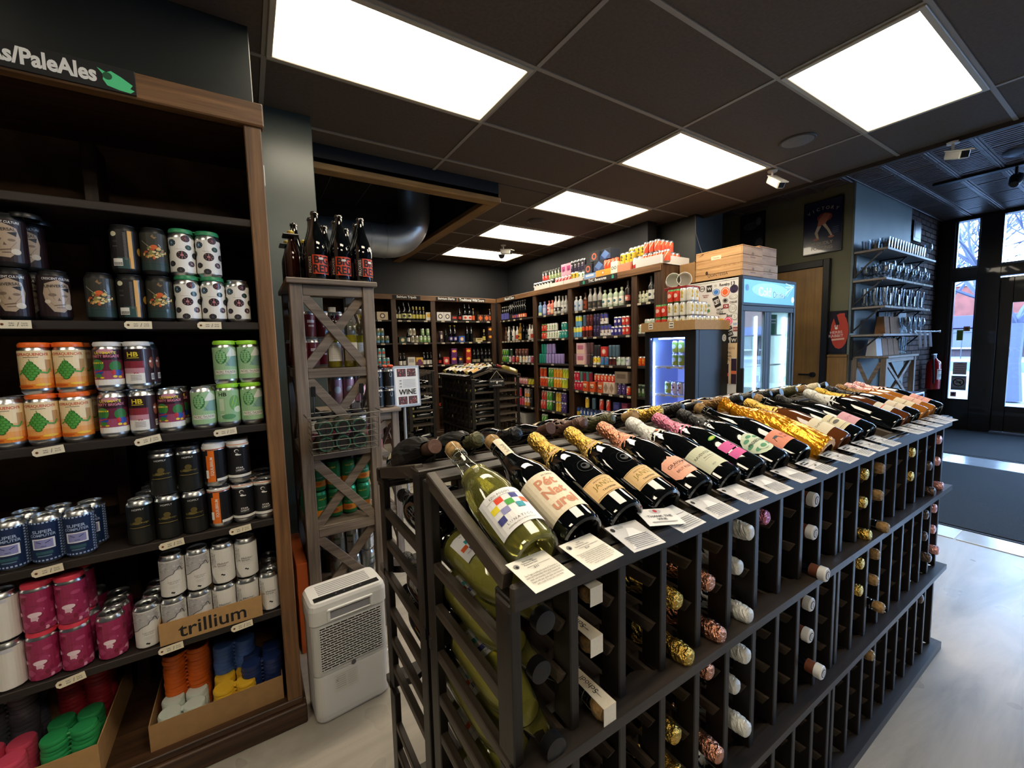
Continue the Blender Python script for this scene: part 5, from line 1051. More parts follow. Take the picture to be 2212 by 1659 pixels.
def stack(x, y, z, n, M, lab, nx=2, ny=2, rr=.9):
    b = MB(); s = CR_*2.02
    for i in range(nx):
        for j in range(ny): b.lathe([(CR_*.86, 0), (CR_*.97, .0), (CR_*.99, .008), (CR_*.90, .013), (CR_*.5, .0135), (0, .013)], 18, M, o=((i-(nx-1)/2)*s, (j-(ny-1)/2)*s, 0))
    b.box((-s*.3, -s/2-.01, .004), (s*.3, -s/2+.01, .011), M, .001)
    me = b.mesh('can_carrier')
    for k in range(n): o = obj('can_carrier', me, loc=(x+R_.uniform(-.0015, .0015), y+R_.uniform(-.0015, .0015), z+.003+.0142*k), rot=R_.uniform(-.03, .03)); tag(o, '%s, %s up' % (lab, ORD[k]), 'can carrier', lab.replace('in the', 'nested in the'))
c_ = lambda c: mat(c, .35)
stack(-.255, YL+.20, .10, 16, c_('#d0601c'), 'orange plastic can carrier in the tall stack behind the white ones'); stack(-.262, YL+.10, .10, 6, c_('#c3cdc2'), 'pale white plastic can carrier in the corner carton')
stack(-.115, YL+.20, .10, 14, c_('#3f5f9c'), 'blue plastic can carrier in the stack behind the yellow ones'); stack(-.115, YL+.105, .10, 7, c_('#dcae2c'), 'yellow plastic can carrier in the corner carton'); stack(.02-.05, YL+.12, .10, 10, c_('#1d2c58'), 'navy plastic can carrier at the end of the corner carton')
stack(-.70, YL+.26, .10, 17, c_('#5d5b66'), 'grey plastic can carrier in the tall stack of the bottom carton'); stack(-.54, YL+.30, .10, 19, c_('#b02c38'), 'red plastic can carrier in the tall stack of the bottom carton'); stack(-.535, YL+.13, .10, 9, c_('#2f9c5a'), 'green plastic can carrier in the bottom carton')
stack(-.68, YL+.10, .10, 9, c_('#e0506e'), 'pink plastic can carrier in the bottom carton'); stack(-.86, YL+.14, .10, 7, c_('#8a7a52'), 'olive plastic can carrier in the bottom carton')

# ================================================================ DEHUMIDIFIER
DH = empty('dehumidifier', (.255, 1.66, 0), rad(5)); DW = mat('#dcdcdb', .28); DW2 = mat('#cfcfce', .35)
def rrect(w_, d, r, n=5):
    out = []
    for cx, cy, a0 in ((w_/2-r, d/2-r, 0), (-w_/2+r, d/2-r, 90), (-w_/2+r, -d/2+r, 180), (w_/2-r, -d/2+r, 270)):
        for k in range(n+1): a = rad(a0+90*k/n); out.append((cx+r*math.cos(a), cy+r*math.sin(a)))
    return out
def loft(b, secs, M, cap=True):
    for (p, z, _), (q, z2, _) in zip(secs, secs[1:]):
        n = len(p)
        for i in range(n): b.face([(*p[i], z), (*p[(i+1) % n], z), (*q[(i+1) % n], z2), (*q[i], z2)], M, True)
    if cap: b.face([(*c, secs[-1][1]) for c in secs[-1][0]], M); b.face([(*c, secs[0][1]) for c in secs[0][0]][::-1], M)
WD, DD = .272, .155
def sec(s, z, r=.028): return (rrect(WD*s, DD*s, r), z, 0)
b = MB(); loft(b, [sec(.95, .004, .03), sec(.985, .012), sec(1, .03), sec(1, .185)], DW); obj('water_tank', b, DH)
b = MB(); loft(b, [sec(.992, .187), sec(1, .190), sec(1, .378)], DW2); obj('body', b, DH)
b = MB(); loft(b, [sec(.995, .379), sec(1.03, .384), sec(1.03, .435), sec(1.0, .452), sec(.94, .462, .024)], DW); obj('top_cover', b, DH)
b = MB(); b.box((-.118, -.060, .4615), (.118, -.030, .4635), BLACKP, .001); b.decal([('e', -.04+.03*k, 0, .003, .003, mat('#7a7f88', .4)) for k in range(4)], flatmap((0, -.045, .4636), (1, 0, 0), (0, 1, 0))); obj('control_panel', b, DH)
for k in range(6): obj('vent_slot', bx((-.095, -.018+.013*k, .4618), (.095, -.012+.013*k, .4632), mat('#9c9da0', .5), .0005), DH)
b = MB(); yf = -DD/2*1.03-.0005
b.box((-.075, yf-.004, .388), (.075, yf+.002, .394), DW, .002); b.box((-.08, yf-.006, .425), (.08, yf+.002, .434), DW, .002); b.box((-.083, yf-.005, .388), (-.072, yf+.002, .432), DW, .002); b.box((.072, yf-.005, .388), (.083, yf+.002, .432), DW, .002); b.box((-.072, yf-.0012, .394), (.072, yf, .425), mat('#8f9094', .5)); obj('handle', b, DH)
gy = -DD/2-.0006; obj('grille_backing', bx((-.110, gy-.0004, .205), (.110, gy, .372), mat('#33322f', .8)), DH)
for r_ in range(19): obj('grille_bar', bx((-.112, gy-.003, .2045+.0092*r_), (.112, gy-.0004, .2068+.0092*r_), DW2), DH)
b = MB()
for r_ in range(18):
    for k in range(9):
        x = -.104+.0262*k+(.0131 if r_ % 2 else 0)
        if x < .108: b.box((x-.0014, gy-.0026, .2068+.0092*r_), (x+.0014, gy-.0004, .2137+.0092*r_), DW2)
stuff(obj('grille_studs', b, DH))
b = MB(); b.decal([('r', 0, 0, .085, .068, mat('#d6d6d0', .4))]+[('l', (-.04, .03-.0001*k), (.04, .03), .0007, mat('#9a9a92')) for k in range(1)]+[('r', -.018, .022-.008*k, .034, .002, mat('#a8a8a0')) for k in range(6)]+[('r', .02, .022-.008*k, .03, .0015, mat('#b4b4ac')) for k in range(6)]+[('l', (-.038, .02), (-.028, .008), .0012, mat('#77776f')), ('l', (-.028, .02), (-.038, .008), .0012, mat('#77776f'))], flatmap((-.03, gy-.0002, .138), (1, 0, 0), (0, 0, 1))); obj('instruction_label', b, DH)
b = MB().lathe([(0, 0), (.009, 0)], 16, mat('#55555a', .5), axis='y', o=(.0, gy-.001, .192)); obj('drain_notch', b, DH)
tag(DH, 'white dehumidifier with a brick-patterned grille standing on the concrete floor', 'dehumidifier')
o = obj('power_cord', MB().tube([(.40, 1.72, .10), (.415, 1.72, .07), (.42, 1.735, .02), (.405, 1.76, .008), (.43, 1.80, .006), (.46, 1.84, .006), (.43, 1.88, .006)], .0035, 8, mat('#cfcdc6', .5))); tag(o, 'white power cord looping behind the dehumidifier', 'cord')
# ================================================================ X-BRACED TOWER
TW = {a: wood('#63564a', '#9c8c7c', a, .6, 1.2) for a in 'xyz'}
def tower(name, x0, x1, y0, y1, rails, top, lab, posts=.05):
    T = empty(name, (x0, y0, 0)); w_, d = x1-x0, y1-y0; p = posts
    for a, b in ((0, 0), (w_-p, 0), (0, d-p), (w_-p, d-p)): obj('post', bx((a, b, 0), (a+p, b+p, top-.022), TW['z'], .003), T)
    obj('top_board', bx((-.012, -.02, top-.022), (w_+.012, d+.02, top), TW['x'], .003), T)
    zs = rails+[top-.022]
    for i, z in enumerate(rails):
        obj('front_rail', bx((p, .006, z-.042), (w_-p, .028, z), TW['x'], .003), T); obj('back_rail', bx((p, d-.028, z-.042), (w_-p, d-.006, z), TW['x'], .003), T)
        for xx in (0.006, w_-.028): obj('side_rail', bx((xx, p, z-.042), (xx+.022, d-p, z), TW['y'], .003), T)
        obj('shelf_board', bx((.03, .028, z-.018), (w_-.03, d-.028, z), TW['x'], .002), T)
        za, zb = z+.004, zs[i+1]-.045
        obj('cross_brace', MB().bar((p, .018, zb), (w_-p, .018, za), .014, .040, TW['x'], ch=.002), T); obj('cross_brace', MB().bar((p, .034, za), (w_-p, .034, zb), .014, .040, TW['x'], ch=.002), T)
        for xx in (.018, w_-.018):
            obj('side_brace', MB().bar((xx-.004, p, zb), (xx-.004, d-p, za), .008, .038, TW['y'], ch=.002), T); obj('side_brace', MB().bar((xx+.006, p, za), (xx+.006, d-p, zb), .008, .038, TW['y'], ch=.002), T)
    obj('apron', bx((p, .006, top-.07), (w_-p, .028, top-.022), TW['x'], .003), T)
    tag(T, lab, 'shelf'); return T
tower('display_tower', .168, .517, 2.0, 2.46, [.22, .565, .92, 1.287], 1.675, 'tall grey-brown wooden tower with crossed braces holding bottles and cans')
tower('display_tower', .36, .775, 2.56, 2.98, [.07, .35, .68], 1.005, 'shorter grey-brown X-braced stand behind the tall tower, topped with black cans', .042)
# big red bottles
BRL = mat('#d9471c', .5); BRK_ = mat('#121014', .6)
def bigred(x, y, rot, lab):
    o = obj('wine_bottle', bmesh_bottle('ch', GLASSD, 32), loc=(x, y, 1.675), rot=rad(rot)); b = MB()
    b.wrap(.0450, .028, .110, BRL, 40, -.022, .056); b.wrap(.0450, .028, .110, BRK_, 40, -.044, -.022)
    b.decal([TXT('BIG', .017, .089, .034, BRK_, 0, .070, .035), TXT('RED', .017, .050, .036, BRK_, 0, .074, .035), ('e', .014, .094, .011, .005, mat('#e8e0d4', .5)), TXT('PROXIES', -.034, .068, .013, mat('#e4dfd6', .5), PI/2, .075, .0)], cylmap(.0453)); b.wrap(.0450, .028, .095, mat('#d8d4c4', .6), 40, .075, .095)
    obj('label', b, o); tag(o, lab, 'bottle', 'dark bottles standing on the tall tower'); return o
for k, (x, y, r_) in enumerate(((.292, 2.065, 8), (.392, 2.065, 0), (.487, 2.065, 28))): bigred(x, y, r_-12, 'black bottle with an orange-red lettered label, %s in the tower front row' % ORD[k])
for k, (x, y) in enumerate(((.29, 2.165), (.395, 2.165), (.49, 2.165), (.23, 2.29), (.36, 2.27), (.46, 2.27))): bigred(x, y, 60+20*k, 'black bottle standing behind the orange-labelled ones, %s of those at the back' % ORD[k])
def soda(x, y, z, lab):
    o = obj('soda_bottle', bmesh_bottle('beer', GLASSBR, 24), loc=(x, y, z)); obj('cap', MB().lathe([(.0145, .222), (.0150, .234), (.012, .237), (0, .237)], 20, mat('#c8b04a', .4, .5)), o)
    tag(o, lab, 'bottle', 'brown soda bottles at the wall side of the tower')
for k, (x, y) in enumerate(((.205, 2.30), (.205, 2.38), (.275, 2.40), (.275, 2.33))): soda(x, y-.12 if k in (0,) else y, 1.675, 'brown soda bottle in a black clip on the tower top, %s of four' % ORD[k])
o = obj('bottle_clip', MB().box((.17, 2.14, 1.885), (.235, 2.22, 1.893), BLACKP, .003).box((.17, 2.34, 1.885), (.305, 2.43, 1.893), BLACKP, .003)); tag(o, 'black plastic clip holding brown soda bottle necks', 'bottle clip')
# generic standing products ------------------------------------------------
_pc = {}
def simple_can(r, h, c, c2=None, frac=.5, top=None, mark=None, mk='e', seg=18, ms=1.0):
    k = (r, h, c, c2, frac, top, mark, mk, seg, ms)
    if k in _pc: return _pc[k]
    L = mat(top or '#cfd1d4', .3, .9 if not top else 0); b = MB(); b.lathe(can_prof(r, h, 1)[:5]+[(r, .010, 1), (r, h*frac, 2), (r, h-.018, 0)]+can_prof(r, h)[7:], seg, [L, mm(c), mm(c2 or c)])
    if mark:
        M = mm(mark); mp = cylmap(r+.0004)
        it = {'e': [('e', 0, h*.52, r*.62*ms, r*.62*ms, M)], 'w': [('p', [(-r*.5, h*.3), (0, h*.45), (-r*.4, h*.7), (r*.1, h*.82), (r*.5, h*.6), (r*.1, h*.45), (r*.5, h*.28)], M)], 'r': [('r', 0, h*.5, r*1.0*ms, h*.35*ms, M)], 't': [('r', 0, h*.62, r*1.1, h*.10, M), ('r', 0, h*.46, r*.8, h*.06, M)],
              'd': [('e', -r*.3, h*.35, r*.3, r*.3, M), ('e', r*.25, h*.55, r*.3, r*.3, M), ('e', -r*.2, h*.72, r*.25, r*.25, M)], 's': [('l', (-r*.8, h*.2), (r*.8, h*.8), r*.3, M), ('l', (-r*1.2, h*.35), (r*.2, h*.9), r*.2, M)]}[mk]
        b.decal(it, mp)
        for sg in (-1, 1): b.decal([tuple([q[0]]+[((x+sg*PI*r*.66, y) if isinstance(q[1], list) else (x, y)) for x, y in q[1]]+list(q[2:])) if False else q for q in []], mp)
    _pc[k] = b.mesh('can'); return _pc[k]
def std_bottle(shape, glass, lab_c=None, cap=None, band=(.03, .10), mark=None, s=1.0, seg=16, neck=None):
    k = ('b', shape, glass, lab_c, cap, band, mark, s, neck)
    if k in _pc: return _pc[k]
    G = {'dk': GLASSD, 'gr': GLASSG, 'br': GLASSBR}.get(glass) or mat(glass, .15, coat=.4)
    b = MB(); pr = scaled(SHAPES[shape], s); b.lathe(pr, seg, G); r = max(p[0] for p in pr)
    if lab_c:
        b.wrap(r+.0004, band[0], band[1], mat(lab_c, .6), 18, -r*1.6, r*1.6)
        if mark: b.decal([('e', 0, (band[0]+band[1])/2, r*.6, r*.5, mat(mark, .6)), ('r', 0, band[0]+.008, r*1.2, .004, mat(mark, .6))], cylmap(r+.0006))
    H = pr[-1][1]
    if cap: b.lathe([(.0145*s if shape == 'beer' else .0178*s, H-.016), (.0150*s if shape == 'beer' else .0182*s, H+.001), (.010*s, H+.003), (0, H+.003)], 12, mat(cap, .4, .3))
    if neck: b.lathe([(.0172*s, H-.07), (.0165*s, H-.018)], 12, mat(neck, .6))
    _pc[k] = b.mesh('bottle'); return _pc[k]
def carton(w_, d, h, c, patch=None, c2=None, pt='e', txt=None):
    k = ('c', w_, d, h, c, patch, c2, pt, txt)
    if k in _pc: return _pc[k]
    b = MB(); b.box((-w_/2, 0, 0), (w_/2, d, h), mm(c, .6), .002); fm = flatmap((0, 0, h/2), (1, 0, 0), (0, 0, 1)); it = []
    if c2: it.append(('r', 0, -h*.25, w_*.98, h*.45, mm(c2, .6)))
    if patch:
        P = mm(patch, .6); it.append({'e': ('e', 0, .0, min(w_, h)*.33, min(w_, h)*.33, P), 'd': ('p', [(0, -h*.42), (w_*.4, 0), (0, h*.42), (-w_*.4, 0)], P), 'r': ('r', 0, h*.1, w_*.7, h*.4, P), 'w': ('e', 0, h*.15, w_*.42, h*.2, P)}[pt])
        if pt == 'e': it.append(('e', 0, 0, min(w_, h)*.2, min(w_, h)*.2, mm(c2 or '#e8e0d0', .6)))
        if pt == 'w': it.append(('e', 0, h*.15, w_*.36, h*.13, mm('#f0c33a', .6)))
    if txt: it.append(TXT(txt, 0, -h*.05, h*.28, mm('#17161a'), 0, w_*.85, .02))
    if it: b.decal(it, fm)
    _pc[k] = b.mesh('carton'); return _pc[k]
# items inside the tall tower
def place(me, name, x, y, z, rot, lab, cat, group=None):
    o = obj(name, me, loc=(x, y, z), rot=rot); tag(o, lab, cat, group); return o
YEL = mat('#e6d232', .02, trans=.5, ior=1.33); CLB = BOTTLEG
for k, (x, y) in enumerate(((.345, 2.09), (.415, 2.085), (.475, 2.15))):
    o = obj('juice_bottle', MB().lathe(scaled(BDB, .92, .90), 28, CLB), loc=(x, y, 1.287)); obj('drink', MB().lathe([(max(0, p[0]*.9-.003), p[1]*.92+.002) for p in BDB if p[1] < .16]+[(.030, .15), (0, .15)], 24, YEL), o)
    obj('label', MB().wrap(.0347, .03, .115, mat('#e9e7df', .6), 26, -.032, .032).decal([('r', 0, .1-.008*q, .035, .0016, GRY) for q in range(8)], cylmap(.035)), o); obj('cap', MB().lathe([(.0165, .255), (.0168, .278), (0, .279)], 16, WHITEP), o)
    tag(o, 'clear bottle of bright yellow drink in the tower, %s of three' % ORD[k], 'bottle', 'yellow drinks in the tower')
DRC = simple_can(.033, .138, '#6a1622', None, .5, None, '#d8c8c8', 't', 24)
for k, (x, y, l) in enumerate(((.215, 2.22, 0), (.215, 2.30, 0), (.27, 2.33, 0), (.27, 2.26, 0), (.20, 2.38, 0), (.40, 2.36, 0), (.47, 2.36, 0), (.27, 2.33, 1), (.34, 2.36, 1), (.41, 2.36, 1), (.34, 2.36, 0))): place(DRC, 'beer_can', x, y, 1.287+l*.1415, .3, 'dark red can inside the tower behind the yellow bottles, %s of eleven' % ORD[k], 'can', 'dark red cans in the tower')
RW = simple_can(.033, .138, '#e6e4e2', None, .5, '#17171a', '#d43a4a', 'r', 24); RW2 = simple_can(.033, .138, '#8a3a58', '#e2e0de', .45, '#17171a', '#e8e4e4', 't', 24)
n = 0
for j in range(3):
    for i in range(4):
        n += 1; place(RW if (i+j) % 2 else RW2, 'beer_can', .245+.0675*i, 2.14+.068*j, .922, .2, 'white and red can under a black carrier in the tower, %s by %s' % (ORD[i], ORD[j]), 'can', 'white and red cans in the tower')
for i, x in enumerate((.279, .414)):
    for j in range(1): carrier(x, 2.174, .922+.138, BLACKP, lab='black plastic carrier clipped over cans in the tower, %s one' % ORD[i])
PWC = simple_can(.029, .15, '#e2b4bc', '#d89aa8', .5, None, '#f0e8e8', 'e', 20)
for i in range(3): place(PWC, 'beer_can', .39+.06*i, 2.36, 1.082, 0, 'pale pink can at the back of the tower above the basket, %s of three' % ORD[i], 'can')
# wire basket hung on the braces
BA = empty('wire_basket', (.205, 1.93, .925)); WI = mat('#4a4946', .35, .8)
b = MB()
def loop(z, x0, x1, y0, y1, r=.0018): b.tube([(x0, y0, z), (x1, y0, z), (x1, y1, z), (x0, y1, z), (x0, y0, z)], r, 6, WI)
for k in range(6): loop(.0+.028*k, .0, .275, -.02-.004*k, .09)
for k in range(11): b.tube([(.0275*k, .09, .0), (.0275*k, -.02, 0), (.0275*k, -.04, .14)], .0012, 5, WI)
for k in range(4): b.tube([(0, -.02+.03*k, 0), (.275, -.02+.03*k, 0)], .0012, 5, WI)
loop(.165, -.015, .29, -.05, .09, .0028); obj('basket_wires', b, BA)
for x in (.03, .235): obj('hook', MB().tube([(x, .09, .16), (x, .085, .25), (x, .10, .26)], .003, 6, WI).box((x-.010, .078, .24), (x+.010, .083, .285), BLACKP, .002), BA)
tag(BA, 'grey wire basket hanging on the front of the tall tower', 'basket')
GC = can_kind('beer_can', mm('#35443a'), None, ALUD, seg=24)
for j in range(2):
    for i in range(3):
        X = Vector((1, 0, 0)); Z = Vector((0, -1, 0)); M4 = Matrix((X, Z.cross(X), Z)).transposed().to_4x4(); M4.translation = (.262+.070*i, 1.93+.085-.0, .963+.068*j)
        o = obj('beer_can', GC.body); o.matrix_basis = M4 @ Matrix.Scale(.62, 4, (0, 0, 1)); obj('label', GC.label, o); obj('lid_ring', MB().lathe([(.026, .1565), (.030, .158), (.031, .155)], 24, mat('#3f7a5a', .4)), o)
        tag(o, 'dark can lying lid outward in the wire basket, %s from the wall, %s' % (ORD[i], 'upper' if j else 'lower'), 'can', 'cans lying in the wire basket')
GRC = can_kind('beer_can', mm('#1f7a4a'), lambda H: [('r', 0, .028, .207, .034, mm('#d98a2c')), ('r', 0, .010, .207, .006, mm('#1f7a4a')), TXT('Hazy Jane', 0, .105, .010, mm('#e8c83a'), .1, .045, .02), TXT('EASY GOING', 0, .062, .0055, W, 0, .045), ('e', 0, .03, .016, .010, mm('#c4601c'))], mat('#3fa87a', .35, .5), v0=.010)
n = 0
for lay in range(2):
    for j, y in enumerate((2.13, 2.2)):
        for i in range(4):
            n += 1; o = put_can(GRC, .245+.0685*i, y+(.006*i), .567+.1415*lay, R_.uniform(-25, 25), 'green and orange can on the tower, %s in the %s %s row' % (ORD[i], 'upper' if lay else 'lower', 'front' if j == 0 else 'rear'), 'green and orange cans in the tower')
for i, x in enumerate((.28, .415)): carrier(x, 2.166, .567+.1415+.138, BLACKP, lab='black plastic carrier over the green cans, %s one' % ORD[i])
for i in range(3): place(simple_can(.033, .138, '#3f8a5a', '#c8762c', .4, '#b8962c'), 'beer_can', .30+.07*i, 2.36, .567+.1415*1, 0, 'gold-topped green can at the back of the tower, %s of three' % ORD[i], 'can')
for i in range(2): place(GRC.body, 'beer_can', .21, 2.24+.07*i, .567, 0, 'green can at the wall side of the tower, %s of two' % ORD[i], 'can')
SIL = can_kind('beer_can', mat('#c9cbc8', .28, .8), lambda H: [TXT('VIEW', .0, .06, .010, INK, 0, None, .02), ('r', -.0, .095, .03, .012, mm('#5a7a5a')), ('r', .03, .06, .02, .09, mm('#d8dcd4'))]+[('r', .03, .03+.008*k, .014, .002, INK) for k in range(8)]+[('r', -.03, .07, .012, .08, mm('#8a9a90'))], ALU)
n = 0
for lay in range(2):
    for j, y in enumerate((2.13, 2.20)):
        for i in range(3 if lay == 0 else 3):
            n += 1; put_can(SIL, .315+.0675*i, y, .222+.1415*lay, R_.uniform(-40, 40), 'silver can at the bottom of the tower, %s in the %s %s row' % (ORD[i], 'upper' if lay else 'lower', 'front' if j == 0 else 'rear'), 'silver cans in the tower')
for i in range(4): place(simple_can(.033, .138, '#3a3a2c', '#4a4836', .5), 'beer_can', .225+.068*(i % 2), 2.30+.068*(i//2), .222, 0, 'dim olive can deep in the bottom of the tower, %s of four' % ORD[i], 'can')
o = obj('cardboard_box', bx((.12, 2.02, 0), (.165, 2.4, .42), mat('#c4602c', .7), .002)); obj('print', MB().decal([('r', 0, .08, .4, .05, mat('#e0b03a', .7)), ('r', 0, -.03, .4, .05, mat('#d0782c', .7)), ('r', -.05, -.12, .3, .06, mat('#2c4a5a', .7))], flatmap((.1198, 2.21, .21), (0, -1, 0), (0, 0, 1))), o); tag(o, 'narrow orange and yellow box wedged between beer shelving and tower', 'box')
# second stand contents
BKC = can_kind('beer_can', mm('#0f1012'), lambda H: [('e', 0, .07, .009, .015, mm('#8a8d92')), ('e', 0, .072, .006, .012, mm('#0f1012')), ('r', .045, .05, .012, .04, W)], mat('#9a9ca0', .3, .8), r=.033, h=.118)
n = 0
for lay in range(2):
    for j in range(2):
        for i in range(3): put_can(BKC, .605+.067*i, 2.62+.068*j, 1.007+.121*lay, 10, 'black can on the short stand, %s in the %s %s row' % (ORD[i], 'upper' if lay else 'lower', 'front' if j == 0 else 'rear'), 'black cans on the short stand')
b = MB(); rg = random.Random(4)
for k in range(9): b.lathe([(0, 0), (.016, .004), (.020, .014), (.012, .022), (0, .024)], 10, mat(rg.choice(['#1a1a1c', '#2a2a2c', '#c0401c', '#c88a3a']), .4), o=(.60+.02*k, 2.65+rg.uniform(-.02, .03), 1.248))
o = obj('snack_heap', b); stuff(o); o['label'] = 'loose black and orange carrier tops lying over the black cans'; 
PC = simple_can(.033, .138, '#d07a8c', None, .5, '#1a1a1c', '#c06a7c', 'e', 22); BC = simple_can(.033, .138, '#c4ccd4', '#9ab4c8', .4, None, '#e8e8e8', 't', 22); TC = simple_can(.033, .138, '#2a2c3a', '#8a6a3a', .5, None, '#e0c890', 'd', 22)
for K_, z, nm, cl in ((PC, .68, 'pink can', 1), (BC, .35, 'pale blue can', 1), (TC, .07, 'dark navy can', 1)):
    for lay in range(2 if z != .35 else 1):
        for i in range(4): place(K_, 'beer_can', .45+.070*i, 2.66, z+.002+.1415*lay if z != .07 else z+.002+.1415*lay*.0+(0 if lay == 0 else .1415*.99), .1*i, '%s in the short stand, %s in the %s row' % (nm, ORD[i], 'upper' if lay else 'lower'), 'can', '%ss in the short stand' % nm)
# poster stand
PS = empty('poster_stand', (1.08, 3.4, 0)); AL = mat('#a4a6a8', .55, .5)
obj('base', MB().lathe([(0, 0), (.17, 0), (.17, .008), (0, .02)], 32, AL), PS); obj('pole', MB().tube([(0, 0, .01), (0, 0, .95)], .012, 14, AL).tube([(0, 0, .5), (0, 0, .56)], .018, 14, BLACKP), PS)
M4 = Matrix.Translation((.025, 0, .885)) @ Matrix.Rotation(rad(-4), 4, 'X') @ Matrix.Rotation(rad(12), 4, 'Z')
b = MB(); b.obox(M4, (-.125, -.02, 0), (.125, -.008, .345), AL, .006); obj('frame', b, PS)
b = MB(); fm0 = flatmap((0, -.0205, .172), (1, 0, 0), (0, 0, 1)); rg = random.Random(8); it = [('r', 0, 0, .215, .305, mat('#dcdad6', .5))]
for sx in (-1, 1):
    for sy in (-1, 1):
        it.append(('r', sx*.046, sy*.115, .082, .065, mat('#4a2a26', .6)))
        for k in range(22): it.append(('e', sx*.046+rg.uniform(-.036, .036), sy*.115+rg.uniform(-.028, .028), .004, .004, mat(rg.choice(['#8a3a34', '#2a1a18', '#b08a7a', '#c44a3a']), .6)))
it += [TXT('WINE', .0, -.045, .045, INK, 0, .18, .02)]+[('r', .02, .055-.012*k, .12, .003, mat('#8a8a8a', .6)) for k in range(6)]+[('r', -.06, .05-.025*k, .02, .012, mat('#9a9a98', .6)) for k in range(3)]
b.decal(it, fm0); b.v = [tuple(M4 @ Vector(p)) for p in b.v]; obj('print', b, PS); tag(PS, 'aluminium floor stand with a framed poster about wine', 'poster stand')
# figurine on top of the back shelving
FG = empty('figurine', (1.385, 5.2-0+.95, 2.168)); 
obj('barrel', MB().lathe([(0, 0), (.09, 0), (.11, .03), (.11, .07), (.09, .10), (0, .10)], 16, mat('#a8743a', .6, noise=.2)), FG)
obj('body', MB().lathe([(0, .24), (.055, .24), (.075, .30), (.08, .38), (.06, .45), (.03, .48), (0, .48)], 16, mat('#23304a', .7)), FG)
obj('leg', MB().tube([(-.035, 0, .10), (-.04, -.02, .17), (-.03, 0, .26)], [.022, .026, .032], 10, mat('#6a5a44', .8)), FG); obj('leg', MB().tube([(.035, 0, .10), (.04, -.03, .18), (.03, 0, .26)], [.022, .026, .032], 10, mat('#6a5a44', .8)), FG)
obj('head', MB().lathe([(0, .46), (.03, .47), (.045, .50), (.045, .54), (.03, .57), (0, .58)], 14, mat('#c08a64', .6)), FG); obj('beard', MB().lathe([(0, .40), (.02, .42), (.045, .47), (.046, .50), (0, .50)], 12, mat('#d8cdb0', .9), o=(.008, -.022, 0)), FG)
obj('hat', MB().lathe([(.075, .55), (.08, .555), (.045, .565), (.03, .62), (0, .64)], 16, mat('#6a3a22', .7)), FG); obj('arm', MB().tube([(.06, 0, .44), (.12, -.03, .38), (.17, -.06, .36)], [.024, .02, .016], 10, mat('#23304a', .7)), FG); obj('arm', MB().tube([(-.06, 0, .44), (-.11, -.03, .36), (-.05, -.07, .33)], [.024, .02, .016], 10, mat('#23304a', .7)), FG)
FG.scale = (.85, .85, .85)
tag(FG, 'small bearded figurine standing on a barrel on top of the back shelving', 'figurine')

# ================================================================ BACK AND RIGHT SHELVING
YB6, XR = 6.06, 3.56
SH_B = shelving('bottle_shelving', (0, YB6, 0), 0, [.62, 1.225, 1.835, 2.44, 3.50], .50, 'wide dark wooden shelving of bottled beer along the far wall')
SH_R = shelving('can_shelving', (XR, 0, 0), -PI/2, [-5.99, -4.98, -4.19, -3.13, -2.83], .52, 'dark wooden shelving of bright cans and bottles meeting the far shelving at the corner')
obj('end_panel', bx((-2.79, .0, .02), (-2.768, .52, 2.15), SW['z'], .002), SH_R)
def head(x, y, w_, s, rot, lab, h=.045):
    o = obj('header_sign', bx((-w_/2, -.006, -.028), (w_/2, 0, .028), mat('#191718', .7), .001), loc=(x, y, 2.129), rot=rot); obj('chalk_lettering', MB().decal([TXT(s, 0, 0, h, WHITEP, 0, w_*.92, .02)], flatmap((0, -.0062, 0), (1, 0, 0), (0, 0, 1))), o); tag(o, lab, 'sign')
head(2.03, YB6-.0125, .42, 'Belgium Tripels', 0, 'chalk header sign reading Belgium Tripels on the far shelving'); head(2.66, YB6-.0125, .34, 'Belgium Darks', 0, 'chalk header sign reading Belgium Darks on the far shelving'); head(3.10, YB6-.0125, .48, 'Traditional Wild Sours', 0, 'chalk header sign reading Traditional Wild Sours on the far shelving')
head(XR-.0125, 5.62, .30, 'Meads/Ciders', -PI/2, 'chalk header sign near the corner reading Meads/Ciders'); head(XR-.0125, 3.67, .62, 'THC Beverages', -PI/2, 'black header sign with green marks reading THC Beverages')
for y in (3.42, 3.90): o = obj('hop_mark', MB().decal([('p', [(-.014, -.02), (.014, -.02), (.018, .008), (0, .024), (-.018, .008)], mat('#2f9c7a', .6))], flatmap((XR-.0195, y, 2.129), (0, -1, 0), (0, 0, 1)))); tag(o, 'small green leaf mark on the THC header sign, %s' % ('beside the letters THC' if y > 3.6 else 'after the last letter'), 'sign mark')
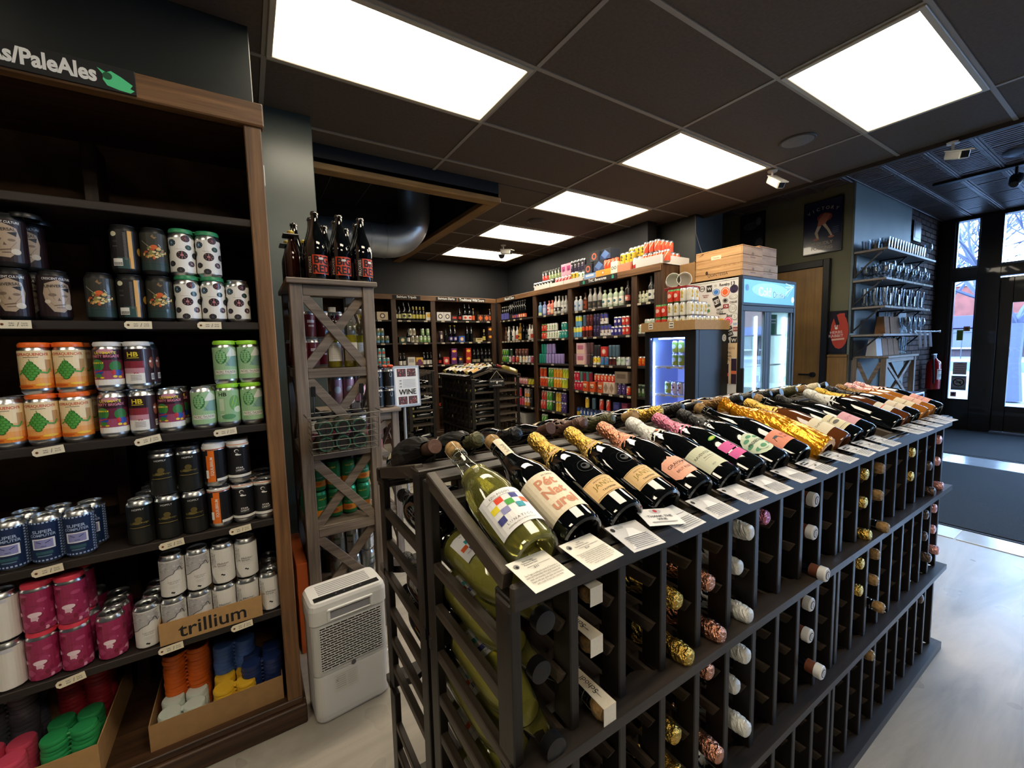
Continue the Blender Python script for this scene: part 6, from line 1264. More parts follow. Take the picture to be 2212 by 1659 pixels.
PR = {
 # cans: r,h,c,c2,frac,top,mark,mk
 'blu': ('beer can', 'sky blue can', lambda: simple_can(.033, .122, '#6aa6cc', '#b8a884', .4, None, '#5a7a5a', 'e')),
 'wht': ('beer can', 'tall white can', lambda: simple_can(.033, .157, '#d8d4ce', '#c4c0ba', .5, None, '#8a8a8a', 't')),
 'dot': ('beer can', 'pale teal can with a red dot', lambda: simple_can(.033, .157, '#c8d8d8', '#6fb4b8', .28, None, '#d84a34', 'e', 18, 1.1)),
 'gry': ('beer can', 'grey beige can', lambda: simple_can(.033, .122, '#c9c2ae', '#b4ac98', .5, None, '#8a8470', 'r')),
 'grn': ('beer can', 'pale green can', lambda: simple_can(.033, .122, '#8fb878', '#a8cc90', .5, None, '#e0ead4', 'e')),
 'sto': ('beer can', 'dark plum can with a glass drawing', lambda: simple_can(.038, .2, '#3a2c34', '#5a4a54', .5, '#8a8088', '#d8ccc4', 'r')),
 'gy': ('can', 'green and yellow can', lambda: simple_can(.031, .122, '#2f8a3a', '#3fa04a', .5, None, '#e8e04a', 'w')), 'dg': ('can', 'dull dark green can', lambda: simple_can(.031, .122, '#2a4a34', '#243c2c', .5)),
 'brd': ('can', 'dim brown-red can', lambda: simple_can(.031, .122, '#5a3430', '#6a443c', .5, '#9a5a54', '#a88a80', 'e')), 'rd': ('can', 'red can', lambda: simple_can(.031, .122, '#c42c2c', '#e05a2c', .4, None, '#f0dcc0', 'w')),
 'wr': ('can', 'white can with a red mark', lambda: simple_can(.031, .122, '#e4dcd4', '#d8d0cc', .5, None, '#b84a4a', 'e')), 'wb': ('can', 'white and blue patterned can', lambda: simple_can(.031, .122, '#dfe2ea', '#c8cce4', .5, None, '#3a4aa0', 'd')), 'wo': ('can', 'white and orange patterned can', lambda: simple_can(.031, .122, '#ece6dc', '#ead8b4', .5, None, '#e08a2a', 'd')), 'rb': ('can', 'raspberry red can', lambda: simple_can(.031, .122, '#b8405a', '#c85a70', .5, None, '#e8a4ac', 'd')),
 'pk': ('can', 'pink and white striped can', lambda: simple_can(.031, .122, '#d88a90', '#e6b4b4', .5, '#6a4a4c', '#f4e8e4', 's')), 'yl': ('can', 'yellow and black can', lambda: simple_can(.031, .122, '#d8cc3c', '#e6dc5a', .5, '#2a2a20', '#2a2a20', 's')),
 'or': ('can', 'orange yellow can', lambda: simple_can(.031, .157, '#e87a2a', '#f0a02a', .5, None, '#f8d84a', 's')), 'mg': ('can', 'magenta can with dark berries', lambda: simple_can(.031, .157, '#e04a6e', '#e8607a', .5, None, '#3a1a3a', 'd')), 'ow': ('can', 'white and orange can', lambda: simple_can(.031, .157, '#e8a04a', '#f0e4dc', .45, None, '#d8405a', 's')), 'bw': ('can', 'black can with grey circles', lambda: simple_can(.031, .157, '#1c1c20', '#26262a', .5, '#55555a', '#8a8a90', 'd')),
 'rg': ('can', 'red-orange and green striped can', lambda: simple_can(.031, .157, '#d84a2a', '#e8642c', .5, '#e8eae6', '#a02a1c', 's')), 'gb': ('can', 'green can with a white curve', lambda: simple_can(.031, .157, '#4a9a3a', '#5aac3c', .5, '#e8eae6', '#e4ecd4', 's')), 'yo': ('can', 'yellow and orange can with a curve', lambda: simple_can(.031, .157, '#e89a2a', '#f0c03a', .5, '#e8eae6', '#c4602a', 's')), 'yg': ('can', 'yellow-green can', lambda: simple_can(.031, .157, '#d8d83c', '#c8d440', .5, '#e8eae6', '#5a9a3a', 's')), 'rr': ('can', 'slim red can', lambda: simple_can(.029, .157, '#cc3a30', '#e05a4a', .5, None, '#f0d8d0', 's')), 'ye': ('can', 'slim yellow can', lambda: simple_can(.029, .157, '#e8c84a', '#e0b83c', .5, None, '#c48a2a', 's')), 'pu': ('can', 'slim purple and white can', lambda: simple_can(.029, .157, '#4a3478', '#5a4488', .5, None, '#e4e0f0', 'd')), 'kk': ('can', 'slim black-green can', lambda: simple_can(.029, .157, '#25342a', '#1c241f', .5, None, '#5a7a5a', 's')),
 'te': ('can', 'plain teal can', lambda: simple_can(.029, .157, '#1f8a78', None, .5, '#2a9a88')), 'la': ('can', 'plain lavender can', lambda: simple_can(.029, .157, '#9c8cc8', None, .5, '#a898d4')), 'tb': ('can', 'teal can with white bands', lambda: simple_can(.031, .122, '#2a9a90', None, .5, None, '#e0ece8', 't')), 'rw': ('can', 'red can beside the white ones', lambda: simple_can(.031, .122, '#d0402c', None, .5, '#4a8a4a', '#f0e0d4', 't')), 'wg': ('can', 'white can with a green mark', lambda: simple_can(.031, .122, '#e4e6da', None, .5, None, '#6a9a5a', 'w')),
 'by': ('can', 'tall blue can with a yellow top', lambda: simple_can(.029, .157, '#6aaad4', '#e8e060', .5, '#9ac4dc')), 'om': ('can', 'orange-red and maroon tall can', lambda: simple_can(.029, .157, '#4a1a1e', '#d84a24', .6, '#c86a4a')), 'mr': ('can', 'tall maroon can', lambda: simple_can(.029, .157, '#4a1c20', '#6a2420', .5, '#5a3a3a', '#8a5a54', 't')), 'dp': ('can', 'dark purple can', lambda: simple_can(.029, .157, '#241c40', '#2c2450', .5, '#3a3450', '#7a6a9a', 't')), 'bm': ('can', 'blue white and brown mountain can', lambda: simple_can(.033, .157, '#e0dcd8', '#3a44a4', .55, '#2a2a34', '#6a4434', 'w')), 'bd': ('can', 'indigo can with a white D', lambda: simple_can(.031, .122, '#3a3488', None, .5, None, '#e4e0ec', 'e')), 'rD': ('can', 'red can with a cream disc', lambda: simple_can(.031, .122, '#d03c34', None, .5, None, '#e8d8c0', 'e')), 'gb2': ('can', 'slate blue tall can', lambda: simple_can(.029, .157, '#4a6478', None, .5, '#6a8498')),
 'dk': ('can', 'dusky pink-brown tall can', lambda: simple_can(.029, .157, '#5a3e42', None, .5, '#6a5054')), 'ds': ('can', 'dark slate can', lambda: simple_can(.029, .157, '#2a2a30', None, .5, '#44444c')), 'mw': ('can', 'multicoloured white can', lambda: simple_can(.033, .122, '#e8e8e0', '#e8d84a', .3, None, '#c83a2c', 'd')), 'bb': ('can', 'bright blue can', lambda: simple_can(.033, .122, '#3a84c4', '#4a94d4', .5, None, '#b84a6a', 'd')), 'dr': ('can', 'dark red can with a white top', lambda: simple_can(.033, .11, '#5a1c1c', '#3a1414', .5)), 'mi': ('can', 'mint white can', lambda: simple_can(.033, .115, '#cfdcd0', '#c4d4c4', .5, None, '#6a8a6a', 't')), 'wbl': ('can', 'white can with blue bands', lambda: simple_can(.033, .115, '#e0e2ea', None, .5, None, '#3a4aa0', 't')),
 'r2': ('can', 'bright red can with white wording', lambda: simple_can(.031, .140, '#cc2440', None, .5, None, '#f0d4d4', 't')), 'r3': ('can', 'dark teal topped red can', lambda: simple_can(.029, .14, '#8a1c34', None, .5, '#4a7a7a')), 'tl': ('can', 'dull teal can', lambda: simple_can(.029, .14, '#4a7a78', None, .5, '#5a8a88')),
 'bs': ('can', 'small blue and orange can', lambda: simple_can(.026, .134, '#2a5aa8', '#3a4a78', .6, '#1c2440', '#d8dce8', 'r')), 'ys': ('can', 'small blue and yellow can', lambda: simple_can(.026, .134, '#e0c040', '#2a4a88', .5, '#1c2440')), 'pb': ('can', 'small violet blue can', lambda: simple_can(.026, .134, '#34348a', '#4a4aa0', .5, '#c8c8d8')),
 'og': ('can', 'orange can with a yellow figure', lambda: simple_can(.033, .122, '#e0501c', '#e8641c', .5, None, '#f0b03a', 'w')), 'dgg': ('can', 'dark green can in the narrow bay', lambda: simple_can(.031, .157, '#5a7a4a', '#2a3a2c', .5, '#8a9a8a', '#c8d4c0', 'r')),
 # bottles
 'B1': ('beer bottle', 'brown beer bottle with a cream label', lambda: std_bottle('beer', 'br', '#e0d8c0', '#e0dcc8', neck='#e0d8c0')), 'B2': ('beer bottle', 'short dark bottle with a pale label', lambda: std_bottle('beer', 'dk', '#c8c49a', None)), 'B3': ('beer bottle', 'tall dark bottle with a yellow diamond label', lambda: std_bottle('ch', 'dk', '#d8d89a', None, (.03, .11), '#3a3a2a', 1.0)),
 'B4': ('beer bottle', 'dark bottle with a yellow label and pale cap', lambda: std_bottle('beer', 'dk', '#c4b860', '#d8d4b8', neck='#b4a850')), 'B5': ('beer bottle', 'dark bottle with a white label', lambda: std_bottle('beer', 'dk', '#e0dcd4', '#8a8a8a', (.02, .09), None, .95)), 'B6': ('beer bottle', 'dark bottle with an orange-red label', lambda: std_bottle('ch', 'dk', '#d85a30', '#1a1a1a', (.02, .13), '#f0b04a', .93)), 'B7': ('beer bottle', 'dark bottle with a small red label', lambda: std_bottle('beer', 'dk', '#b03024', None, (.03, .08))),
 'B8': ('beer bottle', 'tall dark bottle with a white and red label', lambda: std_bottle('ch', 'dk', '#e4e0dc', None, (.02, .1), '#c83a24')), 'B9': ('beer bottle', 'plain dark bottle', lambda: std_bottle('beer', 'dk', None, None, s=1.05)), 'BA': ('beer bottle', 'dark bottle with a round blue label', lambda: std_bottle('bg', 'dk', '#3a3a78', '#c8b43a', (.03, .1), '#d8c8d8')), 'BB': ('beer bottle', 'tall black bottle', lambda: std_bottle('bg', 'dk', None, None)), 'BC': ('beer bottle', 'dark bottle with a greyish label', lambda: std_bottle('bg', 'dk', '#8a8470', None, (.02, .07), None, .95)), 'BD': ('beer bottle', 'beige pottery bottle', lambda: std_bottle('beer', '#c8c0a8', '#b8b098', '#d8d4c8')),
 'BE': ('beer bottle', 'small dark bottle with a red-orange label', lambda: std_bottle('beer', 'dk', '#d8602c', '#c8a04a', (.02, .1))),
 'V1': ('bottle', 'dark bottle with a blue label and white cap', lambda: std_bottle('bd', 'dk', '#5a5aa8', '#e8e4d8', (.02, .13), None, .85)), 'V2': ('bottle', 'dark bottle with a white neck', lambda: std_bottle('bd', 'dk', '#1a1a20', None, (.02, .1), None, .95, neck='#d8d4d0')), 'V3': ('bottle', 'very tall slim bottle with a purple label', lambda: std_bottle('bd', 'dk', '#4a3a88', '#c8c8cc', (.02, .08), '#d86a3a', 1.05)), 'V4': ('bottle', 'very tall slim bottle with an orange label', lambda: std_bottle('bd', 'dk', '#e06a30', '#c8c8cc', (.02, .08), '#f0dcc8', 1.05)),
 'S1': ('bottle', 'brown stone bottle', lambda: std_bottle('spir', '#5a3a28', '#6a4a38', '#8a6a54', s=.88)), 'S2': ('bottle', 'white ceramic bottle', lambda: std_bottle('spir', '#dcd8d0', '#e4e2dc', '#e0dcd4', (.03, .12), '#3a3a3c', .92)), 'S3': ('bottle', 'dark spirits bottle', lambda: std_bottle('spir', 'dk', '#2a3a34', None, s=.9)), 'S4': ('bottle', 'white and red spirits bottle', lambda: std_bottle('spir', '#e0dcd6', '#c84a3a', '#d8b8a0', (.03, .1), None, .88)), 'S5': ('bottle', 'golden tall bottle', lambda: std_bottle('ch', '#7a5a20', '#e0a83a', '#c8a04a', (.02, .12), '#3a2a14')),
 'T1': ('bottle', 'pale blue tall aluminium bottle', lambda: std_bottle('flask', '#7aa4d0', '#d8e0a0', '#7aa4d0', (.01, .05), None, .95)), 'T2': ('bottle', 'lavender blue tall bottle', lambda: std_bottle('flask', '#8a94cc', '#b8c4e8', '#8a94cc', (.03, .12), None, .95)), 'T3': ('bottle', 'pink and white tall bottle', lambda: std_bottle('flask', '#d88a8a', '#e8e0dc', '#e06a5a', (.04, .12), '#c83a4a', .95)), 'T4': ('bottle', 'orange pink tall bottle', lambda: std_bottle('flask', '#e07a6a', '#f0c09a', '#e06a5a', (.02, .08), None, .95)),
 'Q1': ('bottle', 'white bottle with a black square label', lambda: std_bottle('spir', '#dcd9d4', '#1c1c1e', '#e0dcd6', (.04, .10), '#dcd9d4', .95)), 'Q2': ('bottle', 'clear bottle with a black band', lambda: std_bottle('spir', '#b8b8b4', '#d8d8d4', '#a8a8a4', (.03, .12), '#3a3a3c', .9)), 'Q3': ('flask', 'frosty white flask with blue printing', lambda: std_bottle('flask', '#c8ccd0', '#c4d0e0', '#e4e0d8', (.01, .14), '#5a7aa8', .9)), 'Q4': ('bottle', 'dark bottle with an orange picture', lambda: std_bottle('spir', '#4a2418', '#8a3a1c', '#3a342c', (.02, .13), '#1c1410', .85)),
 'Q5': ('bottle', 'clear bottle with a charcoal label', lambda: std_bottle('spir', '#a8a4a0', '#2a2a2c', '#d0ccc4', (.02, .11), '#6a5a4a')), 'Q6': ('bottle', 'pale green squat bottle with a bird label', lambda: std_bottle('flask', '#b8c8b0', '#e8e8dc', '#c8c0a8', (.03, .12), '#3a6a7a')), 'Q7': ('bottle', 'dark tall bottle with a red label', lambda: std_bottle('bd', '#2a2624', '#c8645a', '#3a3634', (.05, .12), '#e8d8d0')), 'Q8': ('bottle', 'small squat cream bottle', lambda: std_bottle('flask', '#c8ccae', '#dcdcc4', '#e0dcc8', (.02, .10), '#6a7a54', .6)), 'Q9': ('bottle', 'tall grey bottle with a white and blue label', lambda: std_bottle('spir', '#3a3a3e', '#e0e0d8', '#2a2a2e', (.03, .14), '#2a3a44', 1.05)),
 # cartons
 'C1': ('carton', 'brown and white beer carton with a face drawing', lambda: carton(.18, .12, .13, '#d0c0a4', '#5a4030')), 'C2': ('carton', 'white carton with yellow fruit print', lambda: carton(.11, .12, .14, '#e0dccf', '#e4b43a', None, 'r')), 'C3': ('carton', 'dark green four-bottle carton', lambda: carton(.125, .12, .10, '#23423a', '#b8a878')), 'C4': ('carton', 'white carton with small grey print', lambda: carton(.13, .12, .15, '#dcdad4', '#a8a49c', None, 'r')), 'C5': ('carton', 'yellow and purple carton', lambda: carton(.12, .12, .14, '#e0b04a', '#7a3a6a', '#6a3a54')), 'C6': ('carton', 'yellow box with black letters', lambda: carton(.15, .14, .14, '#d0bc4a', '#3a3420', None, 'r')),
 'C7': ('carton', 'white carrier carton with a handle', lambda: carton(.13, .12, .15, '#d8d6d4', '#4a4448')), 'C8': ('carton', 'black four-bottle carton with a red badge', lambda: carton(.11, .12, .09, '#211c20', '#c0382c', None, 'r')), 'C9': ('carton', 'brown carton with an orange diamond', lambda: carton(.115, .12, .12, '#4a342a', '#dc6a34', None, 'd')), 'CA': ('carton', 'bright blue carton with a round picture', lambda: carton(.12, .12, .11, '#2a5ab4', '#d89a4a')), 'CB': ('carton', 'cream four-bottle carton', lambda: carton(.135, .12, .07, '#cfc090', '#8a7a44', None, 'r')), 'CC': ('carton', 'black box with a yellow and red oval', lambda: carton(.098, .12, .14, '#2c1a14', '#c83a24', None, 'w')), 'CD': ('carton', 'red carton with a lighter picture', lambda: carton(.115, .12, .13, '#b82c28', '#e8a08a')), 'CE': ('carton', 'purple box with a yellow oval', lambda: carton(.11, .12, .14, '#5a2468', '#d8407a', None, 'w')), 'CF': ('carton', 'dark purple box with a yellow oval', lambda: carton(.07, .12, .13, '#2c2248', '#c85a2a', None, 'w')), 'CG': ('carton', 'red box with a yellow oval', lambda: carton(.10, .12, .14, '#a82a20', '#e8a03a', None, 'w')),
 'CP': ('carton', 'pale pink carton with flamingo-like lines', lambda: carton(.175, .12, .155, '#e0b4c0', '#c4708a', '#eccab8', 'r')), 'CO': ('carton', 'orange carton with curved lettering', lambda: carton(.095, .12, .14, '#d8582c', '#f0d0b0', None, 'r', 'BD')), 'CK': ('carton', 'beige carton with thin dark curves', lambda: carton(.10, .12, .155, '#d4bfae', '#a08474', None, 'd')), 'CL': ('carton', 'large dim beige carton with wording', lambda: carton(.22, .12, .15, '#8a7a6c', '#6a5a4e', None, 'r')), 'CW': ('carton', 'white shipping box with grey print', lambda: carton(.34, .30, .26, '#bdbcb8', '#8a8a88', None, 'e')), 'CU': ('carton', 'dark blue carton', lambda: carton(.11, .12, .14, '#28306a', '#4a4a8a', None, 'r')), 'CV': ('carton', 'dark maroon carton', lambda: carton(.10, .12, .14, '#5a1c38', '#8a3a54', None, 'r')),
}
SHN = {0: 'top', 1: 'second', 2: 'third', 3: 'fourth', 4: 'fifth', 5: 'lowest'}; SZ = [1.80, 1.465, 1.12, .785, .45, .10]
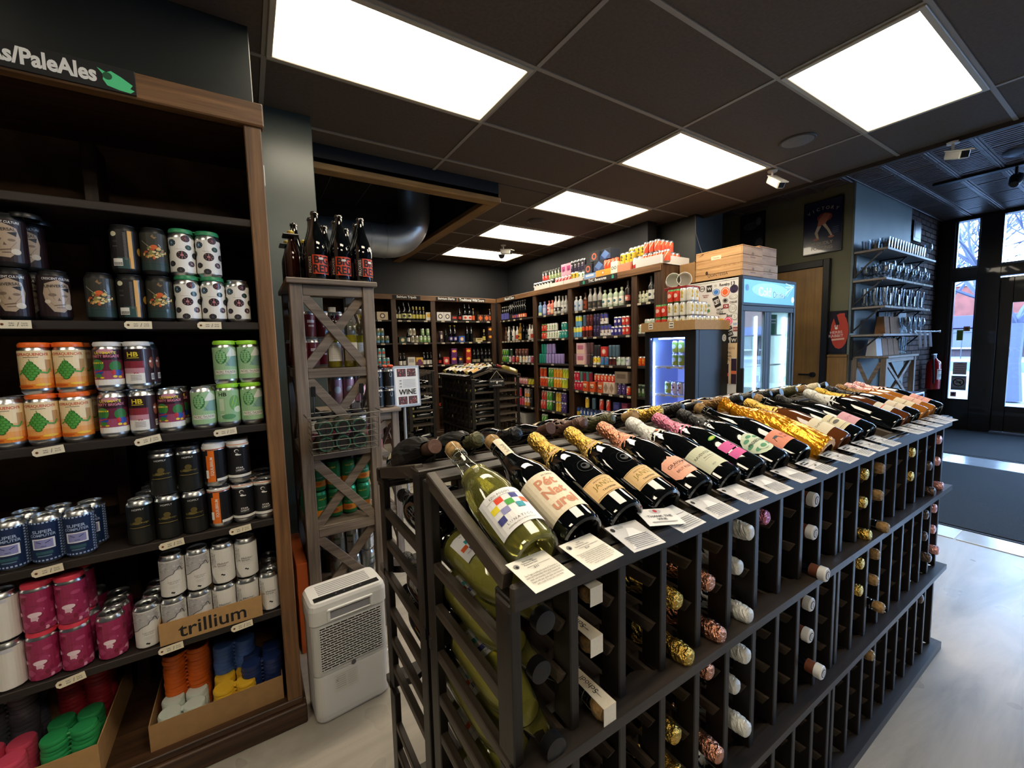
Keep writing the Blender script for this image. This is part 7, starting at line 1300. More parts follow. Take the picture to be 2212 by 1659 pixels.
ITEMS = [('b0', 0, 'C6', 1.296, 0,None), ('b0', 0, 'C6', 1.431, 0,None), ('b0', 0, 'B1', 1.544, 0,None), ('b0', 0, 'C1', 1.676, 0,None), ('b0', 1, 'wht', 1.295, 0,None), ('b0', 1, 'wht', 1.352, 0,None), ('b0', 1, 'wht', 1.409, 0,None), ('b0', 1, 'wht', 1.541, 0,None), ('b0', 1, 'blu', 1.601, 0,None), ('b0', 1, 'blu', 1.664, 0,None), ('b0', 1, 'blu', 1.735, 0,None), ('b0', 1, 'blu', 1.607, 1,None), ('b0', 1, 'blu', 1.664, 1,None), ('b0', 2, 'blu', 1.318, 0,None), ('b0', 2, 'blu', 1.391, 0,None), ('b0', 2, 'wht', 1.546, 0,None), ('b0', 2, 'dot', 1.606, 0,None), ('b0', 2, 'dot', 1.671, 0,None), ('b0', 2, 'dot', 1.728, 0,None), ('b0', 2, 'dot', 1.607, 1,None), ('b0', 2, 'dot', 1.665, 1,None), ('b0', 3, 'B9', 1.373, 0,None), ('b0', 3, 'B9', 1.431, 0,None), ('b0', 3, 'B9', 1.491, 0,None), ('b0', 3, 'B9', 1.55, 0,None), ('b0', 3, 'B9', 1.611, 0,None), ('b0', 3, 'B9', 1.672, 0,None), ('b0', 4, 'B7', 1.473, 0,None), ('b0', 4, 'B7', 1.548, 0,None), ('b0', 4, 'B7', 1.624, 0,None), ('b1', 0, 'B2', 1.877, 0,None), ('b1', 0, 'B2', 1.928, 0,None), ('b1', 0, 'B3', 1.995, 0,None), ('b1', 0, 'B3', 2.073, 0,None), ('b1', 0, 'B4', 2.14, 0,None), ('b1', 0, 'B4', 2.193, 0,None), ('b1', 0, 'B4', 2.247, 0,None), ('b1', 0, 'B4', 2.301, 0,None), ('b1', 0, 'C2', 2.376, 0,None), ('b1', 1, 'C3', 1.954, 0,None), ('b1', 1, 'B5', 2.05, 0,None), ('b1', 1, 'gry', 2.115, 0,None), ('b1', 1, 'gry', 2.178, 0,None), ('b1', 1, 'grn', 2.243, 0,None), ('b1', 1, 'grn', 2.305, 0,None), ('b1', 1, 'grn', 2.367, 0,None), ('b1', 1, 'gry', 2.08, 1,None), ('b1', 1, 'gry', 2.137, 1,None), ('b1', 1, 'grn', 2.274, 1,None), ('b1', 1, 'grn', 2.358, 1,None), ('b1', 2, 'B5', 1.914, 0,None), ('b1', 2, 'B5', 1.971, 0,None), ('b1', 2, 'C4', 2.073, 0,None), ('b1', 2, 'C5', 2.199, 0,None), ('b1', 2, 'B5', 2.282, 0,None), ('b1', 2, 'B5', 2.339, 0,None), ('b1', 2, 'B5', 2.396, 0,None), ('b1', 3, 'B9', 1.924, 0,None), ('b1', 3, 'B9', 1.988, 0,None), ('b1', 3, 'B9', 2.054, 0,None), ('b1', 3, 'B6', 2.212, 0,None), ('b1', 4, 'B9', 1.877, 0,None), ('b1', 4, 'B9', 1.956, 0,None), ('b1', 4, 'BE', 2.231, 0,None), ('b1', 4, 'B6', 2.298, 0,None), ('b1', 4, 'B6', 2.373, 0,None), ('b1', 5, 'C6', 2.181, 0,None), ('b1', 5, 'BD', 2.306, 0,None), ('b1', 5, 'BD', 2.365, 0,None), ('b2', 0, 'C7', 2.563, 0,None), ('b2', 0, 'C7', 2.681, 0,None), ('b2', 0, 'C8', 2.8, 0,None), ('b2', 0, 'B7', 2.905, 0,None), ('b2', 0, 'B8', 2.994, 0,None), ('b2', 0, 'B8', 3.075, 0,None), ('b2', 0, 'BE', 3.147, 0,None), ('b2', 0, 'C9', 3.264, 0,None), ('b2', 0, 'C9', 3.377, 0,None), ('b2', 0, 'BE', 3.458, 0,None), ('b2', 1, 'sto', 2.57, 0,None), ('b2', 1, 'B9', 2.654, 0,None), ('b2', 1, 'BA', 2.732, 0,None), ('b2', 1, 'BA', 2.808, 0,None), ('b2', 1, 'CA', 2.916, 0,None), ('b2', 1, 'BB', 3.025, 0,None), ('b2', 1, 'BB', 3.1, 0,None), ('b2', 1, 'CB', 3.229, 0,None), ('b2', 1, 'B4', 3.336, 0,None), ('b2', 1, 'CC', 3.442, 0,None), ('b2', 1, 'CC', 3.442, 1,None), ('b2', 2, 'B7', 2.538, 0,None), ('b2', 2, 'CD', 2.636, 0,None), ('b2', 2, 'CE', 2.769, 0,None), ('b2', 2, 'CF', 2.88, 0,None), ('b2', 2, 'CG', 3.022, 0,None), ('b2', 2, 'BC', 3.14, 0,None), ('b2', 2, 'BC', 3.211, 0,None), ('b2', 2, 'BB', 3.284, 0,None), ('b2', 2, 'BC', 3.357, 0,None), ('b2', 2, 'BC', 3.428, 0,None), ('b2', 2, 'CE', 2.774, 1,None), ('b2', 2, 'CG', 3.026, 1,None), ('b2', 3, 'B9', 2.515, 0,None), ('b2', 3, 'B9', 2.586, 0,None), ('b2', 3, 'B9', 2.658, 0,None), ('b2', 4, 'B7', 2.5, 0,None), ('b2', 4, 'B7', 2.59, 0,None), ('rA', 0, 'V1', 5.946, 0,None), ('rA', 0, 'V1', 5.887, 0,None), ('rA', 0, 'V1', 5.827, 0,None), ('rA', 0, 'V1', 5.768, 0,None), ('rA', 0, 'V2', 5.708, 0,None), ('rA', 0, 'V2', 5.649, 0,None), ('rA', 0, 'V3', 5.589, 0,None), ('rA', 0, 'V3', 5.53, 0,None), ('rA', 0, 'V3', 5.47, 0,None), ('rA', 0, 'V4', 5.411, 0,None), ('rA', 0, 'V4', 5.351, 0,None), ('rA', 0, 'V4', 5.291, 0,None), ('rA', 1, 'S1', 5.854, 0,None), ('rA', 1, 'S2', 5.767, 0,None), ('rA', 1, 'S3', 5.695, 0,None), ('rA', 1, 'S2', 5.628, 0,None), ('rA', 1, 'S4', 5.521, 0,None), ('rA', 1, 'S5', 5.432, 0,None), ('rA', 1, 'BB', 5.349, 0,None), ('rA', 1, 'S3', 5.248, 0,None), ('rA', 1, 'S2', 5.18, 0,None), ('rA', 1, 'S4', 5.113, 0,None), ('rA', 2, 'gy', 5.948, 0,None), ('rA', 2, 'gy', 5.891, 0,None), ('rA', 2, 'gy', 5.832, 0,None), ('rA', 2, 'wr', 5.745, 0,None), ('rA', 2, 'rb', 5.65, 0,None), ('rA', 2, 'rd', 5.536, 0,None), ('rA', 2, 'wg', 5.446, 0,None), ('rA', 2, 'wo', 5.348, 0,None), ('rA', 2, 'wo', 5.273, 0,None), ('rA', 2, 'wb', 5.2, 0,None), ('rA', 2, 'rb', 5.124, 0,None), ('rA', 2, 'gy', 5.948, 1,None), ('rA', 2, 'gy', 5.891, 1,None), ('rA', 2, 'gy', 5.826, 1,None), ('rA', 2, 'dg', 5.711, 1, 'wr'), ('rA', 2, 'brd', 5.542, 1, 'wr'), ('rA', 2, 'brd', 5.445, 1, 'wr'), ('rA', 2, 'brd', 5.354, 1, 'wr'), ('rA', 2, 'brd', 5.268, 1, 'wr'), ('rA', 3, 'pk', 5.622, 0,None), ('rA', 3, 'pk', 5.556, 0,None), ('rA', 3, 'pk', 5.486, 0,None), ('rA', 3, 'pk', 5.415, 0,None), ('rA', 3, 'pk', 5.346, 0,None), ('rA', 3, 'pk', 5.28, 0,None), ('rA', 3, 'yl', 5.209, 0,None), ('rA', 3, 'yl', 5.129, 0,None), ('rA', 4, 'or', 5.649, 0,None), ('rA', 4, 'mg', 5.559, 0,None), ('rA', 4, 'mg', 5.478, 0,None), ('rA', 4, 'mg', 5.401, 0,None), ('rA', 4, 'ow', 5.324, 0,None), ('rA', 4, 'ow', 5.252, 0,None), ('rA', 4, 'bw', 5.171, 0,None), ('rA', 4, 'or', 5.643, 1,None), ('rA', 4, 'mg', 5.554, 1,None), ('rA', 4, 'mg', 5.473, 1,None), ('rA', 4, 'ow', 5.313, 1,None), ('rA', 4, 'ow', 5.243, 1,None), ('rA', 4, 'bw', 5.162, 1,None), ('rA', 5, 'CW', 5.476, 0,None), ('rB', 0, 'T1', 4.898, 0,None), ('rB', 0, 'T2', 4.796, 0,None), ('rB', 0, 'T3', 4.69, 0,None), ('rB', 0, 'T4', 4.616, 0,None), ('rB', 0, 'Q1', 4.543, 0,None), ('rB', 0, 'Q1', 4.469, 0,None), ('rB', 0, 'Q2', 4.391, 0,None), ('rB', 0, 'Q2', 4.323, 0,None), ('rB', 1, 'rw', 4.839, 0,None), ('rB', 1, 'rw', 4.777, 0,None), ('rB', 1, 'wg', 4.721, 0,None), ('rB', 1, 'wg', 4.664, 0,None), ('rB', 1, 'wg', 4.607, 0,None), ('rB', 1, 'wg', 4.55, 0,None), ('rB', 1, 'wg', 4.493, 0,None), ('rB', 1, 'tb', 4.436, 0,None), ('rB', 1, 'tb', 4.379, 0,None), ('rB', 1, 'tb', 4.323, 0,None), ('rB', 1, 'rw', 4.835, 1,None), ('rB', 1, 'rw', 4.772, 1,None), ('rB', 1, 'wg', 4.711, 1,None), ('rB', 1, 'wg', 4.654, 1,None), ('rB', 1, 'wg', 4.597, 1,None), ('rB', 1, 'wg', 4.54, 1,None), ('rB', 1, 'tb', 4.389, 1,None), ('rB', 1, 'tb', 4.333, 1,None), ('rB', 2, 'te', 4.911, 0,None), ('rB', 2, 'te', 4.856, 0,None), ('rB', 2, 'te', 4.802, 0,None), ('rB', 2, 'la', 4.745, 0,None), ('rB', 2, 'la', 4.684, 0,None), ('rB', 2, 'la', 4.612, 0,None), ('rB', 2, 'la', 4.54, 0,None), ('rB', 2, 'la', 4.477, 0,None), ('rB', 2, 'la', 4.412, 0,None), ('rB', 2, 'te', 4.851, 1,None), ('rB', 2, 'te', 4.796, 1,None), ('rB', 2, 'la', 4.73, 1,None), ('rB', 2, 'la', 4.672, 1,None), ('rB', 2, 'la', 4.599, 1,None), ('rB', 3, 'rg', 4.9, 0,None), ('rB', 3, 'rg', 4.841, 0,None), ('rB', 3, 'rg', 4.782, 0,None), ('rB', 3, 'gb', 4.711, 0,None), ('rB', 3, 'gb', 4.65, 0,None), ('rB', 3, 'yo', 4.574, 0,None), ('rB', 3, 'yo', 4.517, 0,None), ('rB', 3, 'yo', 4.457, 0,None), ('rB', 3, 'yg', 4.399, 0,None), ('rB', 3, 'yg', 4.343, 0,None), ('rB', 3, 'rg', 4.896, 1,None), ('rB', 3, 'rg', 4.814, 1,None), ('rB', 3, 'gb', 4.691, 1,None), ('rB', 3, 'gb', 4.634, 1,None), ('rB', 3, 'yo', 4.574, 1,None), ('rB', 3, 'yo', 4.512, 1,None), ('rB', 3, 'yo', 4.451, 1,None), ('rB', 3, 'yg', 4.375, 1,None), ('rB', 3, 'yg', 4.318, 1,None), ('rB', 4, 'rr', 4.892, 0,None), ('rB', 4, 'rr', 4.831, 0,None), ('rB', 4, 'gb', 4.747, 0,None), ('rB', 4, 'gb', 4.685, 0,None), ('rB', 4, 'kk', 4.616, 0,None), ('rB', 4, 'ye', 4.539, 0,None), ('rB', 4, 'ye', 4.485, 0,None), ('rB', 4, 'pu', 4.425, 0,None), ('rB', 4, 'pu', 4.37, 0,None), ('rB', 4, 'rr', 4.866, 1,None), ('rB', 4, 'rr', 4.806, 1,None), ('rB', 4, 'gb', 4.74, 1,None), ('rB', 4, 'gb', 4.682, 1,None), ('rB', 4, 'kk', 4.613, 1,None), ('rB', 4, 'ye', 4.537, 1,None), ('rB', 4, 'ye', 4.482, 1,None), ('rB', 4, 'pu', 4.422, 1,None), ('rB', 4, 'pu', 4.367, 1,None), ('rB', 5, 'gb', 4.875, 0,None), ('rB', 5, 'gb', 4.811, 0,None), ('rB', 5, 'gb', 4.748, 0,None), ('rB', 5, 'ye', 4.59, 0,None), ('rB', 5, 'ye', 4.534, 0,None), ('rB', 5, 'pu', 4.474, 0,None), ('rB', 5, 'pu', 4.42, 0,None), ('rB', 5, 'pu', 4.365, 0,None), ('rB', 5, 'gb', 4.871, 1,None), ('rB', 5, 'gb', 4.807, 1,None), ('rC', 0, 'Q3', 4.121, 0,None), ('rC', 0, 'Q3', 4.039, 0,None), ('rC', 0, 'Q4', 3.949, 0,None), ('rC', 0, 'Q5', 3.861, 0,None), ('rC', 0, 'Q5', 3.779, 0,None), ('rC', 0, 'Q5', 3.695, 0,None), ('rC', 0, 'Q6', 3.615, 0,None), ('rC', 0, 'Q6', 3.527, 0,None), ('rC', 0, 'Q6', 3.439, 0,None), ('rC', 0, 'Q6', 3.353, 0,None), ('rC', 0, 'Q7', 3.261, 0,None), ('rC', 1, 'by', 4.149, 0,None), ('rC', 1, 'by', 4.095, 0,None), ('rC', 1, 'by', 4.04, 0,None), ('rC', 1, 'om', 3.985, 0,None), ('rC', 1, 'om', 3.921, 0,None), ('rC', 1, 'om', 3.86, 0,None), ('rC', 1, 'dp', 3.776, 0,None), ('rC', 1, 'dp', 3.721, 0,None), ('rC', 1, 'bm', 3.658, 0,None), ('rC', 1, 'bm', 3.598, 0,None), ('rC', 1, 'bm', 3.54, 0,None), ('rC', 1, 'bd', 3.483, 0,None), ('rC', 1, 'bd', 3.427, 0,None), ('rC', 1, 'bd', 3.37, 0,None), ('rC', 1, 'rD', 3.313, 0,None), ('rC', 1, 'rD', 3.256, 0,None), ('rC', 1, 'by', 4.103, 1,None), ('rC', 1, 'by', 4.048, 1,None), ('rC', 1, 'gb2', 3.962, 1, 'om'), ('rC', 1, 'mr', 3.898, 1, 'om'), ('rC', 1, 'mr', 3.84, 1, 'om'), ('rC', 1, 'dp', 3.774, 1,None), ('rC', 1, 'dp', 3.72, 1,None), ('rC', 1, 'bm', 3.655, 1,None), ('rC', 1, 'bm', 3.597, 1,None), ('rC', 1, 'bd', 3.434, 1,None), ('rC', 1, 'bd', 3.377, 1,None), ('rC', 1, 'rD', 3.316, 1,None), ('rC', 1, 'rD', 3.26, 1,None), ('rC', 2, 'dk', 4.149, 0,None), ('rC', 2, 'CP', 4.017, 0,None), ('rC', 2, 'dk', 3.892, 0,None), ('rC', 2, 'ds', 3.837, 0,None), ('rC', 2, 'mw', 3.782, 0,None), ('rC', 2, 'mw', 3.724, 0,None), ('rC', 2, 'bb', 3.653, 0,None), ('rC', 2, 'bb', 3.587, 0,None), ('rC', 2, 'dr', 3.526, 0,None), ('rC', 2, 'dr', 3.467, 0,None), ('rC', 2, 'mi', 3.397, 0,None), ('rC', 2, 'mi', 3.328, 0,None), ('rC', 2, 'wbl', 3.256, 0,None), ('rC', 2, 'CP', 4.016, 1,None), ('rC', 2, 'dk', 3.889, 1, 'dk'), ('rC', 2, 'dk', 3.835, 1, 'dk'), ('rC', 2, 'ds', 3.771, 1, 'mw'), ('rC', 2, 'ds', 3.716, 1, 'mw'), ('rC', 2, 'CD', 3.605, 1, 'bb'), ('rC', 2, 'gb2', 3.526, 1, 'mi'), ('rC', 2, 'gb2', 3.469, 1, 'mi'), ('rC', 2, 'gb2', 3.414, 1, 'mi'), ('rC', 3, 'r2', 4.148, 0,None), ('rC', 3, 'r2', 4.091, 0,None), ('rC', 3, 'r2', 4.034, 0,None), ('rC', 3, 'CO', 3.938, 0,None), ('rC', 3, 'CO', 3.811, 0,None), ('rC', 3, 'CO', 3.671, 0,None), ('rC', 3, 'CK', 3.574, 0,None), ('rC', 3, 'CK', 3.48, 0,None), ('rC', 3, 'pu', 3.38, 0,None), ('rC', 3, 'pu', 3.317, 0,None), ('rC', 3, 'rd', 3.251, 0,None), ('rC', 3, 'r2', 4.148, 1,None), ('rC', 3, 'r2', 4.091, 1,None), ('rC', 3, 'tl', 4.03, 1, 'r2'), ('rC', 3, 'r3', 3.972, 1, 'r2'), ('rC', 3, 'tl', 3.918, 1, 'r2'), ('rC', 3, 'r3', 3.863, 1, 'r2'), ('rC', 3, 'rd', 3.767, 1, 'CO'), ('rC', 3, 'rd', 3.709, 1, 'CO'), ('rC', 3, 'rd', 3.651, 1, 'CO'), ('rC', 3, 'rd', 3.595, 1, 'CO'), ('rC', 3, 'rd', 3.534, 1, 'CO'), ('rC', 3, 'rd', 3.477, 1, 'CO'), ('rC', 3, 'CL', 3.334, 1, 'CK'), ('rC', 4, 'ys', 4.1, 0,None), ('rC', 4, 'bs', 4.034, 0,None), ('rC', 4, 'bs', 3.97, 0,None), ('rC', 4, 'bs', 3.907, 0,None), ('rC', 4, 'bs', 3.842, 0,None), ('rC', 4, 'bs', 3.779, 0,None), ('rC', 4, 'bs', 3.719, 0,None), ('rC', 4, 'pb', 3.662, 0,None), ('rC', 4, 'pb', 3.605, 0,None), ('rC', 4, 'pb', 3.548, 0,None), ('rC', 4, 'pb', 3.492, 0,None), ('rC', 4, 'pb', 3.435, 0,None), ('rC', 4, 'pb', 3.378, 0,None), ('rC', 4, 'pb', 3.321, 0,None), ('rC', 4, 'pb', 3.264, 0,None), ('rC', 4, 'ye', 3.934, 1, 'bs'), ('rC', 4, 'gb2', 3.811, 1, 'bs'), ('rC', 4, 'rr', 3.68, 1, 'bs'), ('rC', 4, 'rr', 3.566, 1, 'bs'), ('rC', 4, 'CU', 3.41, 1, 'bs'), ('rC', 4, 'CV', 3.284, 1, 'bs'), ('rD', 0, 'Q8', 3.093, 0,None), ('rD', 0, 'Q8', 3.047, 0,None), ('rD', 0, 'Q8', 3.0, 0,None), ('rD', 0, 'Q9', 2.944, 0,None), ('rD', 0, 'Q9', 2.876, 0,None), ('rD', 1, 'wg', 3.088, 0,None), ('rD', 1, 'wg', 3.031, 0,None), ('rD', 1, 'wg', 2.974, 0,None), ('rD', 2, 'og', 3.088, 0,None), ('rD', 2, 'og', 3.031, 0,None), ('rD', 3, 'dgg', 3.088, 0,None), ('rD', 3, 'dgg', 3.031, 0,None)]
KS = .875; cn = {}; BAYN = {'b0': 'leftmost far bay', 'b1': 'Tripels bay', 'b2': 'Darks bay', 'rA': 'corner can bay', 'rB': 'narrow can bay', 'rC': 'THC bay', 'rD': 'fridge-side bay'}
ZH = {}
for (bay, sh, kind, u, lay, under) in ITEMS:
    cat_, desc, mk_ = PR[kind]; me = mk_(); z = SZ[sh]
    if kind not in ZH: ZH[kind] = max(v.co.z for v in me.vertices)
    if lay:
        uk = under or kind
        if uk not in ZH: ZH[uk] = max(v.co.z for v in PR[uk][2]().vertices)
        z += (ZH[uk]*KS+.001)*lay
    key = (bay, sh, kind, lay); cn[key] = cn.get(key, 0)+1
    iscart = cat_ == 'carton'; off = .018 if iscart else .055
    if bay[0] == 'b': loc = (u, YB6+off+(.0 if not iscart else 0), z); rot = 0
    else: loc = (XR+off, u, z); rot = -PI/2
    o = obj(cat_.replace(' ', '_'), me, loc=loc, rot=rot); o.scale = (KS, KS, KS)
    lab = '%s, %s %s, %s shelf, %s' % (desc, ORD[cn[key]-1], 'in upper layer' if lay else 'along', SHN[sh], BAYN[bay])
    if len(lab.split()) > 16: lab = '%s, %s, %s shelf, %s' % (desc, ORD[cn[key]-1]+(' upper' if lay else ''), SHN[sh], BAYN[bay])
    tag(o, lab, cat_, '%s group on the %s shelf of the %s' % (desc.split(' with ')[0], SHN[sh], BAYN[bay]))
STG = [('b0', 0, 1.631), ('b0', 1, 1.662), ('b0', 2, 1.705), ('b1', 0, 1.927), ('b1', 0, 2.057), ('b1', 0, 2.32), ('b1', 1, 1.969), ('b1', 1, 2.15), ('b1', 1, 2.313), ('b1', 2, 2.106), ('b1', 2, 2.234), ('b1', 2, 2.366), ('b1', 3, 2.19), ('b1', 3, 2.274), ('b1', 3, 2.36), ('b1', 4, 2.324), ('b2', 0, 2.6), ('b2', 0, 2.81), ('b2', 0, 3.02), ('b2', 0, 3.209), ('b2', 0, 3.403), ('b2', 1, 2.59), ('b2', 1, 2.757), ('b2', 1, 2.913), ('b2', 1, 3.062), ('b2', 1, 3.219), ('b2', 1, 3.401), ('b2', 2, 2.575), ('b2', 2, 2.96), ('b2', 2, 3.171), ('b2', 2, 3.274), ('b2', 2, 3.366), ('b2', 2, 3.461), ('rA', 0, 5.964), ('rA', 0, 5.852), ('rA', 0, 5.696), ('rA', 0, 5.534), ('rA', 0, 5.35), ('rA', 1, 5.982), ('rA', 1, 5.894), ('rA', 1, 5.808), ('rA', 1, 5.724), ('rA', 1, 5.641), ('rA', 1, 5.56), ('rA', 1, 5.481), ('rA', 1, 5.414), ('rA', 1, 5.306), ('rA', 1, 5.169), ('rA', 1, 5.047), ('rA', 2, 5.926), ('rA', 2, 5.748), ('rA', 2, 5.6), ('rA', 2, 5.505), ('rA', 2, 5.419), ('rA', 2, 5.299), ('rA', 2, 5.167), ('rA', 2, 5.063), ('rA', 3, 5.526), ('rA', 3, 5.333), ('rA', 3, 5.186), ('rA', 3, 5.065), ('rA', 4, 5.458), ('rA', 4, 5.27), ('rA', 4, 5.102), ('rB', 0, 4.744), ('rB', 0, 4.511), ('rB', 0, 4.353), ('rB', 1, 4.806), ('rB', 1, 4.621), ('rB', 1, 4.477), ('rB', 1, 4.347), ('rB', 2, 4.584), ('rB', 3, 4.82), ('rB', 3, 4.662), ('rB', 3, 4.529), ('rB', 3, 4.33), ('rB', 4, 4.818), ('rB', 4, 4.58), ('rB', 4, 4.346), ('rC', 0, 4.072), ('rC', 0, 3.934), ('rC', 0, 3.767), ('rC', 0, 3.478), ('rC', 0, 3.213), ('rC', 1, 4.075), ('rC', 1, 3.917), ('rC', 1, 3.744), ('rC', 1, 3.58), ('rC', 1, 3.405), ('rC', 1, 3.227), ('rC', 2, 3.903), ('rC', 2, 3.753), ('rC', 2, 3.621), ('rC', 2, 3.482), ('rC', 2, 3.208), ('rC', 3, 4.078), ('rC', 3, 3.915), ('rC', 3, 3.799), ('rC', 3, 3.669), ('rC', 3, 3.489), ('rC', 3, 3.32), ('rC', 3, 3.208), ('rD', 0, 3.07), ('rD', 0, 2.948)]
st = MB().box((-.026, -.0012, -.010), (.026, 0, .010), TAG).decal([('r', -.012, .002, .016, .0026, TAGI), ('r', .012, .002, .016, .0026, TAGI), ('r', -.002, -.004, .03, .0022, TAGI)], flatmap((0, -.0013, 0), (1, 0, 0), (0, 0, 1))).mesh('price_tag')
sc_ = {}
for (bay, sh, u) in STG:
    sc_[(bay, sh)] = sc_.get((bay, sh), 0)+1; z = SZ[sh]-.014
    if bay[0] == 'b': loc = (u, YB6+.010, z); rot = 0
    else: loc = (XR+.010, u, z); rot = -PI/2
    o = obj('price_tag', st, loc=loc, rot=rot); tag(o, 'cream price tag, %s on the %s shelf edge of the %s' % (ORD[sc_[(bay, sh)]-1], SHN[sh], BAYN[bay]), 'price tag', 'shelf-edge price tags')
# ---- goods on top of the right shelving (z = 2.165)
ZT = 2.166
def rt(me, y, z, name, lab, cat, x=.05, group=None): return place(me, name, XR+x, y, z, -PI/2, lab, cat, group)
WTR = mat('#d8d6d2', .7)
def rtray(y0, y1, h, M, lab, x=.01, d=.26, z=ZT):
    o = tray(0, 0, 0, y1-y0, d, h, M, lab); o.location = (XR+x, y1, z); o.rotation_euler = (0, 0, -PI/2); return o
TOPS = [('dkc', 5.002, 0.012, 0.05), ('dkc', 4.935, 0.012, 0.05), ('dkc', 4.869, 0.012, 0.05), ('rdk', 4.82, 0.114, 0.08), ('dkc', 4.804, 0.012, 0.05), ('rdk', 4.753, 0.114, 0.08), ('dkc', 4.74, 0.012, 0.05), ('bgc', 4.686, 0.114, 0.09), ('dkc', 4.677, 0.012, 0.05), ('bgc', 4.62, 0.114, 0.09), ('dkc', 4.607, 0.012, 0.05), ('bgc', 4.553, 0.114, 0.09), ('rwc', 4.497, 0.012, 0.05), ('bgc', 4.486, 0.114, 0.09), ('rwc', 4.43, 0.012, 0.05), ('pkb', 4.366, 0.114, 0.05), ('rwc', 4.363, 0.012, 0.05), ('rwc', 4.296, 0.012, 0.05), ('pkb', 4.265, 0.114, 0.05), ('rwc', 4.229, 0.012, 0.05), ('ppc', 4.181, 0.12, 0.06), ('ylc', 4.162, 0.012, 0.05), ('ppc', 4.114, 0.12, 0.06), ('ylc', 4.095, 0.012, 0.05), ('ppc', 4.047, 0.12, 0.06), ('whc', 4.028, 0.012, 0.05), ('ppc', 3.98, 0.12, 0.06), ('whc', 3.961, 0.012, 0.05), ('bkb', 3.865, 0.062, 0.02), ('blb', 3.814, 0, 0.0), ('bkb', 3.768, 0.195, 0.03), ('bkw', 3.68, 0.072, 0.02), ('bkw', 3.617, 0.195, 0.06), ('orb', 3.593, 0, 0), ('rdc', 3.567, 0.072, 0.03), ('rdc', 3.511, 0.072, 0.03), ('gnt', 3.511, 0.0, 0.28), ('rdc', 3.455, 0.072, 0.03), ('gnb', 3.422, 0, 0.0), ('rdc', 3.399, 0.072, 0.03), ('ylc', 3.323, 0.082, 0.05), ('smt', 3.276, 0, 0), ('ylc', 3.262, 0.135, 0.12), ('ylc', 3.256, 0.082, 0.05), ('rwt', 3.251, 0.0, 0.12), ('ylc', 3.202, 0.135, 0.12), ('ylc', 3.188, 0.082, 0.05), ('rwt', 3.185, 0.0, 0.12), ('ylc', 3.148, 0.135, 0.12), ('rwt', 3.147, 0.0, 0.05), ('ylc', 3.095, 0.135, 0.12), ('rwt', 3.08, 0.0, 0.05), ('oc', 3.013, 0.006, 0.045), ('oc', 3.001, 0.129, 0.05), ('oc', 2.946, 0.006, 0.045), ('oc', 2.934, 0.129, 0.05), ('oc', 2.879, 0.006, 0.045), ('oc', 2.867, 0.129, 0.05), ('oc', 2.86, 0.129, 0.111), ('oc', 2.86, 0.129, 0.177), ('oc', 2.86, 0.129, 0.243), ('oc', 2.83, 0.006, 0.111), ('oc', 2.83, 0.006, 0.177), ('oc', 2.83, 0.006, 0.243), ('oc', 2.83, 0.006, 0.309), ('oc', 2.812, 0.006, 0.045), ('oc', 2.745, 0.006, 0.045)]
tcn = {}
TKD = {'dkc': ('can', 'small black-white can', lambda: simple_can(.029, .10, '#26282a', None, .5, None, '#d8d8d4', 'e')), 'rdk': ('can', 'red and black can', lambda: simple_can(.031, .14, '#c83a34', '#242428', .5, '#2a2a2c', '#e8e0dc', 'w')), 'bgc': ('can', 'black and green can', lambda: simple_can(.031, .14, '#8a9a6a', '#242c26', .5, '#2a2a2c', '#d8dcc8', 'w')), 'rwc': ('can', 'red and white striped can', lambda: simple_can(.031, .10, '#c4404a', None, .5, None, '#f0e4e4', 's')),
 'pkb': ('box', 'pink box with bold letters', lambda: carton(.10, .16, .155, '#e0a0b4', '#b03a78', None, 'r', 'JE')), 'ppc': ('can', 'dark purple can', lambda: simple_can(.031, .155, '#2c2044', '#1a1420', .5, None, '#c8b8d0', 't')), 'ylc': ('can', 'yellow can', lambda: simple_can(.033, .12, '#e0c43a', None, .5, None, '#5a4a1a', 'w')), 'whc': ('can', 'white can with green lettering', lambda: simple_can(.033, .10, '#e4e2dc', None, .5, None, '#5a8a5a', 'w')),
 'blb': ('box', 'long light blue box', lambda: carton(.20, .25, .06, '#7aa4e0', '#dfe4ec', None, 'r')), 'orb': ('box', 'long orange box', lambda: carton(.24, .25, .07, '#e8a03a', '#c8742a', None, 'e')), 'bkb': ('box', 'black display box with an orange picture', lambda: carton(.13, .16, .12, '#23262e', '#d8684a', '#3a3e48', 'e')), 'bkw': ('box', 'black and blue display box', lambda: carton(.17, .16, .12, '#1e222c', '#5a7ab4', '#3a4a78', 'd')), 'rdc': ('can', 'bright red small can', lambda: simple_can(.027, .10, '#dc4a24', None, .5, '#e8603a', '#f0d0b0', 's')),
 'gnb': ('box', 'white box with green word art', lambda: carton(.10, .2, .13, '#dfe4d4', None, None, 'r', 'OO')), 'gnt': ('box', 'tall white box with green word art', lambda: carton(.12, .2, .24, '#dfe6d4', None, None, 'r', 'DO')), 'smt': ('box', 'salmon cardboard tray of cans', lambda: carton(.19, .26, .08, '#e08a6a')), 'oc': ('can', 'tall orange-red can', lambda: simple_can(.031, .122, '#dc4a24', '#e8602c', .5, None, '#f0d8c0', 's')), 'rwt': ('can', 'white-topped red can', lambda: simple_can(.033, .122, '#c43a34', '#e4e0dc', .5, None, '#f0ece8', 'e'))}
for (kind, y, z, xo) in TOPS:
    cat_, desc, mk_ = TKD[kind]; tcn[kind] = tcn.get(kind, 0)+1
    rt(mk_(), y, ZT+z, cat_, '%s on top of the can shelving, %s of its kind from the corner' % (desc, ORD[min(tcn[kind]-1, 19)]), cat_, xo, desc+' row on the shelving top')
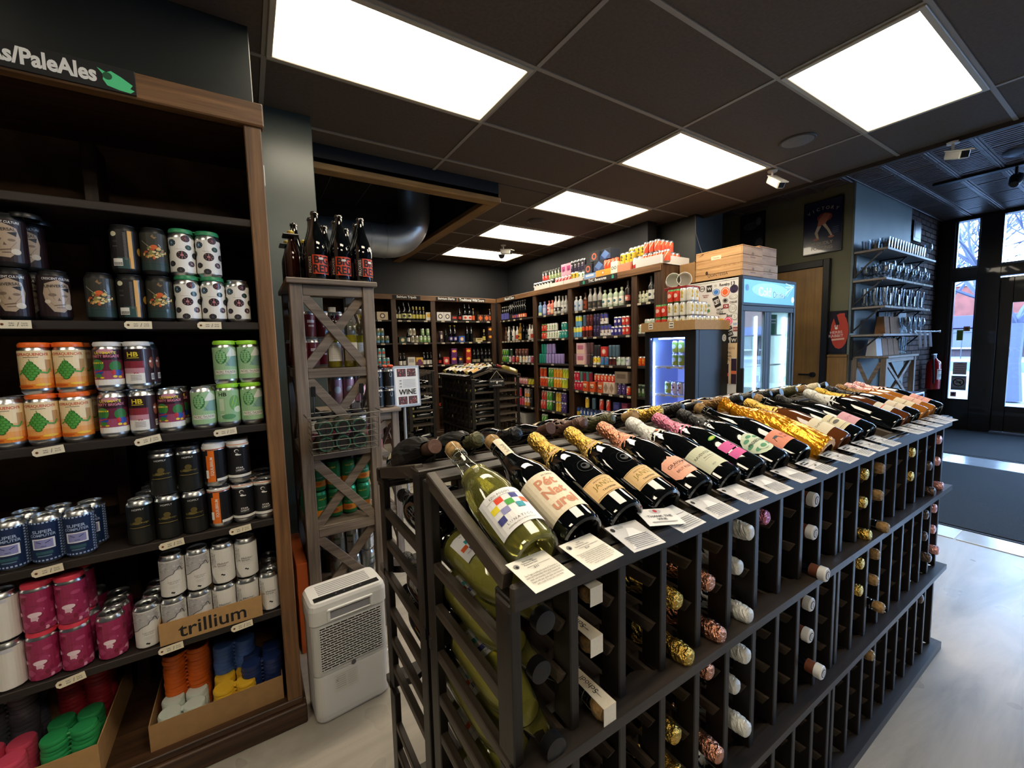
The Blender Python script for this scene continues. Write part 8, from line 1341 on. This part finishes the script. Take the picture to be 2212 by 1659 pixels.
rtray(4.62, 4.98, .06, WTR, 'white low tray of black cans nearest the corner on the shelving top'); rtray(4.33, 4.61, .05, WTR, 'white low tray of red cans on the shelving top'); rtray(3.96, 4.32, .05, WTR, 'white low tray of yellow and white cans on the shelving top'); rtray(2.78, 3.10, .085, WTR, 'white tray of orange-red cans at the open end of the shelving top', x=-.01, d=.46)
# ---- black glass-door fridge
FX, FY0, FY1, FT = 3.30, 2.215, 2.765, 1.475
FR = empty('drinks_fridge', (FX, FY1, 0), -PI/2); BKF = mat('#0b0b0d', .55); INN = mat('#c4d0f0', .4); LEDW = mat('#bcd4ff', .5, emit=22, ec='#86a8ff'); w_ = FY1-FY0; d = .50
for n, a, b_ in (('side_panel', (0, .05, .04), (.03, d, FT)), ('side_panel', (w_-.03, .05, .04), (w_, d, FT)), ('back_panel', (.03, d-.03, .04), (w_-.03, d, FT)), ('top_panel', (.03, .05, FT-.05), (w_-.03, d-.03, FT)), ('bottom_panel', (.03, .05, .04), (w_-.03, d-.03, .16))): obj(n, bx(a, b_, BKF, .003), FR)
obj('liner', bx((.031, d-.045, .16), (w_-.031, d-.031, FT-.05), INN), FR); obj('liner', bx((.031, .07, .16), (.045, d-.045, FT-.05), INN), FR); obj('liner', bx((w_-.045, .07, .16), (w_-.031, d-.045, FT-.05), INN), FR)
D_ = obj('glass_door', bx((.06, .018, .13), (w_-.06, .024, FT-.06), PANE), FR)
for a, b_ in (((0, 0, .06), (.055, .05, FT)), ((w_-.11, 0, .06), (w_, .05, FT)), ((.055, 0, FT-.06), (w_-.11, .05, FT)), ((.055, 0, .06), (w_-.11, .05, .13))): obj('door_frame', bx(a, b_, BKF, .004), D_)
obj('lamp_strip', bx((.10, .08, FT-.075), (w_-.12, .10, FT-.062), LEDW), FR); obj('lamp_strip', bx((.052, .062, .2), (.060, .075, FT-.1), LEDW), FR)
for z in (.38, .63, .87, 1.14):
    b = MB()
    for k in range(16): b.box((.05+.0285*k, .08, z), (.053+.0285*k, d-.05, z+.003), WHITEP)
    b.box((.045, .075, z-.012), (w_-.045, .08, z+.004), WHITEP); obj('wire_shelf', b, FR)
tag(FR, 'black glass-door fridge glowing blue inside beside the can shelving', 'fridge')
def infr(me, k, dx, z, lab, dy=.15): place(me, 'beer_can', FX+dy, FY1-dx, z, -PI/2, lab, 'can', 'cans inside the black fridge')
GNC = simple_can(.033, .122, '#a8a834', '#8aa43a', .5, None, '#d8e4d0', 'e'); MIX = simple_can(.033, .122, '#e0d4d8', None, .5, None, '#8a3a4a', 'd'); PUR = simple_can(.033, .122, '#b8b4dc', None, .5, None, '#5a4a8a', 'd'); WCA = simple_can(.033, .122, '#d4d4d8', None, .5); DRK = simple_can(.033, .122, '#2a2440', None, .5, '#8a8aa0'); RDC = simple_can(.033, .122, '#a02a34', None, .5, '#3a2a2c', '#e0c0b0', 's'); SLV = simple_can(.033, .122, '#b4b8b8', None, .5, '#3a3a3c', '#7a8a7a', 'r')
for k, (me, dx, z, nm) in enumerate(((GNC, .24, 1.266, 'olive green can, upper left pair'), (GNC, .308, 1.266, 'olive green can, upper right of the pair'), (PUR, .376, 1.266, 'lilac patterned can'), (GNC, .24, 1.143, 'olive green can, first of the second layer'), (GNC, .308, 1.143, 'olive green can, second of the second layer'), (PUR, .376, 1.143, 'lilac patterned can below the first'), (GNC, .16, .873, 'olive can on the middle shelf'), (MIX, .232, .873, 'confetti patterned can on the middle shelf'), (MIX, .300, .873, 'second confetti patterned can on the middle shelf'), (WCA, .368, .873, 'plain white can on the middle shelf'), (DRK, .436, .873, 'dark violet can on the middle shelf'),
    (RDC, .15, .633, 'dark red can on the lower shelf'), (SLV, .225, .633, 'silver can on the lower shelf'))): infr(me, k, dx, z, nm+' of the black fridge')
for k in range(3): place(carton(.06, .08, .10, ('#c42c8a', '#c42c8a', '#5a2c90')[k], '#f0c0dc', '#2a1a50', 'r'), 'carton', FX+.11, FY1-.295-.063*k, .633, -PI/2, '%s small carton on the lower shelf of the black fridge%s' % (('magenta', 'second magenta', 'violet')[k], ''), 'carton')
for z, us in ((1.12, (.1, .22, .35)), (.85, (.09, .16, .29)), (.61, (.14, .33))):
    for u in us: o = obj('price_tag', st, loc=(FX+.074, FY1-u, z+.01), rot=-PI/2); tag(o, 'cream price tag inside the black fridge at shelf height %s, %s' % ({1.12: 'top', .85: 'middle', .61: 'bottom'}[z], ORD[us.index(u)]), 'price tag', 'fridge price tags')
o = obj('round_sticker', MB().decal([('e', 0, 0, .033, .033, mat('#d8d8d4', .5)), ('e', 0, 0, .018, .02, mat('#8a8a88', .5)), ('e', 0, 0, .010, .012, mat('#d8d8d4', .5))], flatmap((3.73, FY0-.0005, 1.40), (1, 0, 0), (0, 0, 1)))); tag(o, 'round pale sticker on the black side of the small fridge', 'sticker')
# cans in a cardboard tray on that fridge
CB = tray(0, 0, 0, FY1-FY0+.03, .56, .085, CBD, 'long brown cardboard tray of white cans on top of the black fridge'); CB.location = (FX-.03, FY1+.02, FT+.001); CB.rotation_euler = (0, 0, -PI/2)
for u in (.115, .345): obj('price_label', MB().box((-.025, -.001, -.028), (.025, 0, .028), PAPER).decal([('r', 0, .012, .036, .008, INK), ('r', 0, -.012, .036, .008, INK)], flatmap((0, -.0012, 0), (1, 0, 0), (0, 0, 1))), CB, (u, -.0005, .05))
WGC = simple_can(.031, .122, '#e4e4de', None, .5, '#5a8a54', '#3a3a34', 'w'); RGC = simple_can(.031, .122, '#cc3420', None, .5, '#4a8a4a', '#f0d0c0', 'e'); GGC = simple_can(.031, .122, '#b8c4b0', None, .5, None, '#3a4a3a', 'e'); LMC = simple_can(.031, .122, '#e4e2da', '#dcd8c8', .4, None, '#c8a83a', 'w')
nn = 0
for lay in range(3):
    for i in range(8):
        for j in range(7):
            if (i < 7 and j > 1) or (lay == 1 and (i < 2 or j > 3)) or (lay == 2 and (i < 4 or j > 1)): continue
            y = FY1-.02-.0655*i; x = FX+.02+.0655*j
            nn += 1
            me = (GGC if i < 2 else (RGC if i < 4 else LMC)) if lay < 2 else (RGC if i < 6 else LMC)
            place(me, 'can', x, y, FT+.005+lay*.123, -PI/2 if i != 7 else -.3, '%s can in the fridge-top tray, %s across, %s deep, %s layer' % ('red' if me is RGC else ('grey-green' if me is GGC else 'white lemon'), ORD[i], ORD[j], ('bottom', 'middle', 'top')[lay]), 'can', 'cans in the fridge-top tray')
o = place(carton(.24, .2, .03, '#8a1c20', None, None, 'r', 'PARTY'), 'box', FX+.10, 2.50, FT+.378, -PI/2, 'flat dark red box lying over the cans on the black fridge', 'box')
for k, y in enumerate((2.56, 2.48)):
    o = empty('paper_cup', (FX+.15+.05*k, y, FT+.408+.065), 0); o.rotation_euler = (rad(90), 0, rad(-50)); obj('cup', MB().lathe([(.064, -.055), (.066, .055), (.062, .055), (.060, -.05), (0, -.05)], 28, [mat('#dcdad2', .6)]), o)
    if k: obj('wrap_print', MB().wrap(.0665, -.05, .05, mat('#8ab4d8', .6), 26, .0, .13).decal([('e', .07, .0, .02, .025, mat('#e8b43a', .6)), ('e', .045, .01, .012, .03, mat('#5a8ac0', .6))], cylmap(.067)), o)
    tag(o, ('white round tub lying open end out on the red box', 'white round tub with a blue and yellow wrapper on the red box')[k], 'tub')
# ---- white drinks cooler with stickers, facing the door side
KX, KY, KT = 3.80, 2.10, 1.955; KW, KD = 1.0, .66
K_ = empty('drinks_cooler', (KX, KY, 0)); WHC = mat('#d8d8d6', .4); LIT = mat('#2a6898', .4, emit=.42, ec='#5fb4ea'); FRB = mat('#111216', .55)
for n, a, b_, M in (('side_panel', (0, .03, .05), (.03, KD, KT-.02), WHC), ('side_panel', (KW-.03, .03, .05), (KW, KD, KT-.02), WHC), ('back_panel', (.03, KD-.03, .05), (KW-.03, KD, KT-.02), WHC), ('top_panel', (0, .02, KT-.03), (KW, KD, KT-.012), WHC), ('bottom_panel', (.03, .03, .05), (KW-.03, KD-.03, .25), FRB), ('corner_trim', (-.004, -.004, .05), (.03, .03, KT), FRB), ('corner_trim', (KW-.03, -.004, .05), (KW+.004, .03, KT), FRB), ('header_frame', (.0, -.006, 1.69), (KW, .03, 1.715), FRB), ('header_frame', (0, -.006, KT-.03), (KW, .03, KT), FRB), ('door_rail', (.03, -.002, 1.64), (KW-.03, .03, 1.69), FRB), ('door_rail', (.03, -.002, .2), (KW-.03, .03, .26), FRB)): obj(n, bx(a, b_, M, .003), K_)
HS = obj('lit_header', bx((.03, -.004, 1.715), (KW-.03, .02, KT-.03), LIT, .002), K_)
fm = flatmap((KW/2, -.0045, 1.82), (1, 0, 0), (0, 0, 1)); SNOW = mat('#c8ecff', .4, emit=.5, ec='#c8ecff'); NVY = mat('#1c4a78', .4)
it = [('e', .0, .02, .34, .07, mat('#3a7aa8', .4, emit=.55, ec='#86ccf4'))]
rg = random.Random(3)
for k in range(10): a = rg.uniform(-.2, .9); it.append(('l', (.44, .08), (.44-.16*math.cos(a*.9), .08-.16*math.sin(a)), .003, SNOW))
it += [TXT('Cold', -.115, .005, .085, SNOW, 0, .27, .045), TXT('Cold', -.115, .005, .085, NVY, 0, .262, .022), TXT('Cold', -.115, .005, .085, SNOW, 0, .255, .002), TXT('Drinks', .155, -.015, .058, SNOW, 0, .255, .035), TXT('Drinks', .155, -.015, .058, NVY, 0, .25, .006), ('e', -.42, .03, .025, .03, mat('#2c6a98', .4)), ('e', .43, -.05, .03, .03, SNOW)]
obj('lettering', MB().decal(it, fm), K_)
for k, (a, c) in enumerate(((.03, .44), (.50, .95))):
    d_ = obj('sliding_door', bx((a+.03, .006, .26), (c-.03, .012, 1.64), PANE), K_)
    for p, q in (((a, 0, .26), (a+.035, .028, 1.64)), ((c-.035, 0, .26), (c, .028, 1.64))): obj('door_stile', bx(p, q, FRB, .003), d_)
obj('centre_stile', bx((.44, 0, .26), (.50, .03, 1.64), FRB, .003), K_)
obj('liner', bx((.03, KD-.05, .25), (KW-.03, KD-.03, 1.68), mat('#d4e4f0', .5)), K_)
LED2 = mat('#e8ffff', .5, emit=26, ec='#b8ecff')
for x in (.36, .90): obj('lamp_strip', bx((x, .05, .3), (x+.018, .062, 1.6), LED2), K_)
for z in (.30, .72, 1.12, 1.42):
    b = MB()
    for k in range(26): b.box((.05+.035*k, .06, z), (.053+.035*k, KD-.06, z+.004), WHITEP)
    b.box((.045, .055, z-.01), (KW-.045, .06, z+.004), WHITEP); obj('wire_shelf', b, K_)
obj('signboard', MB().decal([('r', 0, 0, .14, .2, mat('#1f7a44', .6)), ('r', 0, .05, .1, .012, W), ('r', 0, .02, .08, .01, W)], flatmap((.64, .03, 1.52), (1, 0, 0), (0, 0, 1))), K_)
obj('marker_note', MB().decal([TXT('15\nunder', 0, 0, .16, mat('#2c4a5a', .5), .1, .14)], flatmap((.80, -.001+.006, 1.02), (1, 0, 0), (0, 0, 1))), K_)
obj('door_handle', bx((-.0, -.03, .72), (.022, 0, 1.12), FRB, .005), K_)
tag(K_, 'tall white sticker-covered cooler with a lit header and two glass doors', 'fridge')
for k, (x, z) in enumerate(((.12, .724), (.2, .724), (.12, 1.124), (.21, 1.124), (.62, .724), (.64, 1.124), (.72, .724), (.15, .304), (.62, .304))):
    place(std_bottle('ch' if k % 2 else 'bd', 'dk', '#dcd8c8', '#c8c8c4', (.03, .11), '#8a8a80'), 'wine_bottle', KX+x, KY+.16, z, .2*k, 'chilled wine bottle in the white cooler, %s door, %s' % ('wall-side' if x < .4 else 'door-side', ORD[k]), 'wine bottle', 'chilled bottles in the cooler')
# stickers on the cooler side (plane x = KX, facing -x)
fs = lambda y, z: flatmap((KX-.0012, y, z), (0, -1, 0), (0, 0, 1))
SK = [(2.554,1.870,'e',0.070,0.073,'R','K',''),
(2.488,1.881,'e',0.060,0.055,'K','W','Jake'),
(2.413,1.875,'r',0.056,0.061,'K','W','W'),
(2.350,1.895,'t',0.026,0.025,'W','S','BB'),
(2.261,1.892,'t',0.110,0.039,'W','K','Revelry'),
(2.182,1.896,'t',0.044,0.039,'W','K','13'),
(2.171,1.844,'e',0.078,0.076,'N','K','BAP'),
(2.254,1.825,'e',0.084,0.086,'O','W',''),
(2.343,1.834,'e',0.074,0.063,'B','W',''),
(2.541,1.784,'e',0.060,0.071,'Y','W',''),
(2.451,1.807,'t',0.090,0.033,'W','R','Windham\nMeow'),
(2.336,1.742,'d',0.064,0.098,'K','W','CBSY'),
(2.175,1.773,'e',0.080,0.043,'S','W','RECU'),
(2.252,1.747,'e',0.050,0.045,'K','W',''),
(2.174,1.725,'t',0.080,0.024,'W','K','OSKAR'),
(2.244,1.693,'r',0.056,0.039,'R','W','CB'),
(2.180,1.668,'e',0.080,0.078,'S','W','TEXAS'),
(2.438,1.714,'t',0.084,0.029,'W','G','AUSTIN'),
(2.437,1.658,'d',0.070,0.029,'G','W',''),
(2.302,1.653,'t',0.080,0.059,'W','K','HOP\nCITY'),
(2.276,1.625,'r',0.066,0.010,'K','W',''),
(2.204,1.606,'t',0.070,0.027,'W','K','Social'),
(2.159,1.593,'e',0.064,0.065,'S','W','S'),
(2.297,1.540,'r',0.066,0.082,'Y','O','JG'),
(2.221,1.552,'e',0.080,0.082,'P','W',''),
(2.154,1.523,'r',0.044,0.055,'W','B','W'),
(2.293,1.462,'d',0.030,0.055,'G','K',''),
(2.221,1.483,'d',0.080,0.035,'K','W','WEST'),
(2.153,1.477,'r',0.044,0.039,'R','W','DO'),
(2.215,1.429,'d',0.088,0.047,'K','W','TEXX'),
(2.293,1.362,'e',0.044,0.071,'R','K',''),
(2.234,1.359,'e',0.076,0.074,'S','K','9'),
(2.162,1.376,'r',0.060,0.065,'K','W','W'),
(2.288,1.297,'e',0.052,0.053,'C','W',''),
(2.234,1.296,'r',0.034,0.025,'R','W',''),
(2.169,1.281,'e',0.080,0.071,'K','W','G'),
(2.262,1.229,'d',0.092,0.039,'K','W','CONVICT'),
(2.166,1.230,'t',0.076,0.022,'W','K','BREWERY'),
(2.179,1.196,'t',0.044,0.033,'W','K','13'),
(2.266,1.161,'e',0.050,0.025,'K','S','')]
Wd, Kd, Od, Rd2, Yd, Pd, Bd = mat('#e4e4e0', .5), mat('#1c1a1c', .5), mat('#e0642c', .5), mat('#8a2a2a', .5), mat('#e8a82c', .5), mat('#e0407a', .5), mat('#3a7ac8', .5); CD = {'W': Wd, 'K': Kd, 'O': Od, 'R': Rd2, 'Y': Yd, 'P': Pd, 'B': Bd, 'G': mat('#5a8a5a', .5), 'S': mat('#a8a8a4', .5), 'N': mat('#3a2c54', .5), 'C': mat('#c8b890', .5)}
CNM = {'W': 'white', 'K': 'black', 'O': 'orange', 'R': 'dark red', 'Y': 'yellow', 'P': 'pink', 'B': 'blue', 'G': 'green', 'S': 'grey', 'N': 'purple', 'C': 'tan'}
for q, (sy, sz, shp, sw, sh_, c1, c2, txt) in enumerate(SK):
    it = []
    if shp == 'e': it = [('e', 0, 0, sw/2, sh_/2, CD[c1]), ('e', 0, 0, sw*.40, sh_*.40, CD[c2])]+([('e', 0, 0, sw*.34, sh_*.34, CD[c1])] if not txt else [])
    elif shp == 'r': it = [('r', 0, 0, sw, sh_, CD[c1])]
    elif shp == 't': it = []
    elif shp == 'd': it = [('r', 0, 0, sw, sh_, CD[c1], .35)]
    if txt: it.append(TXT(txt, 0, 0, sh_*(.9 if shp == 't' else .5), CD[c2 if shp != 'e' else c1], .35 if shp == 'd' else 0, sw*.9, .02))
    o = obj('sticker', MB().decal(it, fs(sy, sz))); hgt = 'high' if sz > 1.75 else ('mid-height' if sz > 1.4 else 'low')
    tag(o, '%s%s sticker %s on the cooler side, %s from the top' % (CNM[c1]+' ' if shp != 't' else CNM[c2]+' lettered ', {'e': 'round', 'r': 'square', 't': 'word', 'd': 'tilted'}[shp], hgt, ORD[q % 20]+(' past twenty' if q > 19 else '')), 'sticker', 'stickers on the cooler side')
o = obj('wall_poster', MB().box((-.0015, -.115, -.19), (0, .115, .19), mat('#d8bc96', .6)), loc=(KX-.001, 2.235, 1.16))
it = [TXT('unwindable', -.0, .145, .026, mat('#8a6a5a', .6), 0, .19), TXT('5mg thc.\nreal fruit.\nbig lift.', .0, .068, .095, mat('#3a2c24', .6), 0, .19, .01)]
for k, hx in enumerate((.16, .19, .24)): it += [('r', -.07+.075*k, -.19+hx/2, .05, hx, mat('#2c1c30', .5)), ('r', -.07+.075*k, -.19+hx*.45, .05, .03, mat(('#8a3a4a', '#c85a4a', '#d8704a')[k], .5)), ('r', -.07+.075*k, -.19+hx, .044, .006, W)]
obj('print', MB().decal(it, flatmap((-.002, 0, 0), (0, -1, 0), (0, 0, 1))), o); tag(o, 'tan paper poster about fruit drinks on the low cooler side', 'poster')
# ---- wooden wine crates and box on the cooler
CRT = [wood('#b08050', '#dcb27c', a, .6, .8) for a in 'xyz']
def crate(x0, y0, z0, w_, d, h, lab, txt=None):
    o = empty('wooden_crate', (x0, y0, z0)); t_ = .012; nb = 2
    for i in range(nb):
        za, zb = h*i/nb+.001, h*(i+1)/nb-.001
        obj('board', bx((0, 0, za), (w_, t_, zb), CRT[0], .002), o); obj('board', bx((0, d-t_, za), (w_, d, zb), CRT[0], .002), o); obj('board', bx((0, t_, za), (t_, d-t_, zb), CRT[1], .002), o); obj('board', bx((w_-t_, t_, za), (w_, d-t_, zb), CRT[1], .002), o)
    obj('lid', bx((0, 0, h), (w_, d, h+.010), CRT[0], .002), o)
    if txt: obj('brand_print', MB().decal(txt, flatmap((-.0005, d/2, h/2), (0, -1, 0), (0, 0, 1))), o); obj('brand_print', MB().decal([('e', 0, .01, .02, .016, mat('#8a6a48', .7)), ('r', 0, -.02, .09, .008, mat('#8a6a48', .7))], flatmap((w_*.5, -.0005, h/2), (1, 0, 0), (0, 0, 1))), o)
    tag(o, lab, 'crate'); return o
BRN_ = mat('#3a2a1c', .7)
crate(KX, KY, KT+.002, .36, .465, .105, 'lower pale wooden wine crate with a dark stamped name', [TXT('QUINTESSA', .0, -.015, .032, BRN_, 0, .26), ('e', -.11, .015, .014, .018, BRN_)])
crate(KX+.0, KY+.0, KT+.118, .34, .46, .145, 'upper pale wooden wine crate with a paper label, front of the stack', [('r', -.02, .01, .10, .035, mat('#e4d4b4', .7)), TXT('Chateau', -.02, .01, .014, BRN_, 0, .08)])
crate(KX+.37, KY+.02, KT+.002, .30, .445, .13, 'pale wooden crate at the door side of the stack, lower', [TXT('VINS', 0, 0, .03, BRN_)]); crate(KX+.36, KY+.04, KT+.146, .32, .42, .15, 'open-ended pale wooden crate at the door side of the stack, upper')
o = obj('cardboard_box', bx((0, 0, 0), (.30, .17, .20), CBD2, .003), loc=(KX-.0, KY+.475, KT+.001)); obj('flap', MB().bar((.0, 0, .2), (-.02, -.12, .26), .28, .003, CBD), o, (.15, 0, 0)); tag(o, 'brown cardboard box with an open flap behind the wooden crates', 'box')
o = obj('cardboard_box', bx((0, 0, 0), (.34, .17, .34), CBD2, .003), loc=(KX+.31, KY+.485, KT+.001)); tag(o, 'plain brown cardboard box standing between the shelving and the crates', 'box')
obj('hanging_cable', MB().tube([(4.41, 2.99, 2.80), (4.40, 2.97, 2.6), (4.45, 2.95, 2.45), (4.5, 2.92, 2.3)], .003, 6, mat('#8a8a8c', .5)))
tag(bpy.data.objects['hanging_cable'], 'thin grey cable hanging along the corner column', 'cable')

# ================================================================ GLASSWARE SHELVES beside the shop front
GSW = mat('#8d8680', .5, noise=.1, nscale=12)
GY1 = 1.928
def gshelf(z, x1, lab, M=GSW):
    o = empty('wall_shelf', (5.71, GY1-.29, z-.022)); L = x1-5.71
    obj('board', bx((0, 0, 0), (L, .29, .022), M, .002), o)
    for x in (.02, .75, 1.35):
        if x < L-.1:
            obj('bracket', MB().box((x, .27, -.26), (x+.02, .29, 0), BLACKP, .002).bar((x+.01, .28, -.24), (x+.01, .06, -.012), .014, .014, BLACKP).box((x, .04, -.012), (x+.02, .29, 0), BLACKP, .002), o)
    tag(o, lab, 'shelf'); return o
gshelf(2.31, 7.36, 'highest grey wall shelf of drinking glasses'); gshelf(2.0, 7.3, 'second wall shelf of stemmed glasses with price strips'); gshelf(1.705, 7.25, 'third wall shelf of tall mugs and goblets'); gshelf(1.405, 7.30, 'fourth wall shelf holding paper bags and pitchers'); 
def glass_prof(k):
    return {'tumbler': [(0, .004), (.026, 0), (.030, .004), (.038, .11), (.0365, .11), (.0285, .012), (0, .010)], 'stem': [(0, 0), (.032, 0), (.033, .004), (.006, .010), (.005, .075), (.018, .090), (.038, .12), (.040, .15), (.033, .19), (.0315, .19), (.0385, .15), (.036, .122), (.016, .095), (0, .088)],
            'mug': [(0, .006), (.036, 0), (.040, .008), (.040, .13), (.037, .13), (.036, .016), (0, .014)], 'tulip': [(0, 0), (.034, 0), (.034, .004), (.007, .010), (.006, .04), (.03, .06), (.040, .09), (.036, .12), (.042, .145), (.0405, .145), (.0345, .12), (.038, .09), (.028, .064), (0, .05)],
            'pilsner': [(0, 0), (.032, 0), (.028, .008), (.016, .02), (.022, .05), (.034, .20), (.0325, .20), (.020, .052), (0, .024)]}[k]
_g = {}
def glassw(k, x, y, z, lab):
    if k not in _g:
        b = MB().lathe(glass_prof(k), 16, GOB)
        if k == 'mug': b.tube([(.038, 0, .11), (.062, 0, .105), (.068, 0, .07), (.060, 0, .035), (.038, 0, .03)], .006, 8, GOB)
        _g[k] = b.mesh('drinking_glass')
    o = obj('drinking_glass', _g[k], loc=(x, y, z), rot=R_.uniform(-1, 1)); tag(o, lab, 'glass', 'glasses on the wall shelves')
def fill(kinds, z, x0, x1, dx, rows, nm, skip=0):
    n = 0; i = 0; x = x0
    while x < x1:
        for j in range(rows):
            if R_.random() < skip: continue
            glassw(kinds[(i) % len(kinds)], x, GY1-.25+.085*j, z+.001, '%s, %s from the door frame, %s from the shelf front' % (nm, ORD[min(i, 19)], ORD[j])); n += 1
        x += dx; i += 1
fill(['tumbler'], 2.31, 5.78, 7.0, .084, 3, 'clear tumbler on the highest shelf'); fill(['stem'], 2.31, 7.2, 7.25, .1, 1, 'lone stemmed glass at the end of the highest shelf')
fill(['tulip', 'tulip', 'stem'], 2.0, 5.80, 7.2, .086, 3, 'clear goblet on the second shelf', .05); fill(['pilsner', 'mug', 'pilsner'], 1.705, 5.80, 7.1, .088, 3, 'clear beer glass on the third shelf', .08); fill(['stem', 'pilsner'], 1.405, 6.55, 7.15, .09, 2, 'clear glass on the fourth shelf')
for zz_, xs_ in ((2.0, (5.9, 6.25, 6.6, 6.95, 7.2)), (1.705, (5.9, 6.3, 6.7, 7.1))):
    for k, x in enumerate(xs_): o = obj('price_tag', st, loc=(x, GY1-.292, zz_-.012)); tag(o, 'small tag on the glassware shelf edge, %s along, shelf %s' % (ORD[k], 'two' if zz_ == 2.0 else 'three'), 'price tag', 'glassware shelf tags')
KRF = mat('#8a6444', .8, noise=.12, nscale=20)
def bag(x, y, z, w_, h, lab, M=KRF):
    b = MB(); p = [(-w_/2, 0), (w_/2, 0), (w_/2*.96, h), (-w_/2*.96, h)]
    b.face([(-w_/2, -.05, 0), (w_/2, -.05, 0), (w_/2*.97, -.03, h), (-w_/2*.97, -.03, h)], M); b.face([(-w_/2, .05, 0), (-w_/2*.97, .03, h), (w_/2*.97, .03, h), (w_/2, .05, 0)], M)
    b.face([(-w_/2, -.05, 0), (-w_/2*.97, -.03, h), (-w_/2*.9, 0, h*.97), (-w_/2*.9, 0, 0)], M); b.face([(-w_/2, .05, 0), (-w_/2*.9, 0, 0), (-w_/2*.9, 0, h*.97), (-w_/2*.97, .03, h)], M)
    b.face([(w_/2, -.05, 0), (w_/2*.9, 0, 0), (w_/2*.9, 0, h*.97), (w_/2*.97, -.03, h)], M); b.face([(w_/2, .05, 0), (w_/2*.97, .03, h), (w_/2*.9, 0, h*.97), (w_/2*.9, 0, 0)], M)
    b.face([(-w_/2, -.05, 0), (-w_/2, .05, 0), (w_/2, .05, 0), (w_/2, -.05, 0)], M)
    o = obj('paper_bag', b, loc=(x, y, z)); obj('handle', MB().tube([(-.04, -.031, h), (-.035, -.033, h+.05), (.035, -.033, h+.05), (.04, -.031, h)], .003, 6, KRF), o); tag(o, lab, 'bag', 'paper bags below the glasses')
for k, x in enumerate((6.15, 6.33, 6.48)): bag(x, GY1-.15, 1.406, .15, .2, 'brown paper bag on the fourth shelf, %s from the olive wall' % ORD[k])
# lower X-fronted cabinet with bags on top
GW = {a: wood('#4c4a4a', '#8a8684', a, .6) for a in 'xyz'}
XC = tower('display_cabinet', 5.75, 6.72, 1.615, 1.92, [.12, .60], 1.165, 'low grey wooden cabinet with crossed front braces under the glass shelves', .05)
for k, x in enumerate((5.88, 6.06, 6.24, 6.42)): bag(x, 1.76, 1.167, .17, .19, 'brown or white paper bag on the low cabinet, %s from the olive wall' % ORD[k], KRF if k != 0 else mat('#b8bcc4', .7))
for k in range(3): glassw('pilsner', 6.52+.07*k, 1.72, 1.167, 'clear glass on the low cabinet top, %s from the bags' % ORD[k])
# light shelf board and white cloths hanging from a rail
o = obj('steel_rail', MB().tube([(6.6, 1.62, 1.43), (7.6, 1.62, 1.43)], .008, 8, STEEL).lathe([(0, 0), (.014, 0), (.014, .02), (0, .02)], 10, STEEL, axis='x', o=(7.6, 1.62, 1.43))); tag(o, 'thin steel rail running along the fourth glass shelf', 'rail')
for k, x in enumerate((6.75, 6.95, 7.15)):
    b = MB(); M = mat('#b4bccb', .7)
    for q in range(6):
        a = x-.03+.012*q; b.face([(a, 1.61-.01*(q % 2), 1.43), (a+.012, 1.61-.01*((q+1) % 2), 1.43), (a+.012+.01, 1.60-.015*((q+1) % 2), 1.24), (a+.01, 1.60-.015*(q % 2), 1.24)], M)
    o = obj('hanging_ribbon', b); tag(o, 'pale folded cloth strip hanging from the steel rail, %s from the bags' % ORD[k], 'cloth', 'pale cloths on the rail')
# small low metal table hidden behind the display, blue reflections
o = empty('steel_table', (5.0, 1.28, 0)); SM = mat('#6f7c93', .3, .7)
obj('top', bx((0, 0, .80), (.65, .5, .82), SM, .003), o)
for x in (0, .62):
    for y in (0, .47): obj('leg', bx((x, y, 0), (x+.03, y+.03, .80), SM, .002), o)
obj('brace', MB().bar((.02, .01, .1), (.62, .01, .78), .02, .02, SM), o); tag(o, 'blue-grey metal table standing beyond the sloped wine display', 'table')
# overall hidden-group bookkeeping: none
